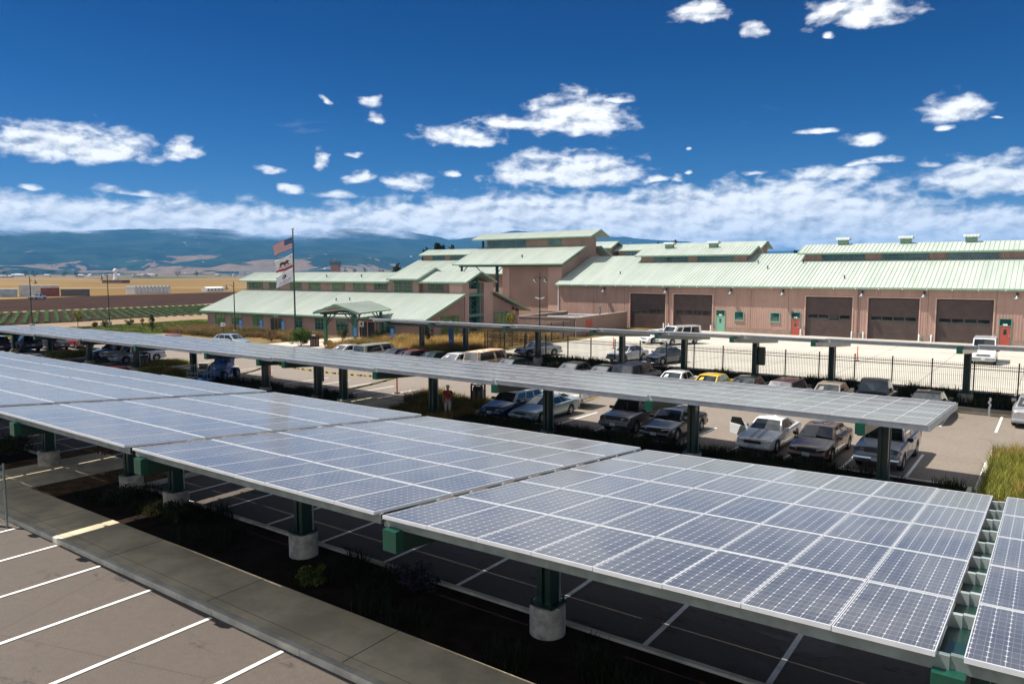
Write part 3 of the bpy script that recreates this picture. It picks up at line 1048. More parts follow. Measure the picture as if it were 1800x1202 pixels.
# ------------------------------------------------------------------ buildings
def slope(mb, x0, x1, y0, z0, y1, z1, th=0.10, rib=0.5, rw=0.045, rh=0.07):
    """one pitched roof plane from the low edge (y0,z0) to the high edge (y1,z1), with standing seams"""
    mb.prism([(x0, y0, z0), (x0, y1, z1), (x0, y1, z1 - th), (x0, y0, z0 - th)], (x1 - x0, 0, 0))
    n = max(1, int(round((x1 - x0) / rib)))
    a = 0.003
    for i in range(n + 1):
        x = x0 + 0.03 + (x1 - x0 - 0.06 - rw) * i / n
        mb.prism([(x, y0 + a * 9, z0 + a), (x, y1 - a * 9, z1 + a), (x, y1 - a * 9, z1 + rh), (x, y0 + a * 9, z0 + rh)], (rw, 0, 0))


def gutter(parent, x0, x1, y, z, sgn=-1, hang=0):
    mb = MB()
    y0, y1 = (y - 0.15, y - 0.004) if sgn < 0 else (y + 0.004, y + 0.15)
    mb.box(x0, x1, y0, y1, z - 0.20, z - 0.015)
    g = mb.build('gutter', M_TRIM, parent)
    return g


def rake(parent, x, y0, z0, y1, z1, out=1, h=0.24):
    mb = MB()
    xa, xb = (x + 0.004, x + 0.10) if out > 0 else (x - 0.10, x - 0.004)
    mb.prism([(xa, y0, z0 + 0.04), (xa, y1, z1 + 0.04), (xa, y1, z1 + 0.04 - h), (xa, y0, z0 + 0.04 - h)], (xb - xa, 0, 0))
    return mb.build('rake_trim', M_TRIM, parent)


class Face:
    """maps wall coordinates (along, up, out) onto a front wall (normal -y) or a right end wall (normal +x)"""
    def __init__(s, kind, at):
        s.k, s.at = kind, at
    def box(s, mb, a0, a1, b0, b1, d0, d1, mi=0):
        if s.k == 'front':
            mb.box(a0, a1, s.at - d1, s.at - d0, b0, b1, mi)
        else:
            mb.box(s.at + d0, s.at + d1, a0, a1, b0, b1, mi)


def window(parent, F, a0, a1, b0, b1, nx, ny, glass=None, fr=None, fw=0.07, mull=0.045, name='window'):
    glass = glass or M_GLASS
    fr = fr or M_WFRAME
    mb = MB()
    d0, d1 = 0.003, 0.07
    F.box(mb, a0 - fw, a0, b0 - fw, b1 + fw, d0, d1)
    F.box(mb, a1, a1 + fw, b0 - fw, b1 + fw, d0, d1)
    F.box(mb, a0 + 0.001, a1 - 0.001, b1, b1 + fw, d0, d1)
    F.box(mb, a0 - fw - 0.04, a1 + fw + 0.04, b0 - fw - 0.05, b0 - fw - 0.001, d0, d1 + 0.06)
    F.box(mb, a0 + 0.001, a1 - 0.001, b0 - fw, b0, d0, d1)
    for i in range(1, nx):
        x = a0 + (a1 - a0) * i / nx
        m = mull * (1.7 if nx >= 4 and i == nx // 2 else 1)
        F.box(mb, x - m / 2, x + m / 2, b0 + 0.001, b1 - 0.001, d0, d1 - 0.012)
    for j in range(1, ny):
        z = b0 + (b1 - b0) * j / ny
        F.box(mb, a0 + 0.001, a1 - 0.001, z - mull / 2, z + mull / 2, d0, d1 - 0.02)
    w = mb.build(name, fr, parent)
    mb = MB()
    F.box(mb, a0, a1, b0, b1, 0.001, 0.02)
    mb.build('pane', glass, w)
    return w


def wall_light(parent, x, y, z, s=1.0):
    mb = MB()
    mb.box(x - 0.09 * s, x + 0.09 * s, y - 0.05, y - 0.003, z + 0.35 * s, z + 0.65 * s)
    mb.tube([(x, y - 0.05, z + 0.5 * s), (x, y - 0.3 * s, z + 0.62 * s), (x, y - 0.5 * s, z + 0.5 * s), (x, y - 0.5 * s, z + 0.32 * s)], 0.03 * s, 6)
    o = mb.build('wall_light', M_DARK, parent)
    mb = MB()
    mb.lathe([(0.10 * s, 0.36 * s), (0.14 * s, 0.18 * s), (0.34 * s, 0.0), (0.34 * s, -0.04 * s)], (x, y - 0.5 * s, z), 14)
    mb.build('lamp_shade', pm('lamp_shade_steel', (0.30, 0.33, 0.33), 0.35, 0.1, 4, metal=0.5), o, smooth=50)
    return o


def turbine(parent, x, y, z, n=5, w=1.75):
    """low ridge ventilator with a ribbed barrel hood"""
    mb = MB()
    mb.box(x - w * 0.36, x + w * 0.36, y - 0.36, y + 0.36, z - 0.25, z + 0.34)
    o = mb.build('ridge_vent', M_TRIM, parent)
    mb = MB()
    sw = w / n
    for i in range(n):
        xa = x - w / 2 + i * sw
        pts = []
        for k in range(9):
            t = math.pi * k / 8
            pts.append((xa + 0.02, y - 0.62 * math.cos(t), z + 0.40 + 0.30 * math.sin(t)))
        pts += [(xa + 0.02, y + 0.62, z + 0.32), (xa + 0.02, y - 0.62, z + 0.32)]
        mb.prism(pts, (sw - 0.04, 0, 0))
    mb.box(x - w / 2 + 0.01, x + w / 2 - 0.01, y - 0.55, y + 0.55, z + 0.344, z + 0.56)
    mb.build('vent_hood', pm('vent_hood_pale', (0.52, 0.58, 0.52), 0.5, 0.06, 2), o)


# ---------------- the long garage
def garage():
    t = thing('garage_building', 'long pinkish tan garage with brown roll-up doors and pale green seamed roof', 'garage', (0, 98, 0))
    X0, X1 = -63.6, 46.0
    doors = [(-51.06, -45.41), (-44.2, -38.44), (-26.04, -20.5), (-18.7, -13.2), (-11.43, -5.86), (4.0, 9.6), (11.2, 16.8)]
    DT = 5.0
    mb = MB()
    cur = X0
    for a, b in doors:
        mb.box(cur, a, 0, 0.45, -0.3, DT)
        cur = b
    mb.box(cur, X1, 0, 0.45, -0.3, DT)
    mb.box(X0, X1, 0.0, 0.45, DT + 0.0005, 6.22)
    # gabled ends and the back
    for xe in (X0, X1 - 0.3):
        mb.prism([(xe, 0.4505, -0.3), (xe, 20.5, -0.3), (xe, 20.5, 6.2), (xe, 10.5, 10.35), (xe, 0.4505, 6.2)], (0.3, 0, 0))
    mb.box(X0 + 0.301, X1 - 0.301, 20.2, 20.5, -0.3, 6.1)
    mb.build('wall', M_SIDE, t)
    mb = MB()
    cur = X0 + 3
    for a, b in doors:
        segs = [(cur + 0.25, a - 0.25)]
        for da, db in ((-37.92, -36.5), (-27.86, -26.58), (-5.31, -4.05)):
            segs = [q for s in segs for q in (((s[0], da), (db, s[1])) if s[0] < da and db < s[1] else (s,))]
        for sa, sb in segs:
            mb.box(sa, sb, -0.048, -0.003, -0.1, 0.62)
        cur = b
    mb.build('stone_base', M_BLOCK, t)
    mb = MB()
    mb.box(X0 + 0.31, X1 - 0.31, 0.9, 20.1, -0.2, -0.1)
    # lower roof: front and back planes
    mb = MB()
    slope(mb, X0 - 0.4, X1 + 0.4, -0.45, 6.27, 10.45, 10.78)
    slope(mb, X0 - 0.4, X1 + 0.4, 21.3, 6.27, 10.46, 10.78, rib=3)
    mb.build('roof', M_ROOF, t)
    gutter(t, X0 - 0.4, X1 + 0.4, -0.45, 6.26)
    rake(t, X0 - 0.4, -0.45, 6.27, 10.45, 10.78, -1)
    # dark flashing along the left rake, and the white downpipe at the corner
    mb = MB()
    mb.box(X0 - 0.16, X0 - 0.04, -0.14, -0.02, 0.0, 6.05)
    mb.build('downpipe', M_WHITE, t)
    mb = MB()
    for x in (-44.9, -19.85):
        mb.cyl((x, -0.06, 0.0), (x, -0.06, 6.1), 0.05, n=8)
    mb.build('downpipe', pm('tan_pipe', (0.25, 0.15, 0.12), 0.6), t)
    # clerestories
    for (a, b, wins) in ((-53.4, -36.6, [(-51.1, -45.6, 2), (-44.0, -38.55, 2)]), (-28.5, 40.0, [(-26.2, -20.9, 2), (-18.8, -13.5, 2), (-11.45, -6.15, 2), (-3.5, 1.9, 2)])):
        mb = MB()
        mb.prism([(a, 7.95, 8.9), (a, 13.3, 8.9), (a, 13.3, 10.7), (a, 10.6, 11.75), (a, 7.95, 10.7)], (b - a, 0, 0))
        mb.build('clerestory_wall', M_SIDE, t)
        mb = MB()
        slope(mb, a - 0.75, b + 0.75, 7.35, 10.72, 10.62, 11.95)
        slope(mb, a - 0.75, b + 0.75, 13.85, 10.72, 10.63, 11.95, rib=2)
        mb.build('clerestory_roof', M_ROOF, t)
        gutter(t, a - 0.75, b + 0.75, 7.35, 10.71)
        rake(t, b + 0.75, 7.35, 10.72, 10.62, 11.95, 1)
        rake(t, b + 0.75, 13.85, 10.72, 10.63, 11.95, 1)
        rake(t, a - 0.75, 7.35, 10.72, 10.62, 11.95, -1)
        F = Face('front', 7.95)
        for (wa, wb, _) in wins:
            window(t, F, wa, wb, 9.62, 10.42, 8, 2)
        mb = MB()
        mb.box(a - 0.1, b + 0.1, 7.80, 7.945, 9.40, 9.52)
        mb.build('flashing', M_TRIM, t)
    for x in (-49.8, -42.6):
        turbine(t, x, 10.6, 12.12)
    for x in (-24.2, -16.55, -9.25, 6.0):
        turbine(t, x, 10.6, 12.12)
    # roll-up doors
    for i, (a, b) in enumerate(doors):
        mb = MB()
        n = 7
        hgt = (DT - 0.06) / n
        for k in range(n):
            z = -0.02 + k * hgt
            mb.box(a + 0.02, b - 0.02, 0.24, 0.30, z + 0.012, z + hgt - 0.012)
            mb.box(a + 0.02, b - 0.02, 0.25, 0.29, z - 0.0115, z + 0.0115)
        d = mb.build('garage_door', M_BROWN, t)
        mb = MB()
        for k in range(4):
            w = (b - a - 0.5) / 4
            xa = a + 0.25 + k * w
            mb.box(xa + 0.08, xa + w - 0.08, 0.222, 0.236, 3 * hgt + 0.06, 3 * hgt + 0.60)
        mb.build('pane', M_CARGL, d)
        mb = MB()
        mb.box(a - 0.14, a - 0.002, -0.05, -0.003, -0.05, DT + 0.14)
        mb.box(b + 0.002, b + 0.14, -0.05, -0.003, -0.05, DT + 0.14)
        mb.box(a - 0.001, b + 0.001, -0.05, -0.003, DT + 0.002, DT + 0.14)
        mb.build('door_frame', M_WALL2, d)
    # personnel doors
    F = Face('front', 0.0)
    for (a, b, mt, lab) in ((-37.86, -36.57, M_GRNDOOR, 'pale green door'), (-27.8, -26.65, M_REDDOOR, 'red door'), (-5.25, -4.11, M_REDDOOR, 'red door')):
        mb = MB()
        F.box(mb, a + 0.06, b - 0.06, 0.0, 2.1, 0.003, 0.05)
        d = mb.build('door', mt, t)
        d['label'] = lab
        mb = MB()
        F.box(mb, a - 0.03, a + 0.05, 0, 2.98, 0.003, 0.08)
        F.box(mb, b - 0.05, b + 0.03, 0, 2.98, 0.003, 0.08)
        F.box(mb, a + 0.051, b - 0.051, 2.11, 2.19, 0.003, 0.08)
        F.box(mb, a + 0.051, b - 0.051, 2.90, 2.98, 0.003, 0.08)
        mb.build('door_frame', M_TRIM if mt is M_GRNDOOR else M_WFRAME, d)
        mb = MB()
        F.box(mb, a + 0.06, b - 0.06, 2.195, 2.895, 0.003, 0.03)
        F.box(mb, (a + b) / 2 - 0.15, (a + b) / 2 + 0.15, 1.2, 1.78, 0.052, 0.058)
        mb.build('pane', M_GLASS, d)
        mb = MB()
        F.box(mb, b - 0.2, b - 0.13, 1.0, 1.14, 0.052, 0.1)
        mb.build('handle', M_CHROME, d)
        mb = MB()
        F.box(mb, (a + b) / 2 - 0.22, (a + b) / 2 + 0.2, 2.2, 2.38, 0.032, 0.04)
        mb.build('number_plate', M_WHITE, d)
    for (a, b) in ((-35.2, -34.08), (-30.42, -29.3)):
        window(t, F, a, b, 1.72, 2.76, 1, 1, fr=M_TRIM, fw=0.1)
    for x in (-55.4, -45.25, -35.78, -28.89, -19.4, -12.75, -3.75, 2.8):
        wall_light(t, x, 0.0, 5.2, 1.0)
    # small round gauges and hose bibs beside the doors
    mb = MB()
    for x, z in ((-38.3, 1.1), (-26.2, 1.1), (-19.5, 0.55), (-5.6, 1.1), (-12.9, 0.5), (-12.0, 0.5)):
        mb.cyl((x, -0.16, z), (x, -0.005, z), 0.14, n=10)
    mb.build('wall_fitting', M_GALV, t)
    for x in (-57.3, -52.0, -45.0, -38.1, -33.1, -28.2, -19.6, -12.3, -5.6, -1.0):
        mb = MB()
        mb.box(x - 0.018, x + 0.018, -0.012, -0.002, 0.63, 6.1)
        mb.build('wall_joint', pm('joint_shade', (0.14, 0.09, 0.075), 0.8), t)
    mb = MB()
    x = X0 + 0.1
    while x < X1:
        mb.box(x, x + 0.10, -0.62, -0.46, 6.02, 6.16)
        x += 2.55
    mb.build('gutter_strap', M_WHITE, t)
    # little roof pipes
    mb = MB()
    for x, y in ((-54.5, 3.2), (-34.6, 7.0), (-28.4, 7.0), (-32.6, 5.0), (-22.0, 2.0)):
        z = 6.27 + (y + 0.45) * 0.4138
        mb.cyl((x, y, z - 0.1), (x, y, z + 0.38), 0.07, n=8)
        mb.cyl((x, y, z + 0.38), (x, y, z + 0.46), 0.12, n=8)
    mb.build('roof_pipe', M_DARK, t)
    return t


garage()

# white bollards at the door jambs
for x in (-45.2, -44.42, -38.2, -26.3, -20.25, -18.95, -12.95, -11.7, -5.6, -51.3):
    mb = MB()
    mb.lathe([(0.085, -0.1), (0.085, 0.82), (0.06, 0.88), (0.02, 0.9)], (0, 0, 0), 10)
    o = mb.build('bollard', M_WHITE, smooth=40, loc=(x, 97.0, 0))
    tag(o, 'white steel bollard guarding a jamb of the brown roll-up doors', 'bollard', 'white bollards at the garage doors')


# ---------------- the tall middle building
def tower_building():
    t = thing('hall_building', 'tall pinkish hall with a two-step pale green roof and open porch', 'building', (0, 99.8, 0))
    X0, X1 = -76.2, -64.3
    mb = MB()
    zf = lambda y: 9.15 + 0.40 * y
    mb.prism([(X0, 0, -0.3), (X0, 17, -0.3), (X0, 17, 9.1), (X0, 8.4, 12.4), (X0, 0, 9.15)], (X1 - X0, 0, 0))
    mb.prism([(-84.4, 5.9, 11.2), (-84.4, 10.8, 11.2), (-84.4, 10.8, 13.9), (-84.4, 8.3, 14.75), (-84.4, 5.9, 13.9)], (X1 - 0.004 + 84.4, 0, 0))
    mb.box(-84.4, X0 - 0.01, 12, 17, -0.3, 8.9)
    mb.build('wall', M_WALL, t)
    for a, b in ((-76.2, -74.7), (-66.85, -64.28)):
        mb = MB()
        for k in range(14):
            z = -0.3 + k * 0.665
            mb.box(a, b, -0.10, -0.003, z + 0.012, z + 0.653)
        mb.box(a + 0.01, b - 0.01, -0.09, -0.002, -0.3, 9.0)
        mb.build('pilaster', M_WALL2, t)
    mb = MB()
    slope(mb, -86.2, -63.3, -1.45, 9.52, 6.0, 12.58)
    slope(mb, -86.2, -63.3, 18.4, 9.52, 10.7, 12.58, rib=2)
    slope(mb, -87.2, -62.0, 5.2, 14.08, 8.32, 15.24)
    slope(mb, -87.2, -62.0, 11.45, 14.08, 8.33, 15.24, rib=2)
    mb.build('roof', M_ROOF, t)
    gutter(t, -86.2, -63.3, -1.45, 9.5)
    gutter(t, -87.2, -62.0, 5.2, 14.07)
    for (x, o) in ((-63.3, 1), (-86.2, -1)):
        rake(t, x, -1.45, 9.52, 6.0, 12.58, o)
    rake(t, -63.3, 18.4, 9.52, 10.7, 12.58, 1)
    for (x, o) in ((-62.0, 1), (-87.2, -1)):
        rake(t, x, 5.2, 14.08, 8.32, 15.24, o)
        rake(t, x, 11.45, 14.08, 8.33, 15.24, o)
    F = Face('front', 5.9)
    window(t, F, -84.0, -75.6, 12.75, 13.7, 9, 1)
    window(t, F, -70.8, -68.2, 12.85, 13.6, 3, 1, glass=M_GLASSB)
    # porch frame
    for (x, y, zt) in ((-85.5, 0.2, 9.2), (-81.0, 4.5, 10.8), (-79.75, 5.5, 11.0), (-77.5, 0.2, 9.2), (-85.3, 6.0, 13.8)):
        mb = MB()
        mb.box(x - 0.15, x + 0.15, y - 0.15, y + 0.15, 11.6 if zt > 13 else -0.3, zt)
        mb.build('porch_post', M_GREEN, t)
    mb = MB()
    mb.box(-86.0, -76.3, 0.0, 0.3, 9.05, 9.4)
    mb.box(-86.0, -76.3, 5.0, 5.3, 9.2, 9.5)
    mb.bar((-85.4, 0.2, 8.0), (-84.2, 0.2, 9.1), 0.12, 0.12)
    mb.bar((-82.2, 0.2, 9.1), (-81.2, 0.2, 8.3), 0.12, 0.12)
    mb.bar((-77.4, 0.2, 8.1), (-76.4, 0.2, 9.1), 0.10, 0.10)
    mb.build('porch_beam', M_GREEN, t)
    mb = MB()
    mb.cyl((-73.0, 1.2, 10.4), (-73.0, 1.2, 10.95), 0.1, n=8)
    mb.cyl((-73.0, 1.2, 10.95), (-73.0, 1.2, 11.05), 0.16, n=8)
    mb.build('roof_pipe', M_DARK, t)


tower_building()


def back_building(name, label, loc, x0, x1, ze, zl, depth_lower, wins, rot=0.0, extra=None):
    """two-step building seen over the roofs in front: clerestory on a wide lower roof"""
    t = thing(name, label, 'building', loc, rot)
    zb = zl
    mb = MB()
    mb.prism([(x0, 0, zb - 1.2), (x0, 5.4, zb - 1.2), (x0, 5.4, ze), (x0, 2.7, ze + 1.1), (x0, 0, ze)], (x1 - x0, 0, 0))
    lo = zb - 0.40 * depth_lower
    mb.box(x0 - 1, x1 + 1, -depth_lower + 0.5, depth_lower + 5, -0.3, lo)
    mb.build('wall', M_WALL, t)
    mb = MB()
    slope(mb, x0 - 0.8, x1 + 0.8, -0.7, ze + 0.05, 2.7, ze + 1.4)
    slope(mb, x0 - 0.8, x1 + 0.8, 6.1, ze + 0.05, 2.71, ze + 1.4, rib=2)
    slope(mb, x0 - 1.6, x1 + 1.6, -depth_lower, lo + 0.1, -0.02, zb)
    slope(mb, x0 - 1.6, x1 + 1.6, depth_lower + 5.4, lo + 0.1, 5.42, zb, rib=2)
    mb.build('roof', M_ROOF, t)
    gutter(t, x0 - 0.8, x1 + 0.8, -0.7, ze + 0.04)
    gutter(t, x0 - 1.6, x1 + 1.6, -depth_lower, lo + 0.08)
    rake(t, x1 + 0.8, -0.7, ze + 0.05, 2.7, ze + 1.4, 1)
    rake(t, x1 + 0.8, 6.1, ze + 0.05, 2.71, ze + 1.4, 1)
    rake(t, x0 - 0.8, -0.7, ze + 0.05, 2.7, ze + 1.4, -1)
    F = Face('front', 0.0)
    for (a, b, g) in wins:
        window(t, F, a, b, ze - 1.05, ze - 0.2, 4, 2, glass=g)
    return t


bl = back_building('rear_building', 'rear building with low pale green clerestory roof seen between hills and porch', (0, 135, 0), -128.0, -96.0, 12.4, 11.2, 8.5,
              [(-124.8, -120.9, M_GLASS), (-118.9, -114.9, M_GLASS), (-109, -105, M_GLASSB)])
F = Face('front', -8.0)
window(bl, F, -103.6, -99.8, 4.4, 6.3, 3, 3, glass=M_GLASSG)
br = back_building('rear_building', 'rear building with long roof showing above the ridge of the garage', (0, 140, 0), -75.9, -46.2, 12.7, 11.4, 9.0,
              [(-74.3, -71.5, M_GLASS), (-66, -60, M_GLASS)])
mb = MB()
mb.prism([(-82, -2, 8.0), (-82, 3, 8.0), (-82, 3, 13.3), (-82, 0.5, 14.4), (-82, -2, 13.3)], (5.0, 0, 0))
mb.build('tower_wall', M_WALL, br)
mb = MB()
slope(mb, -83, -76.2, -2.7, 13.3, 0.5, 14.75)
slope(mb, -83, -76.2, 3.7, 13.3, 0.51, 14.75, rib=2)
mb.build('tower_roof', M_ROOF, br)
rake(br, -76.2, -2.7, 13.3, 0.5, 14.75, 1)
rake(br, -76.2, 3.7, 13.3, 0.51, 14.75, 1)
gutter(br, -83, -76.2, -2.7, 13.28)
window(br, Face('front', -2.0), -79.6, -77.9, 11.6, 12.6, 2, 2)


# ---------------- the administration building on the left, a few degrees turned
def office():
    t = thing('office_building', 'low office wing with stepped pale green roofs and glazed gable end', 'building', (-59.5, 63.0, 0), R(3.5))
    sl = 0.355
    mb = MB()
    # lower wing and its gable end (right), the rear slope included
    mb.prism([(-42.3, 0.35, -0.3), (-42.3, 8.4, -0.3), (-42.3, 8.4, 5.25), (-42.3, 0.35, 2.45)], (41.7, 0, 0))
    mb.prism([(-12.0, 14.4, -0.3), (-12.0, 21.3, -0.3), (-12.0, 21.3, 2.95), (-12.0, 14.4, 5.2)], (11.4, 0, 0))
    # upper storey
    mb.prism([(-43.0, 7.94, 4.0), (-43.0, 14.2, 4.0), (-43.0, 14.2, 6.8), (-43.0, 10.8, 8.0), (-43.0, 7.94, 6.8)], (30.6, 0, 0))
    mb.prism([(-12.3, 7.90, 4.0), (-12.3, 14.2, 4.0), (-12.3, 14.2, 7.2), (-12.3, 11.0, 8.5), (-12.3, 7.90, 7.2)], (4.6, 0, 0))
    mb.prism([(-7.6, 8.5, 4.0), (-7.6, 14.2, 4.0), (-7.6, 14.2, 6.75), (-7.6, 10.8, 7.95), (-7.6, 8.5, 6.75)], (5.2, 0, 0))
    mb.box(-43.0, -2.4, 8.41, 14.39, -0.3, 3.99)
    mb.build('wall', M_WALL, t)
    # gable-end piers and the small pale blocks
    mb = MB()
    for (a, b) in ((8.5, 9.36), (12.65, 14.72)):
        mb.box(-2.3, -0.55, a, b, -0.3, 6.72)
    mb.box(-2.6, -0.56, 7.92, 8.49, 5.2, 6.72)
    mb.build('pier', M_WALL2, t)
    # glazed end: pane, green frame, pink spandrel
    mb = MB()
    mb.box(-1.75, -1.60, 9.37, 12.64, 0.0, 7.4)
    e = mb.build('glazed_end', M_GLASS, t)
    mb = MB()
    for y in (9.37, 10.95, 12.52):
        mb.box(-1.595, -1.48, y, y + 0.10, 0.0, 7.4)
    for z in (1.2, 3.2, 4.4, 6.4):
        mb.box(-1.594, -1.50, 9.48, 12.5, z, z + 0.07)
    mb.bar((-1.50, 9.5, 3.1), (-1.50, 12.5, 5.0), 0.05, 0.05)
    mb.bar((-1.42, 9.5, 5.0), (-1.42, 12.5, 3.1), 0.05, 0.05)
    mb.bar((-1.50, 9.5, 6.0), (-1.50, 12.5, 7.3), 0.05, 0.05)
    mb.bar((-1.42, 9.5, 7.3), (-1.42, 12.5, 6.0), 0.05, 0.05)
    mb.build('mullion', M_WFRAME, e)
    mb = MB()
    for z in (2.35, 5.0):
        mb.box(-1.3, -0.6, 9.37, 12.64, z, z + 0.36)
    mb.box(-1.3, -0.7, 11.9, 12.1, 0.0, 6.6)
    mb.build('green_beam', M_WFRAME, t)
    mb = MB()
    mb.box(-1.45, -1.1, 9.38, 12.3, 5.37, 5.95)
    mb.build('spandrel', M_WALL2, t)
    # roofs
    mb = MB()
    slope(mb, -43.5, 0.0, 0.0, 2.52, 7.9, 5.42)
    mb.build('roof', M_ROOF, t)
    mb = MB()
    slope(mb, -12.6, 0.1, 23.2, 2.72, 14.4, 5.52, rib=1)
    mb.build('roof', M_ROOF, t)
    mb = MB()
    slope(mb, -44.4, -12.0, 7.5, 6.88, 10.8, 8.12)
    slope(mb, -44.4, -12.0, 14.6, 6.85, 10.81, 8.12, rib=2)
    mb.build('roof', M_ROOF, t)
    mb = MB()
    slope(mb, -12.9, -7.45, 7.5, 7.27, 11.0, 8.68)
    slope(mb, -12.9, -7.45, 14.7, 7.27, 11.01, 8.68, rib=2)
    mb.build('roof', M_ROOF, t)
    mb = MB()
    slope(mb, -7.44, 0.32, 7.62, 6.90, 10.8, 8.20)
    slope(mb, -7.44, 0.32, 14.4, 6.90, 10.81, 8.20, rib=0.5)
    mb.build('roof', M_ROOF, t)
    gutter(t, -43.5, 0.0, 0.0, 2.50)
    gutter(t, -44.4, -12.95, 7.5, 6.86)
    gutter(t, -12.9, -7.45, 7.5, 7.25)
    gutter(t, -7.44, 0.32, 7.62, 6.88)
    for a in ((0.0, 0.0, 2.52, 7.9, 5.42, 1), (-43.5, 0.0, 2.52, 7.9, 5.42, -1), (0.1, 23.2, 2.72, 14.4, 5.52, 1), (-44.4, 7.5, 6.88, 10.8, 8.12, -1),
              (-7.35, 7.5, 7.27, 11.0, 8.68, 1), (-7.35, 14.7, 7.27, 11.01, 8.68, 1), (0.32, 7.62, 6.90, 10.8, 8.20, 1), (0.32, 14.4, 6.90, 10.81, 8.20, 1)):
        rake(t, a[0], a[1], a[2], a[3], a[4], a[5])
    # windows of the front
    F = Face('front', 0.35)
    for (a, b, z0, z1, nx, ny, g) in ((-40.3, -38.2, 0.72, 2.05, 3, 3, M_GLASSG), (-36.5, -34.35, 0.70, 2.05, 3, 3, M_GLASSG), (-31.8, -29.7, 0.75, 2.1, 3, 3, M_GLASSG), (-23.0, -21.6, 0.75, 2.05, 2, 3, M_GLASS),
                                   (-19.05, -16.95, 0.66, 2.05, 4, 3, M_GLASS), (-15.1, -13.05, 0.63, 1.9, 3, 3, M_GLASS), (-6.55, -5.1, 0.70, 2.0, 2, 3, M_GLASS)):
        window(t, F, a, b, z0, z1, nx, ny, glass=g)
    # red-brown glazed door
    mb = MB()
    F.box(mb, -27.2, -26.4, 0, 1.85, 0.003, 0.06)
    d = mb.build('door', pm('rust_door', (0.30, 0.10, 0.055), 0.5, 0.05, 3), t)
    mb = MB()
    F.box(mb, -28.0, -27.25, 0.05, 1.85, 0.003, 0.04)
    F.box(mb, -26.35, -25.6, 0.05, 1.85, 0.003, 0.04)
    F.box(mb, -27.05, -26.55, 0.25, 1.7, 0.062, 0.07)
    mb.build('pane', M_GLASS, d)
    # entrance recess as a flat slab, its shade put into the dark colour
    mb = MB()
    F.box(mb, -10.9, -8.3, 0, 1.95, 0.003, 0.05)
    e = mb.build('entrance', pm('dark_entrance', (0.018, 0.014, 0.014), 0.3, 0.1, 2), t)
    mb = MB()
    F.box(mb, -11.05, -10.9, 0, 2.05, 0.003, 0.16)
    F.box(mb, -8.3, -8.15, 0, 2.05, 0.003, 0.16)
    F.box(mb, -10.89, -8.31, 1.955, 2.05, 0.003, 0.16)
    F.box(mb, -9.66, -9.54, 0, 1.95, 0.052, 0.09)
    mb.build('door_frame', M_WALL2, e)
    F = Face('front', 7.94)
    for (a, b, z0, z1, nx, g) in ((-42.4, -39.2, 5.72, 6.5, 4, M_GLASS), (-37.5, -35.2, 5.76, 6.45, 3, M_GLASS), (-32.7, -30.4, 5.74, 6.5, 1, M_GLASSB), (-28.7, -26.4, 5.74, 6.5, 1, M_GLASSB),
                               (-23.7, -21.4, 5.76, 6.5, 1, M_GLASSB), (-19.6, -17.3, 5.78, 6.5, 1, M_GLASSB), (-15.6, -13.25, 5.80, 6.5, 4, M_GLASS)):
        window(t, F, a, b, z0, z1, nx, 2, glass=g)
    F = Face('front', 7.90)
    window(t, F, -11.9, -8.8, 5.5, 6.85, 4, 3)
    F = Face('front', 8.5)
    window(t, F, -6.5, -4.1, 5.85, 6.5, 4, 2)
    F = Face('side', -0.6)
    window(t, F, 3.65, 7.1, 0.55, 2.68, 3, 3, glass=M_GLASSG)
    window(t, F, 15.1, 18.6, 0.6, 2.7, 4, 3, glass=M_GLASSG)
    mb = MB()
    for y, z in ((19.5, 3.0), (20.5, 2.75)):
        mb.box(-0.59, -0.25, y - 0.1, y + 0.1, z, z + 0.25)
    mb.build('security_light', M_DARK, t)
    mb = MB()
    mb.lathe([(0.05, 0.25), (0.24, 0.1), (0.26, -0.05), (0.12, -0.25)], (-0.25, 19.2, 1.95), 12)
    mb.build('wall_light', M_WHITE, t, smooth=60)
    mb = MB()
    for u, v in ((-26.0, 8.9), (-19.0, 8.9), (-19.6, 4.6), (-17.3, 4.9)):
        z = 2.52 + v * 0.367 if v < 7 else 6.88 + (v - 7.5) * 0.376
        mb = MB()
        mb.cyl((u, v, z - 0.1), (u, v, z + 0.3), 0.06, n=8)
        mb.cyl((u, v, z + 0.3), (u, v, z + 0.38), 0.12, n=8)
        mb.build('roof_pipe', M_DARK, t)
    mb = MB()
    for u in (-24.9, -0.9):
        mb.box(u - 0.02, u + 0.02, 0.335, 0.347, 0, 2.4)
    mb.box(-23.62, -23.58, 7.925, 7.937, 5.3, 6.7)
    mb.build('wall_joint', pm('joint_shade', (0.14, 0.09, 0.075), 0.8), t)
    # white address sign over the door
    mb = MB()
    Face('front', 0.35).box(mb, -27.3, -26.4, 2.0, 2.33, 0.02, 0.06)
    o = mb.build('wall_sign', M_WHITE)
    o.parent = t
    mb = MB()
    for k in range(3):
        Face('front', 0.35).box(mb, -27.05 + k * 0.2, -26.95 + k * 0.2, 2.1, 2.24, 0.061, 0.066)
    mb.build('lettering', M_DARK, o)


office()


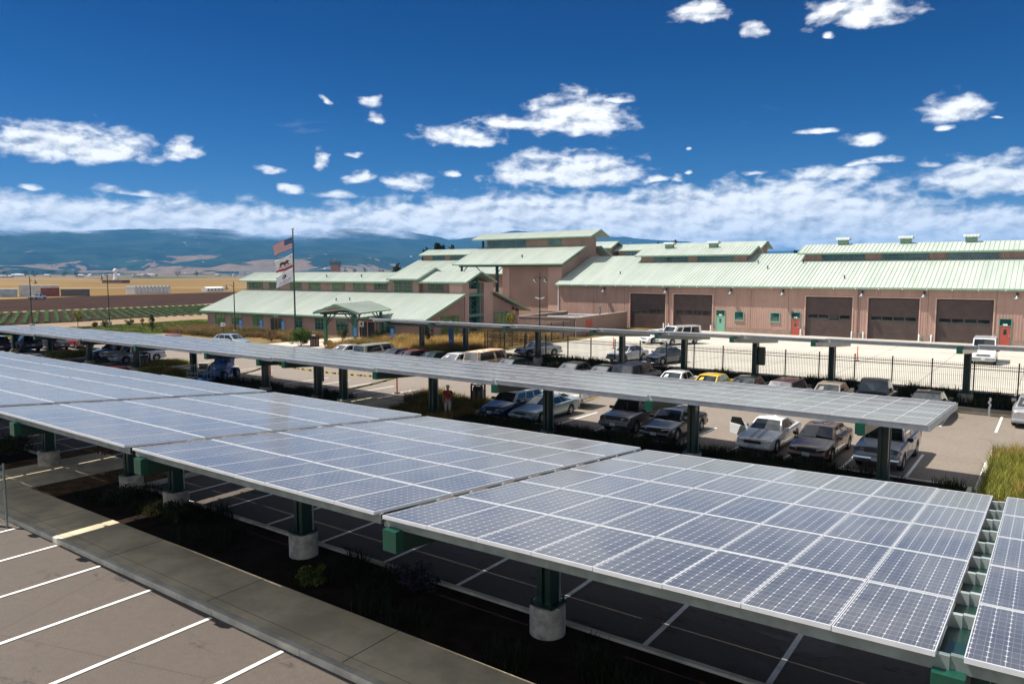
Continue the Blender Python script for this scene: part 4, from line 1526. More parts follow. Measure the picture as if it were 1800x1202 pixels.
# entrance portico, turned towards the car park
def portico():
    t = thing('entrance_canopy', 'gabled entrance canopy with pale green roof on green posts', 'entrance canopy', (-65.45, 55.3, 0), R(23.5))
    L, W = 7.6, 2.75
    ze, zr = 3.60, 4.52
    mb = MB()
    pts = lambda x, z: (x, 0, z)
    for s in (-1, 1):
        x0, x1 = s * W, 0.0
        n = 17
        y0, y1 = -1.1, L + 0.6
        mb.prism([(x0, y0, ze), (x1 - 0.001 * s * -1, y0, zr), (x1 - 0.001 * s * -1, y0, zr - 0.1), (x0, y0, ze - 0.1)], (0, y1 - y0, 0))
        for i in range(n + 1):
            y = y0 + 0.02 + (y1 - y0 - 0.09) * i / n
            mb.prism([(x0 * 0.985, y, ze + 0.018), (x1 + 0.03 * s, y, zr - 0.008), (x1 + 0.03 * s, y, zr + 0.06), (x0 * 0.985, y, ze + 0.085)], (0, 0.05, 0))
    mb.build('roof', M_ROOF, t)
    mb = MB()
    for s in (-1, 1):
        mb.prism([(s * W, -1.2, ze + 0.03), (0, -1.2, zr + 0.03), (0, -1.2, zr - 0.22), (s * W, -1.2, ze - 0.22)], (0, 0.095, 0))
        mb.box(s * W - 0.08 if s < 0 else s * W + 0.002, s * W - 0.002 if s < 0 else s * W + 0.08, -1.1, L + 0.6, ze - 0.2, ze)
    mb.build('fascia', M_TRIM, t)
    mb = MB()
    for s in (-1, 1):
        for y in (0.0, L - 0.4):
            mb.box(s * 1.85 - 0.15, s * 1.85 + 0.15, y - 0.15, y + 0.15, ze - 0.52, ze - 0.25)
        mb.box(s * 1.85 - 0.14, s * 1.85 + 0.14, -1.0, L, ze - 0.249, ze - 0.02)
    for y in (0.0, L * 0.5, L - 0.4):
        mb.bar((-1.7, y, ze - 0.2), (1.7, y, ze - 0.2), 0.14, 0.18)
    mb.build('beam', M_GREEN, t)
    for s in (-1, 1):
        for y in (0.0, L - 0.4):
            mb = MB()
            mb.box(s * 1.85 - 0.17, s * 1.85 + 0.17, y - 0.17, y + 0.17, 0.15, ze - 0.521)
            p = mb.build('post', pm('mid_green_steel', (0.045, 0.17, 0.10), 0.4, 0.1, 2), t, bevel=0.02)
            mb = MB()
            mb.box(s * 1.85 - 0.24, s * 1.85 + 0.24, y - 0.24, y + 0.24, -0.1, 0.149)
            mb.build('post_base', M_CONC, p)
            mb = MB()
            mb.bar((s * 1.7, y, 2.1), (s * 0.55, y, ze - 0.25), 0.1, 0.1)
            dy = 1.4 if y < 1 else -1.4
            mb.bar((s * 1.85, y + (0.15 if dy > 0 else -0.15), 2.1), (s * 1.85, y + dy, ze - 0.26), 0.1, 0.1)
            mb.build('brace', M_GREEN, p)


portico()


# block enclosure in front of the hall
def enclosure():
    t = thing('block_enclosure', 'low tan block-walled enclosure with open roof beside the garage', 'enclosure', (0, 0, 0))
    pts = [(-51.2, 97.0), (-48.9, 79.2), (-56.9, 78.0), (-58.4, 92.2), (-64.0, 93.0)]
    hz = 2.3
    mb = MB()
    for (a, b) in zip(pts[:-1], pts[1:]):
        d = (Vector((b[0] - a[0], b[1] - a[1], 0))).normalized()
        n = Vector((-d.y, d.x, 0)) * 0.12
        A, B = Vector((*a, -0.2)), Vector((*b, -0.2))
        mb.prism([A - n - d * 0.12, B - n + d * 0.117, B + n + d * 0.117, A + n - d * 0.12], (0, 0, hz + 0.2))
    mb.build('block_wall', M_BLOCK, t)
    mb = MB()
    for (a, b) in zip(pts[:-1], pts[1:]):
        d = (Vector((b[0] - a[0], b[1] - a[1], 0))).normalized()
        n = Vector((-d.y, d.x, 0)) * 0.17
        A, B = Vector((*a, hz + 0.002)), Vector((*b, hz + 0.002))
        mb.prism([A - n, B - n, B + n, A + n], (0, 0, 0.1))
    mb.build('wall_cap', pm('pale_cap', (0.42, 0.33, 0.27), 0.8), t)
    mb = MB()
    mb.prism([(-51.4, 96.8, 1.9), (-49.2, 79.5, 1.9), (-56.7, 78.3, 1.9), (-58.2, 92.0, 1.9)], (0, 0, 0.08))
    mb.build('flat_roof', pm('roof_gravel', (0.10, 0.085, 0.07), 0.9, 0.3, 1.0), t)
    mb = MB()
    mb.bar((-51.0, 92, 2.06), (-57.5, 91, 2.06), 0.25, 0.14)
    mb.bar((-50.3, 86, 2.06), (-57.0, 85, 2.06), 0.25, 0.14)
    mb.bar((-53.0, 95, 2.08), (-52.0, 80, 2.08), 0.2, 0.14)
    mb.build('duct', M_WHITE, t)
    mb = MB()
    mb.cyl((-51.6, 90.0, 1.9), (-51.6, 90.0, 3.2), 0.14, n=10)
    mb.cyl((-51.6, 90.0, 3.2), (-51.6, 90.0, 3.4), 0.24, n=10)
    mb.build('flue', M_GALV, t)
    # red door in the wall that faces the yard
    a, b = Vector((-51.2, 97.0, 0)), Vector((-48.9, 79.2, 0))
    d = (b - a).normalized()
    n = Vector((-d.y, d.x, 0))
    p = b - d * 3.0 + n * 0.125
    mb = MB()
    mb.prism([p, p - d * 2.0, p - d * 2.0 + n * 0.04, p + n * 0.04], (0, 0, 1.95))
    mb.build('door', M_REDDOOR, t)


enclosure()
# ------------------------------------------------------------------ vehicles
def lerp_tab(tab, x):
    for (a, va), (b, vb) in zip(tab[:-1], tab[1:]):
        if x <= b:
            t = 0 if b == a else max(0.0, (x - a) / (b - a))
            return va + (vb - va) * t
    return tab[-1][1]


KINDS = {
    # top: hood / belt / deck height, as a share of total height; gh: windscreen base, roof front, roof rear, rear glass base (share of length from the nose)
    'sedan': dict(L=4.7, W=1.78, H=1.43, top=[(0, .40), (.012, .45), (.05, .495), (.15, .545), (.30, .625), (.34, .64), (.78, .665), (.84, .665), (.97, .63), (1, .56)], gh=(.285, .42, .70, .855), wb=(.185, .80), r=.32, doors=4, roofw=.70),
    'coupe': dict(L=4.7, W=1.82, H=1.36, top=[(0, .38), (.012, .44), (.05, .50), (.16, .56), (.33, .64), (.38, .655), (.76, .70), (.86, .70), (.97, .665), (1, .58)], gh=(.33, .475, .66, .85), wb=(.185, .79), r=.33, doors=2, roofw=.68),
    'hatch': dict(L=4.2, W=1.72, H=1.46, top=[(0, .40), (.015, .46), (.05, .50), (.15, .555), (.27, .64), (.3, .65), (.9, .68), (.98, .66), (1, .60)], gh=(.255, .40, .84, .975), wb=(.19, .80), r=.31, doors=4, roofw=.72),
    'wagon': dict(L=4.5, W=1.75, H=1.50, top=[(0, .36), (.012, .42), (.05, .47), (.15, .54), (.28, .62), (.32, .635), (.93, .66), (.985, .65), (1, .58)], gh=(.265, .39, .90, .985), wb=(.19, .79), r=.32, doors=4, roofw=.72),
    'suv': dict(L=4.75, W=1.85, H=1.76, top=[(0, .42), (.008, .50), (.03, .555), (.12, .585), (.27, .625), (.31, .635), (.95, .645), (.99, .64), (1, .58)], gh=(.265, .365, .93, .992), wb=(.185, .79), r=.37, doors=4, roofw=.76),
    'pickup': dict(L=5.4, W=1.90, H=1.75, top=[(0, .40), (.008, .50), (.03, .555), (.12, .575), (.26, .60), (.30, .605), (.98, .605), (1, .58)], gh=(.262, .345, .545, .58), wb=(.165, .79), r=.37, doors=2, roofw=.78, bed=(.60, .985)),
    'van': dict(L=5.4, W=2.0, H=2.10, top=[(0, .30), (.008, .40), (.03, .455), (.10, .475), (.17, .52), (.2, .535), (.97, .54), (.995, .54), (1, .48)], gh=(.150, .285, .975, .997), wb=(.155, .80), r=.37, doors=2, roofw=.84),
    'bubble': dict(L=4.1, W=1.72, H=1.50, top=[(0, .30), (.02, .38), (.07, .46), (.16, .53), (.27, .60), (.31, .61), (.75, .64), (.88, .58), (.97, .45), (1, .36)], gh=(.255, .42, .66, .90), wb=(.18, .80), r=.33, doors=2, roofw=.64),
}


def wheel_mesh(r, w):
    mb = MB()
    prof = [(r * .62, -w / 2), (r * .9, -w / 2), (r * .985, -w * .36), (r, 0), (r * .985, w * .36), (r * .9, w / 2), (r * .62, w / 2)]
    n = 24
    v, f = [], []
    for (rr, y) in prof:
        for i in range(n):
            t = 2 * math.pi * i / n
            v.append((rr * math.cos(t), y, rr * math.sin(t)))
    for k in range(len(prof) - 1):
        for i in range(n):
            j = (i + 1) % n
            f.append((k * n + i, k * n + j, (k + 1) * n + j, (k + 1) * n + i))
    mb.mesh(v, f)
    mb.cyl((0, -w * .3, 0), (0, w * .3, 0), r * .625, n=24)
    return mb


def rim_mesh(r, w, side, spokes=5):
    mb = MB()
    y0 = side * w * .302
    y1 = side * w * .44
    n = 24
    v, f = [], []
    for rr, y in ((r * .60, y1), (r * .64, y1), (r * .60, y0), (r * .52, y0)):
        for i in range(n):
            t = 2 * math.pi * i / n
            v.append((rr * math.cos(t), y, rr * math.sin(t)))
    for a, b in ((0, 1), (0, 3)):
        for i in range(n):
            j = (i + 1) % n
            f.append((a * n + i, a * n + j, b * n + j, b * n + i))
    mb.mesh(v, f)
    for k in range(spokes):
        t = 2 * math.pi * k / spokes + .3
        p = Vector((math.cos(t), 0, math.sin(t)))
        q = Vector((-math.sin(t), 0, math.cos(t)))
        a, b = p * r * .06, p * r * .58
        yo = Vector((0, y1 * .97, 0))
        mb.prism([a - q * r * .10 + yo, b - q * r * .075 + yo, b + q * r * .075 + yo, a + q * r * .10 + yo], (0, -side * w * .06, 0))
    mb.cyl((0, y0, 0), (0, y1 * 1.02, 0), r * .14, n=12)
    return mb


WPROTO = {}


def car(name, label, cat, kind, x, y, heading, col, group=None, L=None, W=None, H=None, metal=0.0, glass=None, glass_rear=None, rack=False, stripe=None, lower=None, sunroof=False, open_door=False, rough=0.28,
        bumper=None, anchor='front', plate=True, cap=False, dirt=None, amber=False, rim=None, roof_paint=None, z=0.0):
    """x, y: ground point under the middle of the nose (or the tail, or the centre); heading in degrees, 0 = +x"""
    K = KINDS[kind]
    L, W, H = L or K['L'], W or K['W'], H or K['H']
    h = R(heading)
    if anchor == 'front':
        x, y = x - math.cos(h) * L / 2, y - math.sin(h) * L / 2
    elif anchor == 'rear':
        x, y = x + math.cos(h) * L / 2, y + math.sin(h) * L / 2
    t = thing(name, label, cat, (x, y, z), h, group)
    key = '%s_%s' % (name, '_'.join('%.3f' % c for c in col))
    P = pm('car_paint_' + key, col, rough, 0.03, 1.2, metal, 0.0, None, 0.8, col2=dirt) if dirt is None else pm('car_paint_' + key, col, 0.6, 0.1, 2.5, 0, 0.0, None, 0.0, col2=dirt, lo=0.42, hi=0.58, detail=9)
    rp = paint('two_' + name + '%.2f' % roof_paint[0], roof_paint) if roof_paint else P
    glass = glass or M_CARGL
    glass_rear = glass_rear or glass
    hw = W / 2
    r = K['r'] * H / K['H'] * 1.0
    wx = [q * L for q in K['wb']]
    zb0 = 0.19 if kind in ('sedan', 'coupe', 'hatch', 'wagon', 'bubble') else 0.28
    wtab = [(0, .80), (.02, .87), (.06, .94), (.14, .985), (.25, 1), (.85, 1), (.94, .965), (.985, .90), (1, .84)]
    if kind in ('pickup', 'van', 'suv'):
        wtab = [(0, .88), (.015, .93), (.05, .97), (.14, .99), (.25, 1), (.90, 1), (.97, .985), (1, .95)]
    btab = [(0, zb0 + .13), (.03, zb0 + .04), (.08, zb0), (.93, zb0 + .01), (.98, zb0 + .07), (1, zb0 + .16)]
    ra = r + 0.055
    xs = set(np.linspace(0, 1, 25).tolist() + [.006, .015, .03, .06, .94, .97, .985, .995])
    for wxx in wx:
        for k in range(-5, 6):
            xs.add((wxx + ra * math.sin(k / 5 * math.pi / 2) * 1.0) / L)
    bed = K.get('bed')
    if cap:
        bed = None
    if bed:
        for b in bed:
            xs.add(b - 0.0008)
            xs.add(b + 0.0008)
    xs = sorted(q for q in xs if 0 <= q <= 1)

    def sec(q, g=0.0):
        w = lerp_tab(wtab, q) * hw
        zt = lerp_tab(K['top'], q) * H
        zb = lerp_tab(btab, q)
        arch = zb
        for wxx in wx:
            d = abs(q * L - wxx)
            if d < ra:
                arch = max(arch, r + math.sqrt(max(0, ra * ra - d * d)))
        arch = min(arch, zt - 0.10)
        hh = zt - zb
        pts = [(0, zb), (w * .60, zb), (w * .62, arch), (w * .955, max(zb + 0.02, arch)), (w * .985, max(zb + .20 * hh, arch + .012)), (w, max(zb + .52 * hh, arch + .03)), (w * .985, max(zt - .16 * hh, arch + .055)), (w * .955, zt - .05 * hh), (w * .88, zt)]
        inbed = bed and bed[0] <= q <= bed[1]
        if inbed:
            zf = zb + .42 * hh
            pts += [(w * .86, zt), (w * .845, zf), (0, zf)]
        else:
            cr = .022 if q < .97 else 0.0
            pts += [(w * .70, zt + cr), (w * .36, zt + cr * 1.8), (0, zt + cr * 2.0)]
        return [(yy, zz) for yy, zz in pts]

    rows = []
    for q in xs:
        s = sec(q)
        xx = L / 2 - q * L
        rows.append([(xx, a, b) for a, b in s] + [(xx, -a, b) for a, b in reversed(s[1:-1])])
    n = len(rows[0])
    mb = MB()
    v = [p for rw in rows for p in rw]
    f = []
    for k in range(len(rows) - 1):
        for i in range(n):
            j = (i + 1) % n
            f.append((k * n + i, k * n + j, (k + 1) * n + j, (k + 1) * n + i))
    f.append(tuple(range(n)))
    f.append(tuple((len(rows) - 1) * n + i for i in range(n)))
    mb.mesh(v, f)
    body = mb.build('body', P, t, smooth=38)
    if lower:
        body.data.materials.append(paint('low_' + name, lower))
        for p in body.data.polygons:
            if p.center.z < (lerp_tab(K['top'], .5) * H) * 0.74 and abs(p.normal.z) < .8:
                p.material_index = 1

    # greenhouse
    g = K['gh']
    if cap:
        g = (g[0], g[1], .975, .992)
    X = lambda q: L / 2 - q * L
    zt = lambda q: lerp_tab(K['top'], q) * H
    rw_ = K['roofw'] * hw
    bw = .885 * hw
    zr0 = zt(g[0]) - .012
    zr3 = zt(g[3]) - .012
    roofz = H - .03
    A, B, C, D = (X(g[0]), bw, zr0), (X(g[1]), rw_, roofz - .015), (X(g[2]), rw_, roofz - .02), (X(g[3]), bw * (.97 if kind in ('sedan', 'coupe', 'bubble') else 1), zr3)
    mir = lambda p: (p[0], -p[1], p[2])
    mb = MB()
    vs = [A, B, C, D, mir(A), mir(B), mir(C), mir(D), (B[0] + .04, 0, roofz + .015), (C[0] - .03, 0, roofz + .012), (A[0] + .07, 0, A[2] + .02), (D[0] - .03, 0, D[2])]
    mid = ((B[0] + C[0]) / 2, rw_, roofz + .004)
    vs += [mid, mir(mid), (mid[0], 0, roofz + .03)]
    mb.mesh(vs, [(0, 1, 12, 2, 3), (7, 6, 13, 5, 4), (10, 8, 1, 0), (4, 5, 8, 10), (8, 14, 12, 1), (14, 9, 2, 12), (5, 13, 14, 8), (13, 6, 9, 14), (9, 11, 3, 2), (6, 7, 11, 9)])
    cab = mb.build('cabin', rp, t, smooth=50)

    def lerp3(p, q, s):
        return Vector(p).lerp(Vector(q), s)

    def poly_glass(pts, nm, mat, th=.010):
        pts = [Vector(p) for p in pts]
        nn = (pts[1] - pts[0]).cross(pts[-1] - pts[0]).normalized()
        c = sum(pts, Vector()) / len(pts)
        if nn.dot(c - Vector((0, 0, H * .55))) < 0:
            nn = -nn
        m = MB()
        m.prism([p - nn * .004 for p in pts], nn * (th + .004))
        return m.build(nm, mat, t)
    # windscreen and rear window, two facets each joined in one mesh
    def screen(nm, lo, hi, lom, him, mat, a=.10, b=.93, s=.90):
        m = MB()
        pl = lambda e: (lerp3(lo, hi, e))
        pm_ = lambda e: (lerp3(lom, him, e))
        for sg in (1, -1):
            q = [pm_(a), pm_(b)]
            e0, e1 = pl(b), pl(a)
            e0 = pm_(b).lerp(e0, s)
            e1 = pm_(a).lerp(e1, s)
            pts = [q[0], q[1], e0, e1]
            if sg < 0:
                pts = [Vector((p.x, -p.y, p.z)) for p in pts]
            nn = (pts[1] - pts[0]).cross(pts[3] - pts[0]).normalized()
            if nn.z < 0:
                nn = -nn
            m.prism([p - nn * .003 for p in pts], nn * .012)
        return m.build(nm, mat, t)
    screen('windscreen', A, B, vs[10], vs[8], glass)
    screen('rear_window', D, C, vs[11], vs[9], glass_rear, a=.12 if kind not in ('suv', 'van', 'wagon') else .16)
    # side windows
    def sp(u, e):   # u along the side 0..1 at height e
        return lerp3(lerp3(A, B, e), lerp3(D, C, e), u)
    splits = {'sedan': [(.10, .475), (.505, .80), (.82, .90)], 'coupe': [(.10, .58), (.62, .80)], 'hatch': [(.09, .43), (.46, .74), (.77, .92)], 'wagon': [(.08, .36), (.385, .64), (.665, .93)],
              'suv': [(.08, .355), (.385, .635), (.67, .945)], 'pickup': [(.16, .84)], 'van': [(.085, .27), (.31, .60), (.63, .93)], 'bubble': [(.12, .56), (.60, .84)]}[kind]
    if cap:
        splits = [(.10, .38), (.45, .92)]
    for sg in (1, -1):
        for (ua, ub) in splits:
            sh = .03 if ub > .8 else 0
            pts = [sp(ua, .10), sp(ua + .012, .90), sp(ub - sh * .6, .90), sp(ub, .10)]
            if sg < 0:
                pts = [Vector((p.x, -p.y, p.z)) for p in pts]
            poly_glass(pts, 'side_window', glass)
    # wheels
    kw = (round(r, 3), kind in ('pickup', 'suv', 'van'))
    ww = .205 if not kw[1] else .235
    if kw not in WPROTO:
        WPROTO[kw] = None
    for wxx in wx:
        for sg in (1, -1):
            loc = (X(wxx / L), sg * (hw - ww / 2 - .015), r)
            if WPROTO[kw] is None:
                w = wheel_mesh(r, ww).build('wheel', M_RUBBER, t, smooth=40, loc=loc)
                rm = rim_mesh(r, ww, 1).build('rim', rim or M_RIM, w, smooth=30)
                rm2 = rim_mesh(r, ww, -1).build('rim', rim or M_RIM, None, smooth=30)
                rm2.parent = None
                WPROTO[kw] = (w.data, rm.data, rm2.data)
                bpy.data.objects.remove(rm2)
                if sg < 0:
                    rm.data = WPROTO[kw][2]
            else:
                d = WPROTO[kw]
                w = bpy.data.objects.new('wheel', d[0])
                COL.objects.link(w)
                w.parent = t
                w.location = loc
                rm = bpy.data.objects.new('rim', d[1] if sg > 0 else d[2])
                COL.objects.link(rm)
                rm.parent = w
    # lamps, grille, bumpers, plates, mirrors, doors
    zf = zt(.05)
    xf = L / 2
    zhl = {'sedan': .62, 'coupe': .58, 'hatch': .62, 'wagon': .60, 'suv': .86, 'pickup': .84, 'van': .80, 'bubble': .58}[kind] * H / K['H']
    xq = .022
    wq = lerp_tab(wtab, xq) * hw
    for sg in (1, -1):
        mb = MB()
        hl, hh = (.17, .065) if not kw[1] else (.15, .075)
        pts = [(X(.0) + .006, sg * wq * .52, zhl - hh), (X(.0) + .006, sg * wq * .52, zhl + hh * .8), (X(.035) + .01, sg * wq * 1.0, zhl + hh), (X(.035) + .01, sg * wq * 1.02, zhl - hh * .8)]
        mb.prism(pts, (-.10, 0, 0))
        mb.build('headlight', M_LAMP, t, bevel=.012)
        if amber or kw[1]:
            mb = MB()
            pts = [(X(.012) + .012, sg * wq * .86, zhl - hh * .8), (X(.012) + .012, sg * wq * .86, zhl + hh * .8), (X(.045) + .012, sg * wq * 1.04, zhl + hh * .8), (X(.045) + .012, sg * wq * 1.04, zhl - hh * .8)]
            mb.prism(pts, (-.06, 0, 0))
            mb.build('turn_signal', M_AMBER, t)
        mb = MB()
        ztl = zt(.97) - .17 if not kw[1] else zt(.97) - .22
        th = .075 if not kw[1] else .16
        wr = lerp_tab(wtab, .985) * hw
        pts = [(X(1) - .008, sg * wr * .66, ztl - th), (X(1) - .008, sg * wr * .66, ztl + th), (X(.975) - .008, sg * wr * 1.03, ztl + th), (X(.975) - .008, sg * wr * 1.03, ztl - th)]
        mb.prism(pts, (.06, 0, 0))
        mb.build('taillight', M_TAIL, t, bevel=.01)
        mb = MB()
        xm = X(g[0]) - .28
        mb.box(xm - .07, xm + .05, sg * hw * .93 if sg > 0 else sg * hw * .93 - .24, sg * hw * .93 + .24 if sg > 0 else sg * hw * .93, zr0 + .03, zr0 + .18)
        mb.build('mirror', P if kind in ('sedan', 'coupe') else M_DARK, t, bevel=.035)
    mb = MB()
    gw = hw * (.44 if not kw[1] else .48)
    mb.box(xf - .06, xf + .008, -gw, gw, zhl - .06, zhl + .07)
    gr = mb.build('grille', M_DARK, t, bevel=.012)
    if kind in ('suv', 'pickup', 'van'):
        mb = MB()
        mb.box(xf + .006, xf + .02, -gw * .98, gw * .98, zhl - .012, zhl + .02)
        mb.build('grille_bar', M_CHROME if kind != 'van' else M_GALV, gr)
    bm_ = bumper or (P if not kw[1] else M_DARK)
    for (e, xe) in (('front', xf), ('rear', -xf)):
        s = 1 if e == 'front' else -1
        mb = MB()
        zc = zb0 + .21 if not kw[1] else zb0 + .25
        bwid = lerp_tab(wtab, .02 if s > 0 else .98) * hw * .99
        prof = [(xe + s * .055, zc - .10), (xe + s * .075, zc), (xe + s * .06, zc + .09), (xe - s * .1, zc + .10), (xe - s * .1, zc - .12)]
        mb.prism([(a, -bwid, b) for a, b in prof], (0, 2 * bwid, 0))
        mb.build('bumper', bm_, t, bevel=.02)
        mb = MB()
        if plate:
            zp = zc + .0 if s > 0 else (zt(.985) - .28 if not kw[1] else zc + .2)
            xo = .078 if s > 0 or kw[1] else .01
            mb.box(xe + s * (xo - .01) if s > 0 else xe + s * (xo + .012), xe + s * (xo + .012) if s > 0 else xe + s * (xo - .01), -.155, .155, zp - .075, zp + .08)
            mb.build('licence_plate', M_PLATE, t)
    # door skins: slightly proud panels that leave a real gap
    nd = K['doors']
    spans = [(g[0] + .045, .50 if nd == 4 else .60)] + ([(.508, g[2] + .03 if kind not in ('wagon', 'suv', 'hatch') else .70)] if nd == 4 else [])
    if kind == 'pickup':
        spans = [(g[0] + .03, g[3] - .035)]
    if kind == 'van':
        spans = [(g[0] + .06, .36)]
    for sg in (1, -1):
        for di, (qa, qb) in enumerate(spans):
            qs = np.linspace(qa, qb, 5)
            if any(abs(qb * L - w) < ra for w in wx):
                pass
            mb = MB()
            vv, ff = [], []
            for q in qs:
                s = sec(q)
                for k in (4, 5, 6, 7):
                    yy, zz = s[k]
                    for o in (.007, -.01):
                        vv.append((X(q), sg * (yy + o), zz + (0.02 if k == 4 else 0)))
            m_ = 8
            for a in range(len(qs) - 1):
                for k in range(3):
                    for o in (0, 1):
                        i0 = a * m_ + k * 2 + o
                        ff.append((i0, i0 + 2, i0 + 2 + m_, i0 + m_))
                for k in (0, 3):
                    i0 = a * m_ + k * 2
                    ff.append((i0, i0 + 1, i0 + 1 + m_, i0 + m_))
            for a in (0, len(qs) - 1):
                for k in range(3):
                    i0 = a * m_ + k * 2
                    ff.append((i0, i0 + 1, i0 + 3, i0 + 2))
            mb.mesh(vv, ff)
            d = mb.build('door', P, t, smooth=35)
            qh = qb - .055
            s = sec(qh)
            mb = MB()
            yh, zh = s[6]
            mb.box(X(qh) - .07, X(qh) + .07, sg * (yh + .002) if sg > 0 else sg * (yh + .03), sg * (yh + .03) if sg > 0 else sg * (yh + .002), zh - .025, zh + .01)
            mb.build('handle', P if kind in ('sedan', 'coupe') else M_DARK, d)
    if rack:
        mb = MB()
        for sg in (1, -1):
            mb.tube([(B[0] - .1, sg * rw_ * .86, roofz + .01), (B[0] - .25, sg * rw_ * .86, roofz + .075), (C[0] + .2, sg * rw_ * .86, roofz + .075), (C[0] + .05, sg * rw_ * .86, roofz + .01)], .018, 6)
        for q in (.3, .75):
            xx = B[0] + (C[0] - B[0]) * q
            mb.tube([(xx, -rw_ * .86, roofz + .08), (xx, rw_ * .86, roofz + .08)], .015, 6)
        mb.build('roof_rack', M_DARK, t)
    if sunroof:
        mb = MB()
        xx = B[0] - .25
        mb.box(xx - .42, xx, -.36, .36, roofz + .0, roofz + .034)
        mb.build('sunroof', M_CARGL, t, bevel=.008)
    if stripe:
        mb = MB()
        for sg in (-1, 1):
            vv, ff = [], []
            qs = np.linspace(.02, g[0] - .01, 8)
            for q in qs:
                s = sec(q)
                z_ = lambda yy: s[-1][1] + (s[-2][1] - s[-1][1]) * abs(yy) / s[-2][0] + .004
                for yy in (sg * .08, sg * .24):
                    vv.append((X(q), yy, z_(yy)))
            ff = [(2 * k, 2 * k + 1, 2 * k + 3, 2 * k + 2) for k in range(len(qs) - 1)]
            mb.mesh(vv, ff)
        mb.build('hood_stripe', pm('stripe_grey', stripe, 0.4, 0.03, 2), t)
    if open_door:
        hx, hy = X(g[0] + .045), -hw * .99     # hinge on the car's right flank
        ang = R(-62)
        # the door swings on its front edge
        dl = 1.15
        mb = MB()
        dx, dy = -math.cos(ang), math.sin(ang)
        d0 = Vector((hx, hy, 0))
        dv = Vector((dx, dy, 0)) * dl
        nn = Vector((-dv.y, dv.x, 0)).normalized() * .05
        zl, zh = zb0 + .12, zt(.4)
        mb.prism([d0 + Vector((0, 0, zl)), d0 + dv + Vector((0, 0, zl + .05)), d0 + dv + Vector((0, 0, zh)), d0 + Vector((0, 0, zh))], nn)
        od = mb.build('open_door', P, t, bevel=.02)
        mb = MB()
        mb.prism([d0 + dv * .12 + nn * .3 + Vector((0, 0, zh + .004)), d0 + dv * .98 + nn * .3 + Vector((0, 0, zh + .004)), d0 + dv * .9 + nn * .3 + Vector((0, 0, zh + .30)), d0 + dv * .36 + nn * .3 + Vector((0, 0, zh + .36))], nn * .2)
        mb.build('side_window', M_CARGL, od)
    return t


CG = None
# --- row in the middle of the picture, noses towards the camera
car('station_wagon', 'dark blue wagon with pale roof and roof rack, beside the trash bin and tall grass', 'car', 'wagon', -24.75, 31.25, -91, (0.012, 0.045, 0.13), H=1.36, L=4.3, W=1.66, rack=True, roof_paint=(0.55, 0.56, 0.56), amber=True, metal=.2)
car('coupe', 'pale teal two-door coupe with open headlights parked beside the blue wagon', 'car', 'coupe', -22.8, 31.35, -91, (0.24, 0.31, 0.31), H=1.20, L=4.7, W=1.74, metal=.35)
car('pickup_truck', 'white pickup truck driving past behind the teal coupe', 'pickup truck', 'pickup', -25.2, 37.65, 181, (0.72, 0.72, 0.70), anchor='centre', L=6.0, W=2.0, H=1.85, bumper=M_CHROME)
car('suv', 'dark grey SUV with roof rack and amber lamps beside the black sedan', 'SUV', 'suv', -17.5, 31.95, -91, (0.11, 0.11, 0.10), L=4.5, W=1.75, H=1.58, rack=True, metal=.35, bumper=paint('suv_low', (0.09, 0.09, 0.088)))
car('sedan', 'black sedan with gold-tinted headlights parked right of the dark grey SUV', 'car', 'sedan', -15.17, 31.7, -91, (0.008, 0.009, 0.014), H=1.32, L=4.6, W=1.72)
car('coupe', 'white sporty coupe with one door open and fog lamps in its dark grille', 'car', 'coupe', -10.58, 32.05, -91, (0.76, 0.76, 0.74), H=1.30, L=4.6, W=1.72, stripe=(0.36, 0.36, 0.36), open_door=True)
car('sedan', 'brown sedan with sunroof parked between the white coupe and the big grey SUV', 'car', 'sedan', -8.24, 31.9, -91, (0.15, 0.078, 0.042), H=1.33, L=4.7, W=1.74, sunroof=True, metal=.4)
car('suv', 'big silver-grey SUV with chrome bumper behind the right-hand post', 'SUV', 'suv', -5.61, 32.15, -91, (0.25, 0.255, 0.27), L=4.9, W=1.82, H=1.70, rack=True, metal=.4, bumper=M_CHROME, amber=True)
# --- left middle row
car('sports_sedan', 'silver sports sedan with rear spoiler beside the tall green grass', 'car', 'sedan', -66.9, 30.75, -92, (0.42, 0.43, 0.45), L=4.4, W=1.68, metal=.4)
car('pickup_truck', 'pale tan pickup between the silver sports sedan and the dark blue sedan', 'pickup truck', 'pickup', -69.1, 30.9, -92, (0.40, 0.36, 0.27), L=4.5, W=1.66, H=1.52)
car('sedan', 'dark blue-grey sedan parked left of the pale tan pickup', 'car', 'sedan', -71.5, 30.8, -92, (0.06, 0.075, 0.10), L=4.5, W=1.68, metal=.3)
# --- cars under the near canopy whose roofs show over the panels
car('station_wagon', 'grey wagon with roof bars showing over the near panels at the picture edge', 'car', 'wagon', -66.6, 26.6, 90, (0.32, 0.33, 0.33), L=4.6, rack=True, metal=.3)
car('sedan', 'dark red sedan just showing over the panels beside the grey wagon', 'car', 'sedan', -63.6, 26.4, 90, (0.07, 0.012, 0.015), L=4.6)
car('sedan', 'dark maroon sedan in the shade showing over the panels under the silver sports sedan', 'car', 'sedan', -53.4, 27.2, 90, (0.11, 0.008, 0.010), L=4.7, H=1.42)
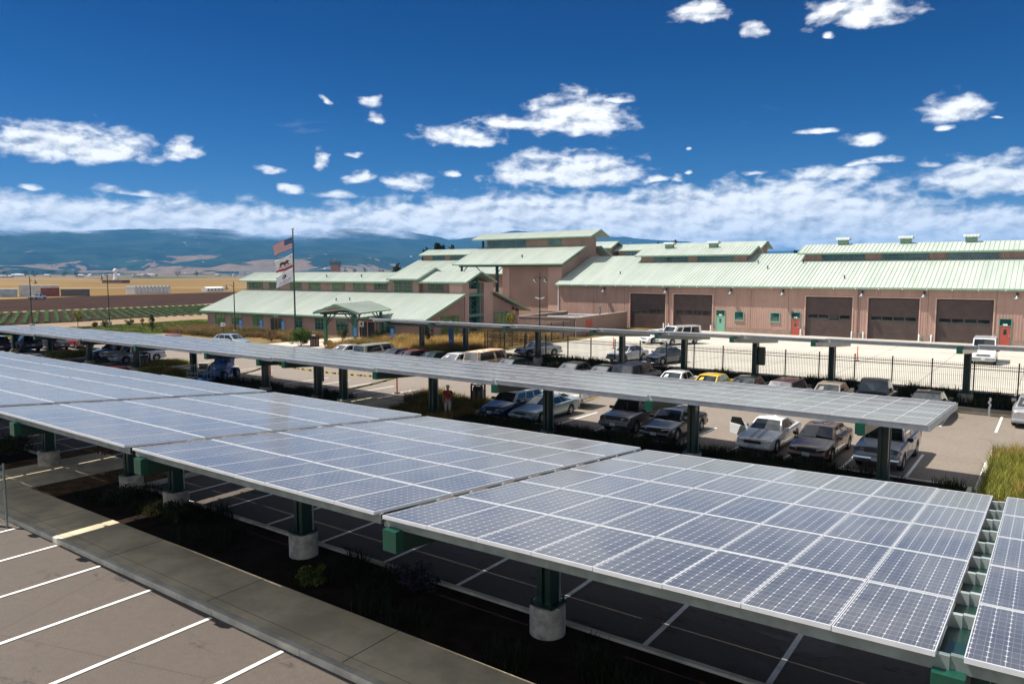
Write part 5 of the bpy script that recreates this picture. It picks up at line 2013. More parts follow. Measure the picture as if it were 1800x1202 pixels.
# --- cars at the far left, tails towards the camera
car('pickup_truck', 'bright red pickup truck parked tail out at the far left', 'pickup truck', 'pickup', -82.6, 35.6, 180, (0.42, 0.012, 0.02), anchor='rear', L=4.9, W=1.75, H=1.6, bumper=M_CHROME)
car('sedan', 'black and red sedan left of the bright red pickup truck', 'car', 'sedan', -83.0, 33.2, 180, (0.05, 0.010, 0.012), anchor='rear', L=4.5, W=1.7)
car('suv', 'black SUV with tall tail lamps parked tail out at the far left', 'SUV', 'suv', -83.3, 30.6, 180, (0.012, 0.014, 0.02), anchor='rear', L=4.7, rack=True)
car('suv', 'dark maroon SUV cut off by the left picture edge', 'SUV', 'suv', -84.0, 28.0, 180, (0.055, 0.012, 0.016), anchor='rear', L=4.6)
car('sedan', 'pinkish red car whose roof just shows behind the middle canopy near the lawn', 'car', 'sedan', -77.0, 41.8, 172, (0.28, 0.06, 0.07), anchor='centre', L=4.4)
car('hatchback', 'pale silver-blue hatchback beside the white arrow sign', 'car', 'hatch', -71.8, 45.6, 14, (0.36, 0.42, 0.45), anchor='centre', L=4.1, metal=.3)
# --- far row, tails towards the camera, roofs over the middle canopy
far_cars = [
    ('sedan', 'white sedan roof left of the tan pickup with a cap', 'car', 'sedan', -53.6, (0.66, 0.66, 0.65), dict(H=1.32)),
    ('pickup_truck', 'tan pickup with a camper shell in front of the entrance path', 'pickup truck', 'pickup', -49.9, (0.40, 0.37, 0.30), dict(cap=True, H=1.62, W=1.75)),
    ('sedan', 'dark grey sedan roof right of the tan pickup with a cap', 'car', 'sedan', -47.0, (0.03, 0.032, 0.038), dict(H=1.36)),
    ('hatchback', 'maroon hatchback roof beside the blue call post', 'car', 'hatch', -44.6, (0.10, 0.016, 0.03), dict(H=1.4)),
    ('sedan', 'dark green sedan roof between the maroon hatchback and a white car', 'car', 'sedan', -42.4, (0.012, 0.028, 0.026), dict(H=1.36)),
    ('sedan', 'white car roof left of the rusty pickup', 'car', 'sedan', -39.9, (0.62, 0.63, 0.64), dict(H=1.42)),
    ('pickup_truck', 'sun-bleached rusty pickup with camper shell in the far row', 'pickup truck', 'pickup', -36.9, (0.62, 0.53, 0.42), dict(cap=True, H=1.85, dirt=(0.42, 0.24, 0.13), W=1.75)),
    ('sedan', 'dark green sedan roof right of the rusty pickup', 'car', 'sedan', -34.2, (0.010, 0.022, 0.018), dict(H=1.38)),
    ('sedan', 'black dusty sedan roof with a black one beside it under the far canopy', 'car', 'sedan', -28.5, (0.035, 0.036, 0.038), dict(H=1.46)),
    ('sedan', 'black sedan roof between the dusty sedan and the dark blue SUV', 'car', 'sedan', -25.9, (0.016, 0.017, 0.018), dict(H=1.44)),
    ('suv', 'dark blue SUV with a sun glint on its rear window', 'SUV', 'suv', -23.6, (0.012, 0.018, 0.045), dict(H=1.78)),
    ('sedan', 'white sedan roof left of the yellow car', 'car', 'sedan', -20.4, (0.70, 0.70, 0.69), dict(H=1.46)),
    ('sedan', 'bright yellow compact car in the far row', 'car', 'sedan', -18.0, (0.72, 0.45, 0.03), dict(H=1.46)),
    ('sedan', 'charcoal sedan roof between the yellow car and the maroon minivan', 'car', 'sedan', -15.6, (0.025, 0.027, 0.027), dict(H=1.48)),
    ('minivan', 'maroon minivan with bright rear window in the far row', 'car', 'wagon', -13.1, (0.055, 0.010, 0.022), dict(H=1.58, glass_rear=None)),
    ('sedan', 'beige sedan roof left of the black pickup', 'car', 'sedan', -10.6, (0.26, 0.225, 0.17), dict(H=1.55)),
    ('pickup_truck', 'black pickup truck parked right of the beige sedan', 'pickup truck', 'pickup', -8.35, (0.010, 0.011, 0.015), dict(H=1.85, W=1.85)),
    ('sedan', 'black car roof near the right end of the middle canopy', 'car', 'sedan', -5.55, (0.016, 0.018, 0.018), dict(H=1.5)),
]
for (nm, lab, cat, kind, x, col, kw) in far_cars:
    gl = M_PALEGL if 'dust' in lab or 'bright rear' in lab or 'rusty' in lab else None  # these cars get a paler, rougher rear glass
    kw = dict(kw)
    kw.pop('glass_rear', None)
    car(nm, lab, cat, kind, x, 44.1, 90 + random.uniform(-1.5, 1.5), col, anchor='rear', glass_rear=gl, **kw)
car('sedan', 'silver sedan with red tail lamp cut off by the right picture edge', 'car', 'sedan', -0.80, 45.7, 89, (0.42, 0.43, 0.44), anchor='rear', L=4.9, W=1.85, H=1.5, metal=.4)
# --- inside the fenced yard
car('sedan', 'silver sedan with dark grille parked just inside the fence corner', 'car', 'sedan', -40.6, 58.9, -118, (0.36, 0.36, 0.36), anchor='centre', L=4.4, W=1.75, H=1.42, metal=.4)
car('sedan', 'white sedan parked behind the fence beside the dark blue-grey sedan', 'car', 'sedan', -31.55, 60.2, -104, (0.62, 0.63, 0.64), anchor='centre', L=4.2, W=1.68, H=1.45)
car('sedan', 'dark blue-grey sedan parked behind the fence', 'car', 'sedan', -28.0, 60.6, -104, (0.045, 0.052, 0.075), anchor='centre', L=4.3, W=1.7, H=1.45, metal=.3)
car('bubble_car', 'white rounded compact car beside the white van in the yard', 'car', 'bubble', -37.0, 77.6, -112, (0.70, 0.71, 0.70), anchor='centre', L=3.9, H=1.55)
car('van', 'white passenger van parked next to the rounded white car by the garage', 'van', 'van', -34.4, 77.9, -112, (0.72, 0.72, 0.71), anchor='centre', H=2.1, amber=True, bumper=M_GALV)
car('van', 'white van facing the camera in the yard at the right edge', 'van', 'van', -5.1, 75.8, -88, (0.72, 0.72, 0.71), L=5.3, H=2.25, amber=True, bumper=M_GALV)
# ------------------------------------------------------------------ fences
def iron_fence(label, pts, hgt=2.05, bay=2.42, pick=0.115, gate=None):
    p0 = Vector((pts[0][0], pts[0][1], 0))
    t = thing('iron_fence', label, 'fence', p0)
    mbs = []
    for a, b in zip(pts[:-1], pts[1:]):
        A, B = Vector((*a, 0)) - p0, Vector((*b, 0)) - p0
        d = B - A
        n = max(1, int(round(d.length / bay)))
        for i in range(n):
            P, Q = A + d * (i / n), A + d * ((i + 1) / n)
            u = (Q - P).normalized()
            mb = MB()
            mb.box(P.x - .04, P.x + .04, P.y - .04, P.y + .04, -.1, hgt + .08)
            mb.box(P.x - .05, P.x + .05, P.y - .05, P.y + .05, hgt + .081, hgt + .11)
            mb.build('post', M_BLACK, t)
            mb = MB()
            for z in (.16, hgt - .42, hgt - .20):
                mb.bar(P + u * .042 + Vector((0, 0, z)), Q - u * .042 + Vector((0, 0, z)), .035, .04)
            m = int((Q - P).length / pick)
            for k in range(1, m):
                c = P + (Q - P) * (k / m)
                mb.bar(c + Vector((0, 0, .06)), c + Vector((0, 0, hgt)), .019, .019)
            mb.build('picket_bay', M_BLACK, t)
        if (a, b) == (pts[-2], pts[-1]):
            mb = MB()
            mb.box(B.x - .04, B.x + .04, B.y - .04, B.y + .04, -.1, hgt + .08)
            mb.build('post', M_BLACK, t)
    return t


iron_fence('long black iron picket fence between the parked cars and the concrete yard', [(-46.2, 57.55), (8.0, 57.55)])
iron_fence('black iron picket fence running from the yard corner back towards the block enclosure', [(-46.2, 57.9), (-47.6, 64.0), (-48.7, 78.6)], bay=3.0)


# ------------------------------------------------------------------ lamps, flags, signs
def shade(parent, x, y, z, s=1.0):
    mb = MB()
    mb.lathe([(0.05 * s, .42 * s), (0.07 * s, .25 * s), (.12 * s, .2 * s), (.30 * s, .02 * s), (.31 * s, 0)], (x, y, z), 14)
    o = mb.build('lamp_shade', M_DARK, parent, smooth=50)
    mb = MB()
    mb.lathe([(.20 * s, .0), (.17 * s, -.10 * s), (.05 * s, -.16 * s)], (x, y, z - .002), 12)
    mb.build('lens', pm('lamp_lens', (.62, .66, .66), .15, .05, 4, coat=.5), o, smooth=50)


def street_lamp(label, x, y, h, arms, base=True, group=None):
    t = thing('street_lamp', label, 'street lamp', (x, y, 0), 0, group)
    mb = MB()
    mb.cyl((0, 0, .55 if base else 0), (0, 0, h), .085, .055, 10)
    mb.build('pole', M_GREEN, t)
    if base:
        mb = MB()
        mb.lathe([(.30, -.1), (.30, .52), (.27, .55)], (0, 0, 0), 16)
        mb.build('pole_base', M_CONC, t, smooth=40)
    for (dx, dy) in arms:
        mb = MB()
        mb.tube([(0, 0, h - .75), (dx * .4, dy * .4, h - .42), (dx * .85, dy * .85, h - .40), (dx, dy, h - .52)], .03, 6)
        mb.build('arm', M_GREEN, t)
        shade(t, dx, dy, h - .95, 1.0)
    return t


e1 = (CX.x, CX.y)
street_lamp('tall lamp post beside the fields with one lamp arm, standing at the far left', -121.0, 44.5, 7.5, [(e1[0] * .8, e1[1] * .8)])
street_lamp('lamp post on a pale base by the lawn with its lamp on the left side', -117.8, 54.0, 8.1, [(-e1[0] * .9, -e1[1] * .9)])
street_lamp('slim dark lamp post standing in front of the office gable wall', -86.5, 55.5, 6.9, [(-e1[0] * 1.0, -e1[1] * 1.0)])
dl = street_lamp('twin-armed lamp post with white cameras in front of the block enclosure', -50.2, 73.1, 8.0, [(e1[0] * .62, e1[1] * .62), (-e1[0] * .62, -e1[1] * .62)], base=True)
for s in (-1, 1):
    mb = MB()
    mb.bar((s * e1[0] * .08, s * e1[1] * .08, 4.95), (s * e1[0] * .55, s * e1[1] * .55, 5.08), .14, .14)
    mb.bar((0, 0, 4.86), (s * e1[0] * .3, s * e1[1] * .3, 4.9), .05, .05)
    mb.build('security_camera', M_WHITE, dl)

# flagpole
t = thing('flagpole', 'tall dark flagpole with a ball finial in front of the office', 'flagpole', (-71.9, 54.0, 0))
mb = MB()
mb.cyl((0, 0, 0), (0, 0, 12.9), .11, .07, 12)
mb.build('pole', M_GREEN, t)
mb = MB()
mb.lathe([(.03, 12.9), (.11, 12.98), (.14, 13.08), (.11, 13.18), (.03, 13.24)], (0, 0, 0), 12)
mb.build('finial', pm('brass_ball', (.5, .36, .2), .3, .05, 3, metal=.8), t, smooth=60)


def flag(name, label, z0, hgt, wid, droop, grid, pal, seed, sag):
    """wind-blown cloth: grid rows top to bottom, columns hoist to fly; one face per cell"""
    nr, nc = len(grid), len(grid[0])
    mats = [pm('flag_%s_%d' % (name, k), c, .8, .04, 4) for k, c in enumerate(pal)]
    rng = random.Random(seed)
    ph = rng.random() * 6
    v, f, mi = [], [], []
    ex, ey = -e1[0], -e1[1]
    px, py = CZ.x, CZ.y
    for i in range(nr + 1):
        for j in range(nc + 1):
            u, w = j / nc, i / nr
            a = math.sin(u * 7.0 + ph + w * 1.2) * .10 * u
            z = z0 - w * hgt * (1 - .12 * u) - droop * (u ** 1.15) - sag * math.sin(math.pi * u) + .05 * math.sin(u * 9 + ph) * u
            d = .12 + u * wid * (1 - .06 * w) + .05 * math.sin(w * 5 + ph) * u
            v.append((ex * d + px * a, ey * d + py * a, z))
    for i in range(nr):
        for j in range(nc):
            f.append((i * (nc + 1) + j, i * (nc + 1) + j + 1, (i + 1) * (nc + 1) + j + 1, (i + 1) * (nc + 1) + j))
            mi.append(grid[i][j])
    mb = MB()
    mb.v, mb.f, mb.mi = v, f, mi
    o = mb.build('flag', mats, fix=False, smooth=60, loc=(-71.9, 54.0, 0))
    so = o.modifiers.new('cloth_thickness', 'SOLIDIFY')
    so.thickness = .012
    tag(o, label, 'flag', 'flags on the dark flagpole')


# stars and stripes
g = [[1 if (i // 2) % 2 == 0 else 0 for j in range(40)] for i in range(26)]
for i in range(14):
    for j in range(16):
        g[i][j] = 2
for i in range(1, 14, 3):
    for j in range(1 + (i // 3) % 2, 16, 3):
        g[i][j] = 0
flag('us', 'top flag with red and white stripes and a starred blue canton', 12.15, 1.35, 2.25, 1.0, g, [(.75, .74, .73), (.45, .018, .04), (.015, .03, .15)], 3, .0)
# white flag with a brown walking bear, red star and red band
bear = ["..............................", ".....................##.......", "........#####....##.####......", "......##########.########.....", ".....######################...", "....########################..",
        "....######################....", "....####################......", "....######..#########.###.....", "....####.......####...###.....", "...####........###.....###....", "...###.........###......###..."]
g = [[0] * 40 for _ in range(28)]
for i in range(23, 28):
    g[i] = [1] * 40
for i, rw in enumerate(bear):
    for j, ch in enumerate(rw):
        if ch == '#':
            g[6 + i][5 + (29 - j)] = 2
for j in range(4, 36):
    g[18][j] = 3
txt = "CALIFORNIA REPUBLIC"
for i, j in ((2, 4), (3, 3), (3, 4), (3, 5), (4, 3), (4, 5), (1, 4)):
    g[i][j] = 1
FONT = {'C': '757', 'A': '757', 'L': '447', 'I': '272', 'F': '764', 'O': '757', 'R': '765', 'N': '757', 'E': '767', 'P': '764', 'U': '557', 'B': '767', ' ': '000'}
for k, ch in enumerate(txt):
    for r_, dgt in enumerate(FONT[ch]):
        if int(dgt) & (4 if k % 2 else 2):
            jj = 2 + k * 2
            if jj < 39:
                g[20 + (r_ % 2)][jj] = 2
flag('ca', 'middle flag, white with a brown bear and a red band along its foot', 10.25, 1.55, 2.05, .85, g, [(.78, .77, .73), (.45, .018, .04), (.11, .045, .03), (.12, .16, .06)], 8, .12)
emb = ["....#####.....", "..#########...", ".####22####...", "###2222####...", "##22.2#####...", "##2..######...", "...#######....", "..######......", ".#####........"]
g = [[0] * 40 for _ in range(26)]
for i, rw in enumerate(emb):
    for j, ch in enumerate(rw):
        if ch != '.':
            g[5 + i][13 + (13 - j)] = 1 if ch == '#' else 2
rng = random.Random(4)
for r_ in (17, 18, 21, 22):
    for j in range(6, 34):
        if rng.random() < .62:
            g[r_][j] = 3
flag('city', 'lowest flag, white with a dark eagle emblem and blue lettering', 8.55, 1.45, 2.0, 1.0, g, [(.80, .80, .80), (.06, .035, .03), (.65, .5, .3), (.10, .14, .32)], 12, .05)


def wheelchair_mark(mb, x, z, s, y):
    """the access symbol as small raised shapes on a sign facing -y"""
    mb.cyl((x, y, z + .62 * s), (x, y - .004, z + .62 * s), .10 * s, n=10)
    for (a, b) in (((-.03, .5), (-.0, .2)), ((0, .2), (.26, .2)), ((.26, .2), (.36, -.08)), ((-.02, .38), (.2, .38))):
        mb.bar((x + a[0] * s, y - .002, z + a[1] * s), (x + b[0] * s, y - .002, z + b[1] * s), .004, .085 * s)
    pr = None
    for k in range(11):
        t_ = R(110 + k * 24)
        p = (x + .05 * s + .3 * s * math.cos(t_), y - .002, z + .02 * s + .3 * s * math.sin(t_))
        if pr:
            mb.bar(pr, p, .004, .07 * s)
        pr = p


M_SIGNB = pm('sign_blue', (.03, .22, .62), .45, .05, 3)


def access_sign(label, x, y):
    t = thing('parking_sign', label, 'sign', (x, y, 0), R(36.6), 'blue parking signs in front of the office')
    mb = MB()
    mb.cyl((0, .03, -.1), (0, .03, 2.1), .03, n=8)
    mb.build('post', M_GALV, t)
    mb = MB()
    mb.box(-.2, .2, -.012, 0.0, 1.45, 2.1)
    p = mb.build('sign_plate', M_SIGNB, t)
    mb = MB()
    wheelchair_mark(mb, -.02, 1.76, .34, -.013)
    mb.box(-.13, .13, -.016, -.0125, 1.50, 1.54)
    mb.build('symbol', M_WHITE, p)
    mb = MB()
    mb.box(-.2, .2, -.012, 0.0, 1.12, 1.42)
    q = mb.build('sign_plate', M_SIGNB, t)
    mb = MB()
    mb.box(-.13, .13, -.016, -.0125, 1.31, 1.36)
    mb.box(-.13, .10, -.016, -.0125, 1.19, 1.23)
    mb.build('lettering', M_WHITE, q)


access_sign('blue wheelchair parking sign nearest the white arrow sign', -83.26, 54.2)
access_sign('blue wheelchair parking sign just left of the rust-coloured office door', -81.1, 55.7)
access_sign('blue wheelchair parking sign right of the rust-coloured office door', -76.6, 55.7)
access_sign('blue wheelchair parking sign beside the entrance canopy posts', -61.6, 54.1)
access_sign('blue wheelchair parking sign between the entrance and the blue call post', -57.4, 55.6)

t = thing('arrow_sign', 'small white arrow-shaped sign on a post behind the silver-blue hatchback', 'sign', (-83.3, 51.8, 0), R(36.6))
mb = MB()
mb.cyl((0, .03, -.1), (0, .03, 1.85), .035, n=8)
mb.build('post', M_DARK, t)
mb = MB()
mb.prism([(-.32, -.015, 1.4), (.14, -.015, 1.4), (.34, -.015, 1.64), (.14, -.015, 1.88), (-.32, -.015, 1.88)], (0, .02, 0))
p = mb.build('sign_plate', M_WHITE, t)
mb = MB()
mb.bar((-.2, -.018, 1.64), (.12, -.018, 1.64), .004, .05)
mb.bar((.04, -.018, 1.74), (.16, -.018, 1.64), .004, .05)
mb.bar((.04, -.018, 1.54), (.16, -.018, 1.64), .004, .05)
mb.build('arrow_mark', M_DARK, p)
t = thing('post_sign', 'white square sign on a thin post in front of the dark entrance', 'sign', (-67.4, 60.2, 0), R(20))
mb = MB()
mb.cyl((0, .03, -.1), (0, .03, 2.2), .035, n=8)
mb.build('post', M_GALV, t)
mb = MB()
mb.box(-.3, .3, -.015, 0, 1.55, 2.25)
p = mb.build('sign_plate', M_WHITE, t)
mb = MB()
mb.box(-.12, .12, -.02, -.0155, 1.75, 2.05)
mb.build('symbol', M_DARK, p)

# blue call post
t = thing('call_post', 'tall bright blue emergency call post standing in the dry grass', 'call post', (-49.3, 55.97, 0), R(20))
mb = MB()
mb.box(-.24, .24, -.16, .16, -.1, 3.0)
mb.build('body', pm('call_post_blue', (.012, .15, .52), .35, .05, 2, coat=.3), t, bevel=.05)
mb = MB()
mb.box(-.14, .14, -.19, -.161, 1.0, 1.32)
mb.build('call_panel', M_GALV, t)
mb = MB()
mb.lathe([(.09, 3.0), (.09, 3.14), (.04, 3.2)], (0, 0, 0), 10)
mb.build('beacon', pm('beacon_blue', (.1, .25, .6), .2, .05, 3), t)


# ------------------------------------------------------------------ bins, posts, tape
def trash_bin(label, x, y, s=1.0, z=0.1):
    t = thing('trash_bin', label, 'trash bin', (x, y, z), R(20))
    a = .30 * s
    mb = MB()
    mb.box(-a, a, -a, a, 0, .80 * s)
    mb.build('body', pm('bin_aggregate', (.30, .22, .155), .9, .3, 24, bump=.4, bscale=60), t, bevel=.03)
    mb = MB()
    for sx in (-1, 1):
        for sy in (-1, 1):
            mb.box(sx * a * 1.02 - .045, sx * a * 1.02 + .045, sy * a * 1.02 - .045, sy * a * 1.02 + .045, -.02, 1.12 * s)
    mb.box(-.05, .05, -a - .025, -a - .003, 0, .8 * s)
    mb.build('corner_frame', M_DARK, t)
    mb = MB()
    b = a * 1.14
    mb.box(-b, b, -b, b, 1.121 * s, 1.18 * s)
    mb.prism([(-b, -b, 1.18 * s), (b, -b, 1.18 * s), (b * .7, -b * .7, 1.30 * s), (-b * .7, -b * .7, 1.30 * s)], (0, .001, 0))
    mb.lathe([(b * 1.1, 1.1805 * s), (b * .9, 1.25 * s), (b * .4, 1.30 * s)], (0, 0, 0), 16)
    mb.build('hood', M_DARK, t, smooth=40)
    mb = MB()
    mb.box(-a * .8, a * .8, -a * .8, a * .8, .805 * s, 1.0 * s)
    mb.build('liner', M_BLACK, t)


trash_bin('brown trash bin with dark hood among the grass at the end of the parking row', -28.0, 34.2, 1.05)
trash_bin('brown trash bin beside the big green bush by the entrance path', -65.4, 51.6, 1.0, 0)
trash_bin('brown trash bin behind the post beside the silver sports sedan', -61.6, 30.9, 1.0)


def delineator(label, x, y, h=1.05):
    t = thing('delineator_post', label, 'traffic post', (x, y, 0), 0, 'orange traffic posts')
    mb = MB()
    mb.lathe([(.05, .04), (.05, h - .12), (.03, h - .1), (.03, h - .06), (.05, h - .04), (.05, h), (.03, h + .03)], (0, 0, 0), 12)
    p = mb.build('post', M_ORANGE, t, smooth=40)
    mb = MB()
    for z in (h * .62, h * .8):
        mb.cyl((0, 0, z), (0, 0, z + .08), .0515, n=12, cap=False)
    mb.build('reflective_band', pm('band_pale_orange', (.85, .35, .22), .4, .05, 3), p)
    mb = MB()
    mb.lathe([(.22, 0), (.22, .03), (.12, .045), (.06, .06)], (0, 0, 0), 8)
    mb.build('foot', M_RUBBER, t)


delineator('orange traffic post tied with yellow tape beside the trash bin island', -35.25, 34.5, 1.15)
delineator('orange traffic post with tape standing near the blue boom lift', -48.8, 34.2, 1.1)
delineator('orange traffic post in the yard behind the white sedan', -37.75, 68.8, 1.2)
delineator('orange traffic post in the yard beside the white passenger van', -31.1, 72.3, 1.2)
delineator('thin orange traffic post standing alone in the empty part of the yard', -14.6, 72.7, 1.3)


def tape(label, pts, sag):
    mb = MB()
    v, f, mi = [], [], []
    for a, b in zip(pts[:-1], pts[1:]):
        A, B = Vector(a), Vector(b)
        n = max(6, int((B - A).length / .22))
        base = len(v)
        for k in range(n + 1):
            u = k / n
            p = A.lerp(B, u)
            p.z -= sag * 4 * u * (1 - u)
            tw = math.sin(u * 9 + len(v)) * .03
            v += [(p.x + tw, p.y, p.z - .055), (p.x - tw, p.y + tw, p.z + .055)]
        for k in range(n):
            f.append((base + 2 * k, base + 2 * k + 2, base + 2 * k + 3, base + 2 * k + 1))
            mi.append(1 if k % 4 == 3 else 0)
    mb.v, mb.f, mb.mi = v, f, mi
    o = mb.build('caution_tape', [M_YELLOW, M_BLACK], fix=False)
    s_ = o.modifiers.new('tape_thickness', 'SOLIDIFY')
    s_.thickness = .004
    tag(o, label, 'tape', 'yellow caution tape around the boom lift stalls')


tape('yellow and black caution tape strung between the two orange posts', [(-35.25, 34.5, 1.1), (-48.8, 34.2, 1.05)], .22)
tape('caution tape running down from the orange post to the canopy column', [(-35.25, 34.45, 1.05), (-37.3, 31.0, .35)], .06)
tape('loose caution tape sagging from the far orange post towards the lift', [(-48.8, 34.1, 1.0), (-49.6, 32.0, .4)], .15)

t = thing('bent_pipe', 'white bent pipe standing at the edge of the far walk', 'pipe', (-2.85, 48.96, .11))
mb = MB()
mb.tube([(0, 0, -.2), (0, 0, .35), (.06, 0, .5), (-.05, 0, .62), (.05, 0, .78), (0, 0, .9)], .055, 8)
mb.build('pipe', M_WHITE, t)

# electrical boxes on canopy posts
def ebox(label, x, y, z, w=.5, h=1.1):
    t = thing('electrical_box', label, 'electrical box', (x, y, z))
    mb = MB()
    mb.box(-w / 2, w / 2, -.14, .14, 0, h)
    mb.build('cabinet', pm('cabinet_green', (.06, .09, .06), .5, .1, 3), t, bevel=.02)
    mb = MB()
    mb.box(-w / 2 + .05, w / 2 - .05, -.155, -.142, .06, h - .06)
    mb.build('cabinet_door', pm('cabinet_green', (.06, .09, .06)), t)


ebox('dark green electrical box on the post behind the caution tape', -38.0, 30.35, 1.05, .45, 1.15)
ebox('tan electrical cabinet on the far post behind the charcoal sedan', -17.0, 53.0, 1.4, .45, 1.3)

# ------------------------------------------------------------------ boom lift
def boom_lift():
    t = thing('boom_lift', 'blue boom lift with folded arm and railed basket parked under the middle canopy', 'boom lift', (-50.2, 30.9, .1), R(-60))
    mb = MB()
    mb.box(-1.0, 1.0, -.62, .62, .42, .80)
    mb.box(-.85, .85, -.45, .45, .30, .419)
    mb.build('chassis', M_BLUE, t, bevel=.04)
    for sx in (-1, 1):
        for sy in (-1, 1):
            w = wheel_mesh(.38, .26).build('wheel', M_RUBBER, t, smooth=40, loc=(sx * .95, sy * .74, .38))
            rim_mesh(.38, .26, sy).build('rim', M_BLUE, w)
    mb = MB()
    mb.box(-.95, .35, -.60, .60, .86, 1.25)
    mb.box(-.98, -.2, -.62, -.1, 1.251, 1.72)
    mb.box(-.98, -.25, .12, .62, 1.251, 1.62)
    mb.build('turntable', M_BLUE, t, bevel=.05)
    mb = MB()
    mb.box(-.2, .25, -.08, .10, 1.252, 2.2)
    mb.bar((.05, 0, 2.15), (-1.0, 0, 1.95), .2, .22)
    mb.bar((-.9, 0, 1.8), (1.6, .0, 1.02), .24, .24)
    mb.bar((1.5, 0, 1.0), (2.5, 0, .55), .2, .22)
    mb.build('arm', M_BLUE, t, bevel=.02)
    mb = MB()
    mb.box(2.3, 3.3, -.75, .75, .32, .40)
    b = mb.build('basket', M_BLUE, t)
    mb = MB()
    for z in (.85, 1.4):
        mb.tube([(2.3, -.75, z), (3.3, -.75, z), (3.3, .75, z), (2.3, .75, z), (2.3, -.75, z)], .025, 6)
    for x, y in ((2.3, -.75), (2.8, -.75), (3.3, -.75), (3.3, 0), (3.3, .75), (2.8, .75), (2.3, .75), (2.3, 0)):
        mb.cyl((x, y, .40), (x, y, 1.4), .022, n=6)
    mb.build('railing', M_GALV, b)
    mb = MB()
    mb.box(2.36, 2.52, -.3, .3, 1.05, 1.42)
    mb.build('control_box', M_DARK, b, bevel=.02)
    mb = MB()
    mb.lathe([(.13, 1.73), (.16, 1.9), (.05, 2.0)], (-.6, -.35, 0), 10)
    mb.build('red_cap', pm('red_cap_paint', (.45, .03, .03), .5), t, smooth=50)
    mb = MB()
    mb.tube([(-.5, .4, 1.62), (-.4, .65, 2.05), (.0, .7, 2.1), (.3, .66, 1.7), (.35, .62, 1.0)], .05, 6)
    mb.build('hose', M_DARK, t)


boom_lift()
mb = MB()
mb.box(-.7, .7, -.35, .35, 0, .10)
mb.box(-.62, .62, -.28, .28, .10, .13)
o = mb.build('white_board', M_WHITE, bevel=.02, loc=(-48.7, 28.75, -.02))
o.rotation_euler = (0, 0, R(-25))
tag(o, 'white board lying on the ground beside the boom lift', 'board')

# bike rack behind the fence
t = thing('bike_rack', 'low dark bike rack behind the fence in front of the dry grass', 'bike rack', (-47.6, 59.6, 0), R(80))
for k in range(7):
    mb = MB()
    x = k * .55
    mb.tube([(x, 0, 0)] + [(x, .28 - .28 * math.cos(R(q * 30)), .62 + .28 * math.sin(R(q * 30))) for q in range(7)] + [(x, .56, 0)], .028, 6)
    mb.build('hoop', M_BLACK, t)


def bicycle(label, x, y, rz, col):
    t = thing('bicycle', label, 'bicycle', (x, y, 0), rz, 'bicycles at the rack behind the fence')
    for wx in (-.52, .52):
        mb = MB()
        n = 20
        pts = [(wx + .33 * math.cos(2 * math.pi * k / n), 0, .34 + .33 * math.sin(2 * math.pi * k / n)) for k in range(n + 1)]
        mb.tube(pts, .02, 6)
        w = mb.build('wheel', M_RUBBER, t)
        mb = MB()
        for k in range(0, n, 2):
            mb.cyl((wx, 0, .34), pts[k], .004, n=3)
        mb.build('spokes', M_GALV, w)
    mb = MB()
    for a, b in (((-.52, .34), (-.08, .34)), ((-.08, .34), (-.22, .86)), ((-.52, .34), (-.18, .74)), ((-.08, .34), (.36, .80)), ((-.19, .76), (.34, .86)), ((.32, .98), (.52, .34))):
        mb.cyl((a[0], 0, a[1]), (b[0], 0, b[1]), .02, n=6)
    mb.build('frame', paint('bike' + label[:4], col), t)
    mb = MB()
    mb.tube([(.30, -.25, 1.0), (.34, -.05, .98), (.34, .05, .98), (.30, .25, 1.0)], .016, 6)
    mb.build('handlebar', M_DARK, t)
    mb = MB()
    mb.box(-.34, -.10, -.06, .06, .87, .92)
    mb.build('saddle', M_DARK, t, bevel=.02)


bicycle('red bicycle leaning at the rack behind the fence', -47.9, 60.5, R(-15), (.42, .03, .03))
bicycle('dark red bicycle standing at the rack behind the fence', -47.8, 61.6, R(-10), (.25, .02, .03))


# ------------------------------------------------------------------ person
def skin_obj(name, pts, edges, mat, parent, sub=2, root=0):
    me = bpy.data.meshes.new(name)
    me.from_pydata([p[0] for p in pts], edges, [])
    o = bpy.data.objects.new(name, me)
    COL.objects.link(o)
    o.parent = parent
    sk = o.modifiers.new('skin', 'SKIN')
    sk.use_smooth_shade = True
    for i, p in enumerate(pts):
        r = p[1] if isinstance(p[1], tuple) else (p[1], p[1])
        me.skin_vertices[0].data[i].radius = r
        me.skin_vertices[0].data[i].use_root = (i == root)
    if sub:
        sb = o.modifiers.new('sub', 'SUBSURF')
        sb.levels = sub
        sb.render_levels = sub
    me.materials.append(mat)
    return o


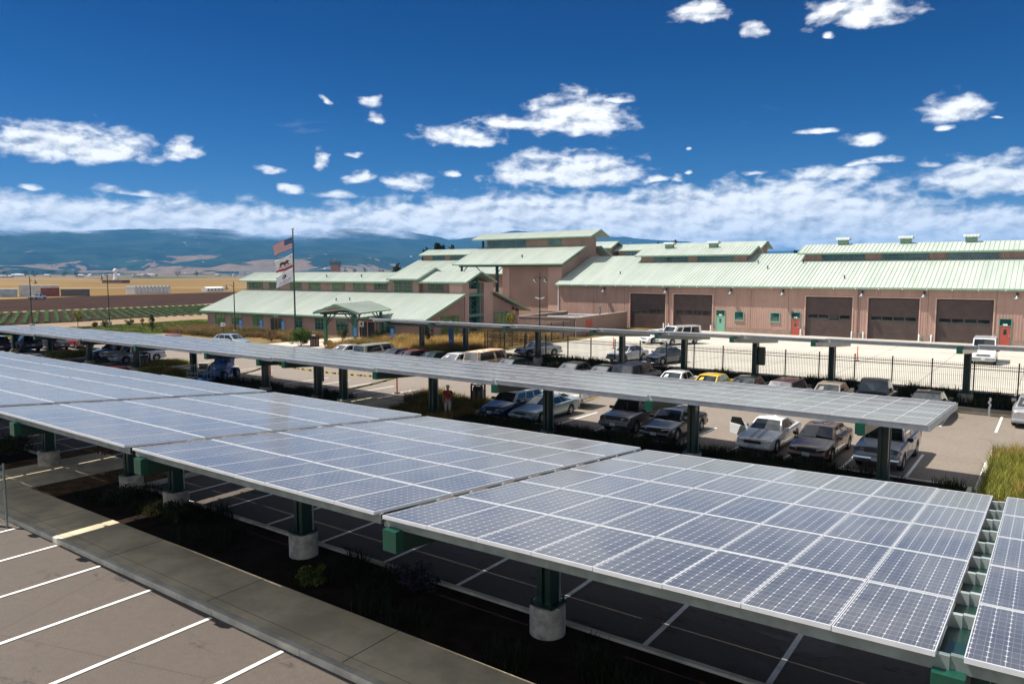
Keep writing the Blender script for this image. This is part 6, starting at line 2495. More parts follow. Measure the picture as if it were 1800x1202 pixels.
def person():
    t = thing('person', 'person in a red shirt, white cap and pale trousers, hand at the face', 'person', (-26.75, 30.05, .1), R(-60))
    S = pm('skin_tone', (.42, .24, .16), .55, .06, 6)
    RED = pm('red_shirt', (.36, .02, .016), .85, .1, 6)
    TRO = pm('pale_trousers', (.50, .47, .42), .85, .08, 5)
    CAP = pm('white_cap', (.72, .71, .69), .8, .05, 6)
    # body: one surface, pelvis root; facing +x, weight on one leg
    P = [((0, 0, .93), .135), ((0.0, 0, 1.12), .125), ((.02, 0, 1.33), (.14, .17)), ((.03, 0, 1.46), .085), ((.045, 0, 1.55), .055),
         ((.02, .19, 1.42), .062), ((.06, .27, 1.14), .045), ((.25, .17, 1.34), .036), ((.27, .10, 1.46), .028),       # left arm raised to the face
         ((.02, -.19, 1.42), .062), ((-.02, -.27, 1.14), .044), ((.10, -.25, .92), .034), ((.13, -.24, .84), .028),      # right arm hanging
         ((.0, .10, .86), .095), ((.05, .11, .48), .062), ((-.02, .12, .10), .042), ((.10, .13, .04), .038),
         ((.0, -.10, .86), .095), ((.03, -.12, .48), .062), ((.0, -.13, .10), .042), ((.13, -.15, .04), .038)]
    E = [(0, 1), (1, 2), (2, 3), (3, 4), (2, 5), (5, 6), (6, 7), (7, 8), (2, 9), (9, 10), (10, 11), (11, 12), (0, 13), (13, 14), (14, 15), (15, 16), (0, 17), (17, 18), (18, 19), (19, 20)]
    body = skin_obj('body', P, E, S, t)
    # clothes: slightly larger surfaces over the same bones
    Q = [((0, 0, .95), .150), ((0, 0, 1.12), .142), ((.02, 0, 1.33), (.155, .185)), ((.03, 0, 1.45), .088), ((.02, .19, 1.42), .075), ((.045, .25, 1.22), .062), ((.02, -.19, 1.42), .075), ((-.005, -.25, 1.22), .062)]
    skin_obj('shirt', Q, [(0, 1), (1, 2), (2, 3), (2, 4), (4, 5), (2, 6), (6, 7)], RED, t)
    Q = [((0, 0, .95), .146), ((.0, .10, .84), .108), ((.05, .11, .48), .080), ((-.02, .12, .12), .066), ((.0, -.10, .84), .108), ((.03, -.12, .48), .080), ((.0, -.13, .12), .066)]
    skin_obj('trousers', Q, [(0, 1), (1, 2), (2, 3), (0, 4), (4, 5), (5, 6)], TRO, t)
    # head
    bm = bmesh.new()
    bmesh.ops.create_uvsphere(bm, u_segments=20, v_segments=14, radius=1)
    for v in bm.verts:
        x, y, z = v.co
        v.co = (x * .098 + .055, y * .076 * (1 - .18 * max(0, -z)), z * .118 + 1.655)
        if x > .5 and abs(y) < .25 and -.3 < z < .1:
            v.co.x += .022 * (1 - abs(y) * 3)
    me = bpy.data.meshes.new('head')
    bm.to_mesh(me)
    bm.free()
    me.shade_smooth()
    me.materials.append(S)
    hd = bpy.data.objects.new('head', me)
    COL.objects.link(hd)
    hd.parent = t
    mb = MB()
    for s in (-1, 1):
        mb.lathe([(.004, -.02), (.018, -.012), (.02, .01), (.006, .026)], (.045, s * .077, 1.655), 8)
    mb.build('ear', S, hd)
    mb = MB()
    for s in (-1, 1):
        mb.box(.138, .148, s * .032 - .011, s * .032 + .011, 1.665, 1.677)
    mb.box(.140, .149, -.022, .022, 1.588, 1.597)
    mb.build('face_marks', pm('eye_mouth_dark', (.05, .025, .02), .5), hd)
    mb = MB()
    mb.lathe([(.104, 1.685), (.103, 1.72), (.085, 1.765), (.04, 1.79)], (.045, 0, 0), 18)
    mb.prism([(.10, -.075, 1.69), (.215, -.05, 1.675), (.225, 0, 1.674), (.215, .05, 1.675), (.10, .075, 1.69)], (0, 0, .012))
    mb.build('cap_hat', CAP, t, smooth=50)
    mb = MB()
    mb.lathe([(.100, 1.60), (.104, 1.684)], (.035, 0, 0), 16)
    # hands: a palm, four unequal bent fingers and a thumb each
    for (w, d, side, nm) in ((Vector((.27, .10, 1.47)), Vector((-.25, -.35, .9)).normalized(), Vector((.9, -.3, .2)).normalized(), 'hand'), (Vector((.13, -.24, .83)), Vector((.1, 0, -1)).normalized(), Vector((1, .2, 0)).normalized(), 'hand')):
        side = (side - d * side.dot(d)).normalized()
        cu = d.cross(side)
        pts = [(tuple(w), .024), (tuple(w + d * .05), (.032, .017)), (tuple(w + d * .085), (.034, .014))]
        ed = [(0, 1), (1, 2)]
        for k, ln in enumerate((.062, .072, .068, .052)):
            o_ = side * (.026 - k * .0175)
            b0 = w + d * .088 + o_
            i0 = len(pts)
            pts += [(tuple(b0), .009), (tuple(b0 + d * ln * .5 + cu * .006), .0085), (tuple(b0 + d * ln * .85 + cu * .022), .0075)]
            ed += [(2, i0), (i0, i0 + 1), (i0 + 1, i0 + 2)]
        i0 = len(pts)
        b0 = w + d * .035 + side * .03
        pts += [(tuple(b0), .011), (tuple(b0 + side * .022 + d * .028 + cu * .008), .0095), (tuple(b0 + side * .028 + d * .055 + cu * .016), .008)]
        ed += [(1, i0), (i0, i0 + 1), (i0 + 1, i0 + 2)]
        skin_obj(nm, pts, ed, S, t, 1)
    for y, x in ((.13, .03), (-.14, .05)):
        mb = MB()
        mb.box(x - .10, x + .17, y - .05, y + .05, 0.0, .085)
        mb.build('shoe', M_DARK, t, bevel=.03)


person()
# ------------------------------------------------------------------ plants
NPR = np.random.RandomState(5)


def raw_mesh(name, v, f, mat, parent=None, loc=None):
    me = bpy.data.meshes.new(name)
    nv, nf = len(v), len(f)
    k = f.shape[1]
    me.vertices.add(nv)
    me.vertices.foreach_set('co', np.ascontiguousarray(v, dtype=np.float32).ravel())
    me.loops.add(nf * k)
    me.loops.foreach_set('vertex_index', np.ascontiguousarray(f, dtype=np.int32).ravel())
    me.polygons.add(nf)
    me.polygons.foreach_set('loop_start', np.arange(0, nf * k, k, dtype=np.int32))
    me.polygons.foreach_set('loop_total', np.full(nf, k, dtype=np.int32))
    me.materials.append(mat)
    me.update(calc_edges=True)
    o = bpy.data.objects.new(name, me)
    COL.objects.link(o)
    if parent is not None:
        o.parent = parent
    if loc is not None:
        o.location = loc
    return o


def leaf_mat(name, a, b, scale=1.6, c=None):
    def fn(T, bs, m):
        geo = T.n('ShaderNodeNewGeometry')
        n = T.noise(geo.outputs['Position'], scale, 4, 0.6)
        r = geo.outputs['Random Per Island']
        x = T.m('ADD', T.m('MULTIPLY', n, 0.75), T.m('MULTIPLY', r, 0.4))
        col = T.mix(T.smooth(x, 0.38, 0.78), a, b)
        if c:
            n2 = T.noise(geo.outputs['Position'], scale * .28, 3, 0.6)
            col = T.mix(T.smooth(n2, 0.48, 0.62), col, T.mix(r, c, tuple(q * .6 for q in c)))
        T.l(col, bs.inputs['Base Color'])
        bs.inputs['Roughness'].default_value = 0.7
        bs.inputs['Specular IOR Level'].default_value = 0.25
        # light passes through thin leaves
        tr = T.n('ShaderNodeBsdfTranslucent')
        T.l(col, tr.inputs['Color'])
        mx = T.n('ShaderNodeMixShader')
        mx.inputs[0].default_value = 0.28
        T.l(bs.outputs[0], mx.inputs[1])
        T.l(tr.outputs[0], mx.inputs[2])
        T.l(mx.outputs[0], m.node_tree.nodes['Material Output'].inputs['Surface'])
    return custom(name, fn)


G_DARK = leaf_mat('foliage_dark', (.008, .014, .005), (.03, .05, .014))
G_PINE = leaf_mat('foliage_pine', (.008, .018, .008), (.022, .042, .016))
G_BUSH = leaf_mat('foliage_bush', (.028, .060, .008), (.11, .17, .022))
G_OLIVE = leaf_mat('foliage_olive', (.04, .05, .012), (.13, .13, .035))
G_YOUNG = leaf_mat('foliage_young', (.16, .17, .03), (.34, .28, .06))
G_RED = leaf_mat('foliage_redbrown', (.035, .022, .010), (.11, .05, .02))
G_BARE = leaf_mat('foliage_brown', (.10, .06, .03), (.20, .12, .05))
G_CROP = leaf_mat('foliage_crop', (.018, .045, .008), (.055, .115, .018), .25)
G_GRASS = leaf_mat('grass_yellow_green', (.10, .13, .02), (.33, .30, .05), .9, (.46, .31, .085))
G_GOLD = leaf_mat('grass_golden', (.34, .20, .05), (.60, .40, .14), .5, (.22, .19, .05))
G_TAN = leaf_mat('grass_tan_brown', (.13, .085, .03), (.30, .19, .07), .35, (.14, .12, .03))
G_SHADE = leaf_mat('grass_dark', (.014, .020, .006), (.055, .062, .016), .8)  # canopy shade is put into this dark grass colour
BARK = pm('bark', (.09, .06, .04), .9, .2, 6, bump=.6)


def leaf_cloud(n, centre, rad, size, rng=NPR, clumps=14, hollow=.35, flat=.0):
    """n small leaf quads gathered in clumps through an ellipsoid, with gaps between the clumps"""
    centre, rad = np.array(centre, float), np.array(rad, float)
    d = rng.normal(size=(clumps, 3))
    d /= np.linalg.norm(d, axis=1)[:, None]
    rr = (hollow + (1 - hollow) * rng.rand(clumps)) ** .7
    cl = d * rr[:, None] * .82
    cr = .22 + .26 * rng.rand(clumps)
    k = rng.randint(0, clumps, n)
    p = rng.normal(size=(n, 3))
    p /= np.linalg.norm(p, axis=1)[:, None]
    p *= (rng.rand(n) ** .45)[:, None] * cr[k][:, None]
    p = (cl[k] + p) * rad + centre
    a = rng.normal(size=(n, 3))
    a /= np.linalg.norm(a, axis=1)[:, None]
    b = np.cross(a, rng.normal(size=(n, 3)))
    b /= np.linalg.norm(b, axis=1)[:, None]
    s = size * (.6 + .8 * rng.rand(n))[:, None]
    v = np.stack([p - a * s, p - b * s * .5, p + a * s, p + b * s * .5], 1).reshape(-1, 3)
    f = np.arange(n * 4).reshape(-1, 4)
    return v, f, cl * rad + centre


def tree(name, label, x, y, h, cw, mat, n=2500, leaf=.09, trunk_r=.10, crown_from=.35, cat='tree', clumps=16, group=None, z=0.0, cone=False):
    t = thing(name, label, cat, (x, y, z), 0, group)
    zc = h * (crown_from + (1 - crown_from) / 2)
    rz = h * (1 - crown_from) / 2
    v, f, cl = leaf_cloud(n, (0, 0, zc), (cw / 2, cw / 2, rz), leaf, clumps=clumps)
    if cone:
        k = np.clip((h - v[:, 2]) / (h * (1 - crown_from)), .08, 1.1)
        v[:, 0] *= k
        v[:, 1] *= k
    raw_mesh('crown', v, f, mat, t)
    mb = MB()
    mb.cyl((0, 0, -.1), (0.02, 0.01, h * crown_from), trunk_r, trunk_r * .8, 8)
    mb.cyl((0.02, 0.01, h * crown_from), (0, 0, h * .85), trunk_r * .8, trunk_r * .25, 8)
    for c in cl[:8]:
        z0 = h * (crown_from + .1 * random.random())
        mb.cyl((0, 0, z0), tuple(c * np.array([.85, .85, 1])), trunk_r * .4, trunk_r * .12, 5)
    mb.build('trunk', BARK, t)
    return t


def shrub(label, x, y, w, h, mat, n=1600, leaf=.06, name='shrub', z=0.0, clumps=16, group=None):
    t = thing(name, label, 'shrub', (x, y, z), 0, group)
    v, f, cl = leaf_cloud(n, (0, 0, h * .52), (w / 2, w / 2, h * .52), leaf, clumps=clumps, hollow=.15)
    v[:, 2] = np.maximum(v[:, 2], .01)
    raw_mesh('foliage', v, f, mat, t)
    mb = MB()
    for c in cl[:7]:
        mb.cyl((0, 0, -.05), tuple(c), .03, .01, 5)
    mb.build('stem', BARK, t)
    return t


def blades(pts, h, spread, width, nb, rng=NPR, lean=.6):
    """tufts of tapering grass blades: each blade two segments"""
    n = len(pts)
    base = np.repeat(pts, nb, 0)
    m = n * nb
    ang = rng.rand(m) * 2 * np.pi
    off = spread * np.sqrt(rng.rand(m))
    base = base + np.stack([np.cos(ang) * off, np.sin(ang) * off, np.zeros(m)], 1)
    hh = h * (.55 + .6 * rng.rand(m)) * np.repeat(.7 + .5 * rng.rand(n), nb)
    la = ang + rng.normal(size=m) * .7
    ln = lean * (.3 + rng.rand(m)) * hh
    dirv = np.stack([np.cos(la), np.sin(la), np.zeros(m)], 1)
    side = np.stack([-np.sin(la), np.cos(la), np.zeros(m)], 1) * (width * (.6 + .8 * rng.rand(m)))[:, None]
    up = np.array([0, 0, 1.0])
    midp = base + dirv * (ln * .3)[:, None] + up * (hh * .6)[:, None]
    tip = base + dirv * ln[:, None] + up * hh[:, None]
    v = np.stack([base - side, base + side, midp + side * .7, midp - side * .7, tip], 1).reshape(-1, 3)
    i = np.arange(m) * 5
    f = np.concatenate([np.stack([i, i + 1, i + 2], 1), np.stack([i, i + 2, i + 3], 1), np.stack([i + 3, i + 2, i + 4], 1)])
    return v, f


def patch(x0, x1, y0, y1, n, z=.08, rng=NPR, keep=None):
    p = np.stack([x0 + (x1 - x0) * rng.rand(n), y0 + (y1 - y0) * rng.rand(n), np.full(n, z)], 1)
    if keep is not None:
        p = p[keep(p)]
    return p


def grass(name, label, parts, mat):
    vs, fs, o = [], [], 0
    for (pts, h, sp, w, nb) in parts:
        v, f = blades(pts, h, sp, w, nb)
        vs.append(v)
        fs.append(f + o)
        o += len(v)
    ob = raw_mesh(name, np.concatenate(vs), np.concatenate(fs), mat)
    tag(ob, label, 'grass', None, 'stuff')
    return ob


clumpy = lambda s, th: (lambda p: fbm2(p[:, 0] * s + 30, p[:, 1] * s + 60, 31, 3) > th)
grass('tall_grass', 'tall yellow-green grass on the island at the right edge', [(patch(-1.85, 6, 29.2, 38.3, 2600), .62, .22, .010, 16), (patch(-1.2, 6, 31, 38.3, 260), .95, .2, .008, 9)], G_GRASS)
grass('tall_grass', 'yellow-green grass on the kerbed islands beside the silver sports sedan',
      [(patch(-63.2, -60.3, 30.5, 34.4, 700), .42, .2, .012, 14), (patch(-77.0, -73.6, 29.2, 33.4, 700), .6, .2, .012, 14), (patch(-60, -52, 29.3, 31.3, 700, keep=clumpy(.6, -.1)), .36, .2, .012, 12)], G_GRASS)
grass('bed_grass', 'olive and straw grass around the trash bin between the rows',
      [(patch(-31, -26.8, 31.7, 35.0, 620, keep=clumpy(.7, -.15)), .5, .2, .012, 16), (patch(-30.5, -25.9, 29.2, 31.4, 520), .5, .2, .012, 14), (patch(-32.5, -31.3, 32.2, 35.5, 140), .6, .25, .012, 14)], leaf_mat('grass_olive', (.075, .075, .018), (.24, .19, .045), .9, (.42, .27, .08)))
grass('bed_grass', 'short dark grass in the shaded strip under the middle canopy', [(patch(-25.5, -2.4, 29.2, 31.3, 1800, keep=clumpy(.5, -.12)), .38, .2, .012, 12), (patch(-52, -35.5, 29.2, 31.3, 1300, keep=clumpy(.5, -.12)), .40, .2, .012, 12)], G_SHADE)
grass('bed_grass', 'dark low grass in the strip along the iron fence', [(patch(-45.5, 10, 50.6, 57.2, 3000, keep=clumpy(.3, -.05)), .5, .25, .016, 12)], leaf_mat('grass_fence', (.020, .028, .008), (.09, .09, .025), .8))
grass('near_bed_plants', 'dark shaded plants of the bed beside the sidewalk', [(patch(-28, 2, 11.2, 13.3, 1100, keep=clumpy(.8, .08)), .38, .25, .010, 18)], leaf_mat('grass_deep_shade', (.006, .010, .003), (.024, .030, .008), .8))  # almost black leaf colour carries the deep shade of the bed
grass('dry_grass', 'golden dry grass between the entrance and the iron fence', [(patch(-62.4, -46.6, 50.8, 62.5, 2600, 0, keep=clumpy(.35, -.22)), .95, .3, .016, 16)], G_GOLD)
grass('dry_grass', 'tan brown dry grass along the front of the office', [(patch(-100, -73, 51.5, 60.0, 3600, 0, keep=clumpy(.25, -.2)), .65, .32, .022, 13)], G_TAN)
grass('dry_grass', 'golden dry grass in front of the block enclosure', [(patch(-60, -49.5, 63, 77, 1500, 0, keep=clumpy(.3, -.1)), .8, .3, .02, 12)], G_GOLD)
grass('lawn_blades', 'mown lawn beside the fields', [(patch(-118, -97, 44, 68, 1800, -.03), .12, .5, .03, 8)], leaf_mat('lawn_leaf', (.055, .065, .008), (.105, .115, .018), .4))

# crops in rows on the dark field
cv, cf, off = [], [], 0
dv = np.array([-.933, .36])
nvv = np.array([.36, .933])
pts = []
for k in range(-14, 60):
    for s in np.arange(0, 62, .42):
        q = np.array([-124.0, 60.0]) + nvv * (k * 1.55 - 10) + dv * s
        x, y = q
        if -171 < x < -131.5 and 24 < y < 112 and not (y > 100 and x > -150):
            pts.append((x + NPR.normal() * .09, y + NPR.normal() * .09, -.05))
pts = np.array(pts)
n = len(pts)
lv = []
for j in range(5):
    a = NPR.rand(n) * 6.28
    r = .32 + .2 * NPR.rand(n)
    d = np.stack([np.cos(a), np.sin(a), np.zeros(n)], 1)
    sd = np.stack([-np.sin(a), np.cos(a), np.zeros(n)], 1)
    lv.append(np.stack([pts, pts + d * (r * .6)[:, None] + sd * .10 + np.array([0, 0, .28]), pts + d * (r * 1.2)[:, None] + np.array([0, 0, .24]), pts + d * (r * .6)[:, None] - sd * .10 + np.array([0, 0, .30])], 1))
v = np.concatenate(lv).reshape(-1, 3)
tag(raw_mesh('crop_plants', v, np.arange(len(v)).reshape(-1, 4), G_CROP), 'green crop plants in long rows on the dark field', 'crops', None, 'stuff')

shrub('big round bright green bush in front of the flagpole', -67.0, 50.9, 3.0, 2.15, G_BUSH, 5200, .07)
shrub('leafless brown bush among the tan grass near the office door', -74.5, 52.5, 1.9, 1.5, G_BARE, 700, .06, clumps=22)
shrub('green shrub beside the dark entrance door', -65.6, 61.6, 1.7, 1.25, G_BUSH, 1500, .06)
shrub('olive shrub behind the left post of the entrance canopy', -68.6, 58.2, 2.1, 1.5, G_OLIVE, 1600, .06)
shrub('low red-brown shrub at the foot of the wheelchair sign by the entrance', -62.6, 53.4, 3.4, .75, G_RED, 1800, .06)
shrub('dark green shrub beside the trash bin at the entrance path', -63.9, 52.4, 1.5, .8, G_OLIVE, 900, .06)
shrub('small round brown ornamental grass by the lamp post base, left of the pair', -115.2, 50.6, 1.2, 1.0, G_BARE, 700, .07)
shrub('small round brown ornamental grass right next to the pale lamp base', -113.9, 51.6, 1.4, 1.1, G_OLIVE, 700, .07)
shrub('round olive ornamental grass on the lawn edge beyond the lamp post', -115.0, 55.6, 1.5, 1.1, G_OLIVE, 700, .07)
shrub('small orange-red shrub at the path beyond the lamp post', -115.2, 57.8, .9, 1.1, leaf_mat('foliage_orange', (.22, .07, .015), (.42, .15, .03)), 500, .06)
shrub('golden dry tuft at the foot of the round pedestal by the bright streak', -23.3, 11.7, .55, .42, G_GOLD, 380, .035, z=.07)
shrub('grassy green tuft in the dark bed near the sidewalk edge', -14.9, 11.55, .9, .5, leaf_mat('tuft_green', (.04, .06, .01), (.14, .17, .03)), 900, .045, z=.07)
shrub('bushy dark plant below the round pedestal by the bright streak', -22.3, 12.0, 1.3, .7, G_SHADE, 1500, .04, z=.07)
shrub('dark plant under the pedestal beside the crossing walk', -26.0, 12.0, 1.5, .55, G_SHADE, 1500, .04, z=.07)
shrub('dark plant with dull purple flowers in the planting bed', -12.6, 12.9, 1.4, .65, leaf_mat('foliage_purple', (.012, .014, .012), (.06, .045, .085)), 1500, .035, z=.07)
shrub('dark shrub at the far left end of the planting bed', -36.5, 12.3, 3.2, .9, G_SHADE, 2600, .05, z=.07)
tree('young_tree', 'small dense green tree on the lawn edge left of the office', -100.3, 51.6, 2.7, 1.7, G_OLIVE, 2200, .08, .06, .12, cone=True)
tree('young_tree', 'staked yellow-green young tree at the edge of the crop field', -115.4, 48.4, 2.9, 1.7, G_YOUNG, 900, .09, .05, .35)
tree('young_tree', 'thin dark young tree among the golden grass beside the canopy post', -53.9, 57.6, 3.0, 1.5, G_DARK, 900, .07, .04, .3)
tree('young_tree', 'thin yellowish young tree in front of the block enclosure', -53.4, 71.5, 3.6, 1.2, G_YOUNG, 800, .08, .04, .4)


def at_dist(px, py, dist):
    d = pix_dir(px, py)
    k = dist / math.hypot(d.x, d.y)
    return CAM + d * k


def far_tree(label, px, py, dist, wpx, mat=G_PINE, name='tree', n=1500, cf=.15, cone=False, group=None, clumps=18):
    p = at_dist(px, py, dist)
    w = wpx / 1293 * dist * .95
    return tree(name, label, p.x, p.y, p.z, w, mat, n, .035 * p.z if p.z < 20 else .5, .02 * p.z, cf, cone=cone, group=group, clumps=clumps)


far_tree('dark windswept tree left of the pair behind the rear building', 748, 432, 230, 22, n=1800, cf=.3)
far_tree('tall dark tree behind the rear building, taller of the pair', 774, 423, 230, 30, n=2200, cf=.3)
far_tree('thin dark tree right of the pair behind the rear building', 792, 426, 230, 16, n=900, cf=.35)
far_tree('dark tree showing over the roof edge of the stepped office', 697, 463, 240, 24, n=1500)
far_tree('rounded dark tree showing over the long rear roof', 1152, 417, 260, 34, n=2200)
far_tree('low dark tree just right of the rounded one over the rear roof', 1182, 421, 260, 26, n=1500)
far_tree('dark tree in the gap between the two clerestories of the garage', 1398, 438, 210, 26, n=1600)
far_tree('dark tree top behind the long clerestory of the garage', 1590, 426, 260, 16, n=800)
for px, w in ((12, 18), (44, 14), (88, 24), (112, 14), (60, 10), (135, 9), (312, 12), (345, 10)):
    far_tree('small dark tree on the horizon at the foot of the hills', px, 473.5, 1500, w, n=260, group='trees along the horizon', clumps=9)
for px, w in ((606, 12), (622, 16), (642, 12), (668, 18), (720, 12)):
    far_tree('dark tree among the pale town houses beyond the office roof', px, 469, 1100, w, n=260, group='trees among the far houses', clumps=9)

# ------------------------------------------------------------------ far things
def shed_row():
    y0, y1 = 141.9, 155.2
    for k in range(10):
        y = y0 + (y1 - y0) * k / 9
        x = -290.3
        t = thing('shed', 'small white gabled shed standing in a row on the dry field', 'shed', (x, y, 0), R(20), 'row of white sheds on the field')
        mb = MB()
        mb.prism([(2.2, -.62, 0), (2.2, .62, 0), (2.2, .62, 2.3), (2.2, 0, 3.0), (2.2, -.62, 2.3)], (-4.4, 0, 0))
        mb.build('wall', M_WHITE, t)
        mb = MB()
        for s in (-1, 1):
            mb.prism([(2.3, 0, 3.1), (2.3, s * .7, 2.28), (2.3, s * .7, 2.18), (2.3, 0, 3.0)], (-4.6, 0, 0))
        mb.build('roof', pm('shed_roof', (.20, .19, .18), .8, .1, 1), t)


shed_row()

# white beacon tower on its low building
p = at_dist(203, 480, 676)
t = thing('beacon_tower', 'white tapering tower on a low red-brown base far out on the dry field', 'tower', (p.x, p.y, 0), R(20))
mb = MB()
mb.lathe([(2.9, 0), (1.5, 5.5), (1.2, 8.0), (1.2, 9.2), (1.9, 9.4), (1.9, 10.4), (.9, 11.6)], (0, 0, 0), 14)
mb.build('shaft', M_WHITE, t, smooth=40)
mb = MB()
mb.box(-10, 10, -4, 4, 0, 2.2)
mb.box(-11, 11, -4.6, 4.6, 2.201, 2.6)
mb.build('base_building', pm('tower_base_red', (.30, .16, .10), .8, .1, .5), t)
p = at_dist(590, 480, 900)
t = thing('control_tower', 'brown control tower with glazed cab beyond the office roof', 'tower', (p.x, p.y, 0), R(30))
mb = MB()
mb.box(-4.4, 4.4, -4.4, 4.4, 0, 17.5)
mb.build('shaft', pm('tower_brown', (.33, .19, .13), .8, .1, .2), t)
mb = MB()
mb.prism([(-5, -5, 17.51), (5, -5, 17.51), (5, 5, 17.51), (-5, 5, 17.51)], (0, 0, 3.2))
mb.build('cab', M_GLASS, t)
mb = MB()
mb.box(-6.2, 6.2, -6.2, 6.2, 20.72, 21.4)
mb.lathe([(1.6, 21.41), (1.5, 23.6), (.3, 24)], (0, 0, 0), 10)
mb.build('roof', pm('tower_roof', (.22, .14, .11), .8), t)

# storage yard at the far edge of the tilled field
for (lab, px0, px1, py, h, col) in (('pale blue-grey metal shed at the left picture edge beyond the tilled field', 0, 31, 521, 2.6, (.42, .50, .54)), ('tall white storage container stacked beyond the lamp post', 34, 56, 518, 4.0, (.58, .60, .60)),
                                  ('red-brown storage container beyond the tilled field', 72, 105, 522, 2.9, (.26, .09, .06)), ('dark grey flat shed right of the red-brown container', 107, 158, 519, 2.3, (.15, .13, .12)),
                                  ('white tarpaulin-covered stack above the red-brown container', 56, 104, 514, 3.6, (.66, .66, .64))):
    d = 300 if 'tarp' not in lab else 312
    a, b = at_dist(px0, py, d), at_dist(px1, py, d)
    w = (Vector((b.x, b.y, 0)) - Vector((a.x, a.y, 0))).length
    t = thing('storage_container' if 'container' in lab else 'storage_shed', lab, 'storage', ((a.x + b.x) / 2, (a.y + b.y) / 2, -.05), math.atan2(b.y - a.y, b.x - a.x))
    mb = MB()
    mb.box(-w / 2, w / 2, 0, 3, 0, h)
    nn = max(3, int(w / .6))
    for k in range(nn):
        x = -w / 2 + w * (k + .5) / nn
        mb.box(x - .1, x + .1, -.05, -.002, .1, h - .1)
    mb.build('wall', pm('storage_%d' % px0, col, .7, .15, .6), t)
    mb = MB()
    mb.box(-w / 2 - .1, w / 2 + .1, -.1, 3.1, h + .002, h + .12)
    mb.build('roof', pm('storage_roof_%d' % px0, tuple(c * 1.1 for c in col), .7), t)
p = at_dist(66, 524, 268)
car('pickup_truck', 'small white truck parked in front of the red-brown container', 'pickup truck', 'pickup', p.x, p.y, 120, (.66, .66, .64), anchor='centre')
a, b = at_dist(364, 513, 342), at_dist(394, 513, 350)
t = thing('long_shed', 'long low white shed beyond the tilled field near the office roof', 'shed', (a.x, a.y, 0), math.atan2(b.y - a.y, b.x - a.x))
w = (Vector((b.x, b.y)) - Vector((a.x, a.y))).length
mb = MB()
mb.prism([(0, 0, 0), (0, 3, 0), (0, 3, 1.5), (0, 1.5, 2.1), (0, 0, 1.5)], (w, 0, 0))
mb.build('wall', M_WHITE, t)
mb = MB()
for k in range(5):
    x = w * (k + .3) / 5
    mb.box(x, x + w * .06, -.03, -.002, .5, 1.2)
mb.build('window', M_GLASS, t)

# greenhouses and pale houses at the foot of the hills
for (lab, px0, px1, py, dist, h) in (('long pale greenhouse at the foot of the hills behind the lowest flag', 420, 508, 475.5, 2600, 7), ('pale greenhouse at the foot of the hills beyond the control tower', 622, 662, 470, 2900, 6)):
    a, b = at_dist(px0, 480, dist), at_dist(px1, 480, dist)
    w = (Vector((b.x, b.y)) - Vector((a.x, a.y))).length
    t = thing('greenhouse', lab, 'greenhouse', (a.x, a.y, 0), math.atan2(b.y - a.y, b.x - a.x))
    z = at_dist(px0, py, dist).z
    mb = MB()
    nb = 8
    for k in range(nb):
        x0, x1 = w * k / nb, w * (k + 1) / nb - 1.5
        mb.prism([(x0, 0, -5), (x1, 0, -5), (x1, 0, z), ((x0 + x1) / 2, 0, z + h * .4), (x0, 0, z)], (0, 60, 0))
    mb.build('greenhouse_shell', pm('pale_plastic', (.62, .62, .58), .6, .05, .02), t)
rng = random.Random(11)
for k in range(26):
    px = rng.choice([rng.uniform(0, 420), rng.uniform(580, 735), rng.uniform(100, 420)])
    dist = rng.uniform(1500, 2600)
    p = at_dist(px, 480, dist)
    t = thing('house', 'tiny pale house at the foot of the hills', 'house', (p.x, p.y, -1), rng.uniform(0, 3), 'pale houses at the foot of the hills')
    w, l, h = rng.uniform(7, 11), rng.uniform(10, 26), rng.uniform(3, 5.5)
    mb = MB()
    mb.prism([(-l / 2, -w / 2, 0), (-l / 2, w / 2, 0), (-l / 2, w / 2, h), (-l / 2, 0, h + 2), (-l / 2, -w / 2, h)], (l, 0, 0))
    mb.build('wall', pm('house_wall_%d' % (k % 3), ((.62, .6, .55), (.5, .44, .38), (.66, .66, .66))[k % 3], .8), t)
    mb = MB()
    for s in (-1, 1):
        mb.prism([(-l / 2 - .3, s * (w / 2 + .5), h - .2), (-l / 2 - .3, 0, h + 2.2), (-l / 2 - .3, 0, h + 2.5), (-l / 2 - .3, s * (w / 2 + .5), h + .1)], (l + .6, 0, 0))
    mb.build('roof', pm('house_roof_%d' % (k % 2), ((.32, .25, .2), (.5, .5, .5))[k % 2], .8), t)

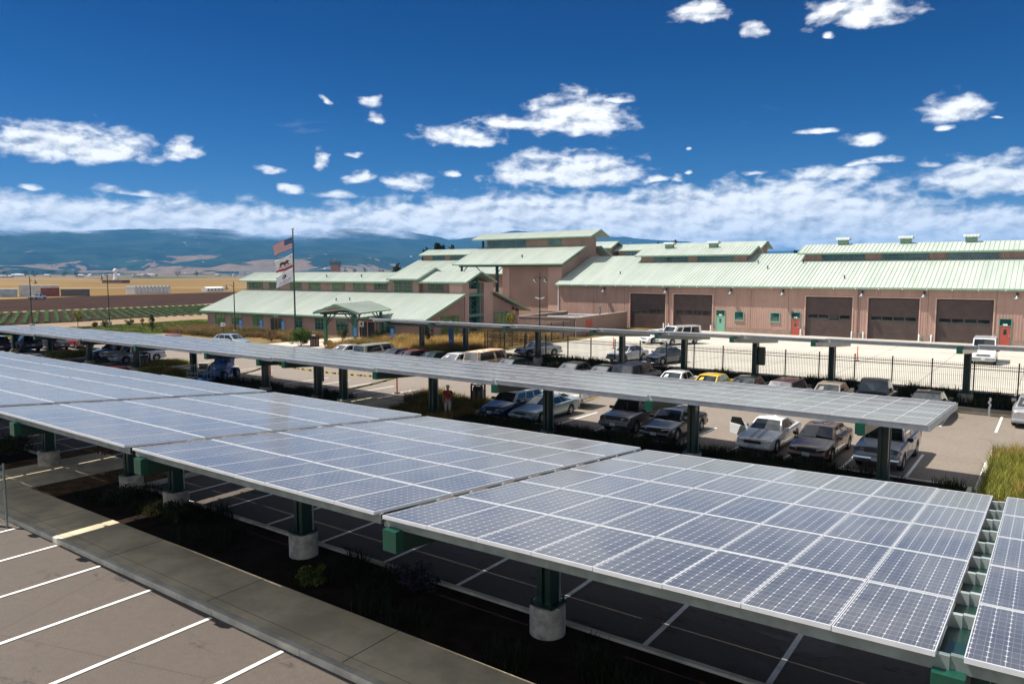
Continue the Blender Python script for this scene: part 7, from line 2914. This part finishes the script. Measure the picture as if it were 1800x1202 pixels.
# chain-link fence end at the left edge
t = thing('chain_link_fence', 'end of a chain-link fence with its steel post at the left picture edge', 'fence', (-26.3, 8.62, 0), R(200))
mb = MB()
mb.cyl((0, 0, -.05), (0, 0, 2.0), .035, n=8)
mb.lathe([(.036, 2.0), (.045, 2.03), (.02, 2.07)], (0, 0, 0), 8)
mb.build('post', M_GALV, t)
mb = MB()
mb.cyl((0.03, 0, 1.95), (5, 0, 1.95), .022, n=6)
mb.cyl((0.03, 0, .08), (5, 0, .08), .015, n=6)
for k in range(-12, 34):
    for s in (1, -1):
        x0 = k * .15
        a, b = (x0, .1), (x0 + 1.85, 1.95)
        if s < 0:
            a, b = (x0, 1.95), (x0 + 1.85, .1)
        # clip to the panel 0..5
        if b[0] < 0.05 or a[0] > 5:
            continue
        u0, u1 = max(0, (0.03 - a[0]) / 1.85), min(1, (5 - a[0]) / 1.85)
        if u1 <= u0:
            continue
        q = lambda u: (a[0] + 1.85 * u, .01 * s, a[1] + (b[1] - a[1]) * u)
        mb.bar(q(u0), q(u1), .006, .006)
mb.build('mesh_fabric', M_GALV, t)
# two thin stake trees in the mulch beyond the crossing walk
for x in (-33.3, -33.0):
    pass
t = thing('tree_stakes', 'pair of thin dark tree stakes in the mulch beyond the crossing walk', 'stakes', (-33.2, 14.6, .1))
for dx in (-.25, .25, .05):
    mb = MB()
    mb.cyl((dx, .1 * dx, -.1), (dx, .1 * dx, 2.3), .035, n=6)
    mb.build('stake', BARK, t)

# oil stains on the covered stalls are marks on the asphalt: thin irregular patches
mb = MB()
rng = random.Random(3)
for (cx, cy, r) in ((-4.0, 16.1, .75), (-4.6, 14.6, .5), (-7.2, 15.8, .22), (-20.5, 15.5, .35), (-13.4, 15.6, .3)):
    pts = []
    lob = [(rng.uniform(.05, .22), rng.randint(2, 6), rng.uniform(0, 6)) for _ in range(4)]
    for k in range(48):
        a = 2 * math.pi * k / 48
        q = r * (.75 + sum(u * math.sin(w * a + ph) for u, w, ph in lob) + .08 * rng.random())
        pts.append((cx + q * math.cos(a) * 1.2, cy + q * math.sin(a) * .8, -.0145))
    mb.face(pts)
o = mb.build('oil_stain', pm('oil_stain', (.065, .053, .043), .6, .2, 2.5))
tag(o, kind='structure')

# ------------------------------------------------------------------ air
mb = MB()
mb.box(-14500, 14500, -3500, 14500, -9, 560)
hz = mb.build('haze', [])
hm = bpy.data.materials.new('haze_air')
hm.use_nodes = True
nt = hm.node_tree
nt.nodes.clear()
ov = nt.nodes.new('ShaderNodeOutputMaterial')
pv = nt.nodes.new('ShaderNodeVolumePrincipled')
pv.inputs['Color'].default_value = (0.13, 0.47, 1.0, 1)
pv.inputs['Density'].default_value = 0.00008
pv.inputs['Anisotropy'].default_value = 0.0
nt.links.new(pv.outputs[0], ov.inputs['Volume'])
hz.data.materials.append(hm)
tag(hz, kind='stuff')
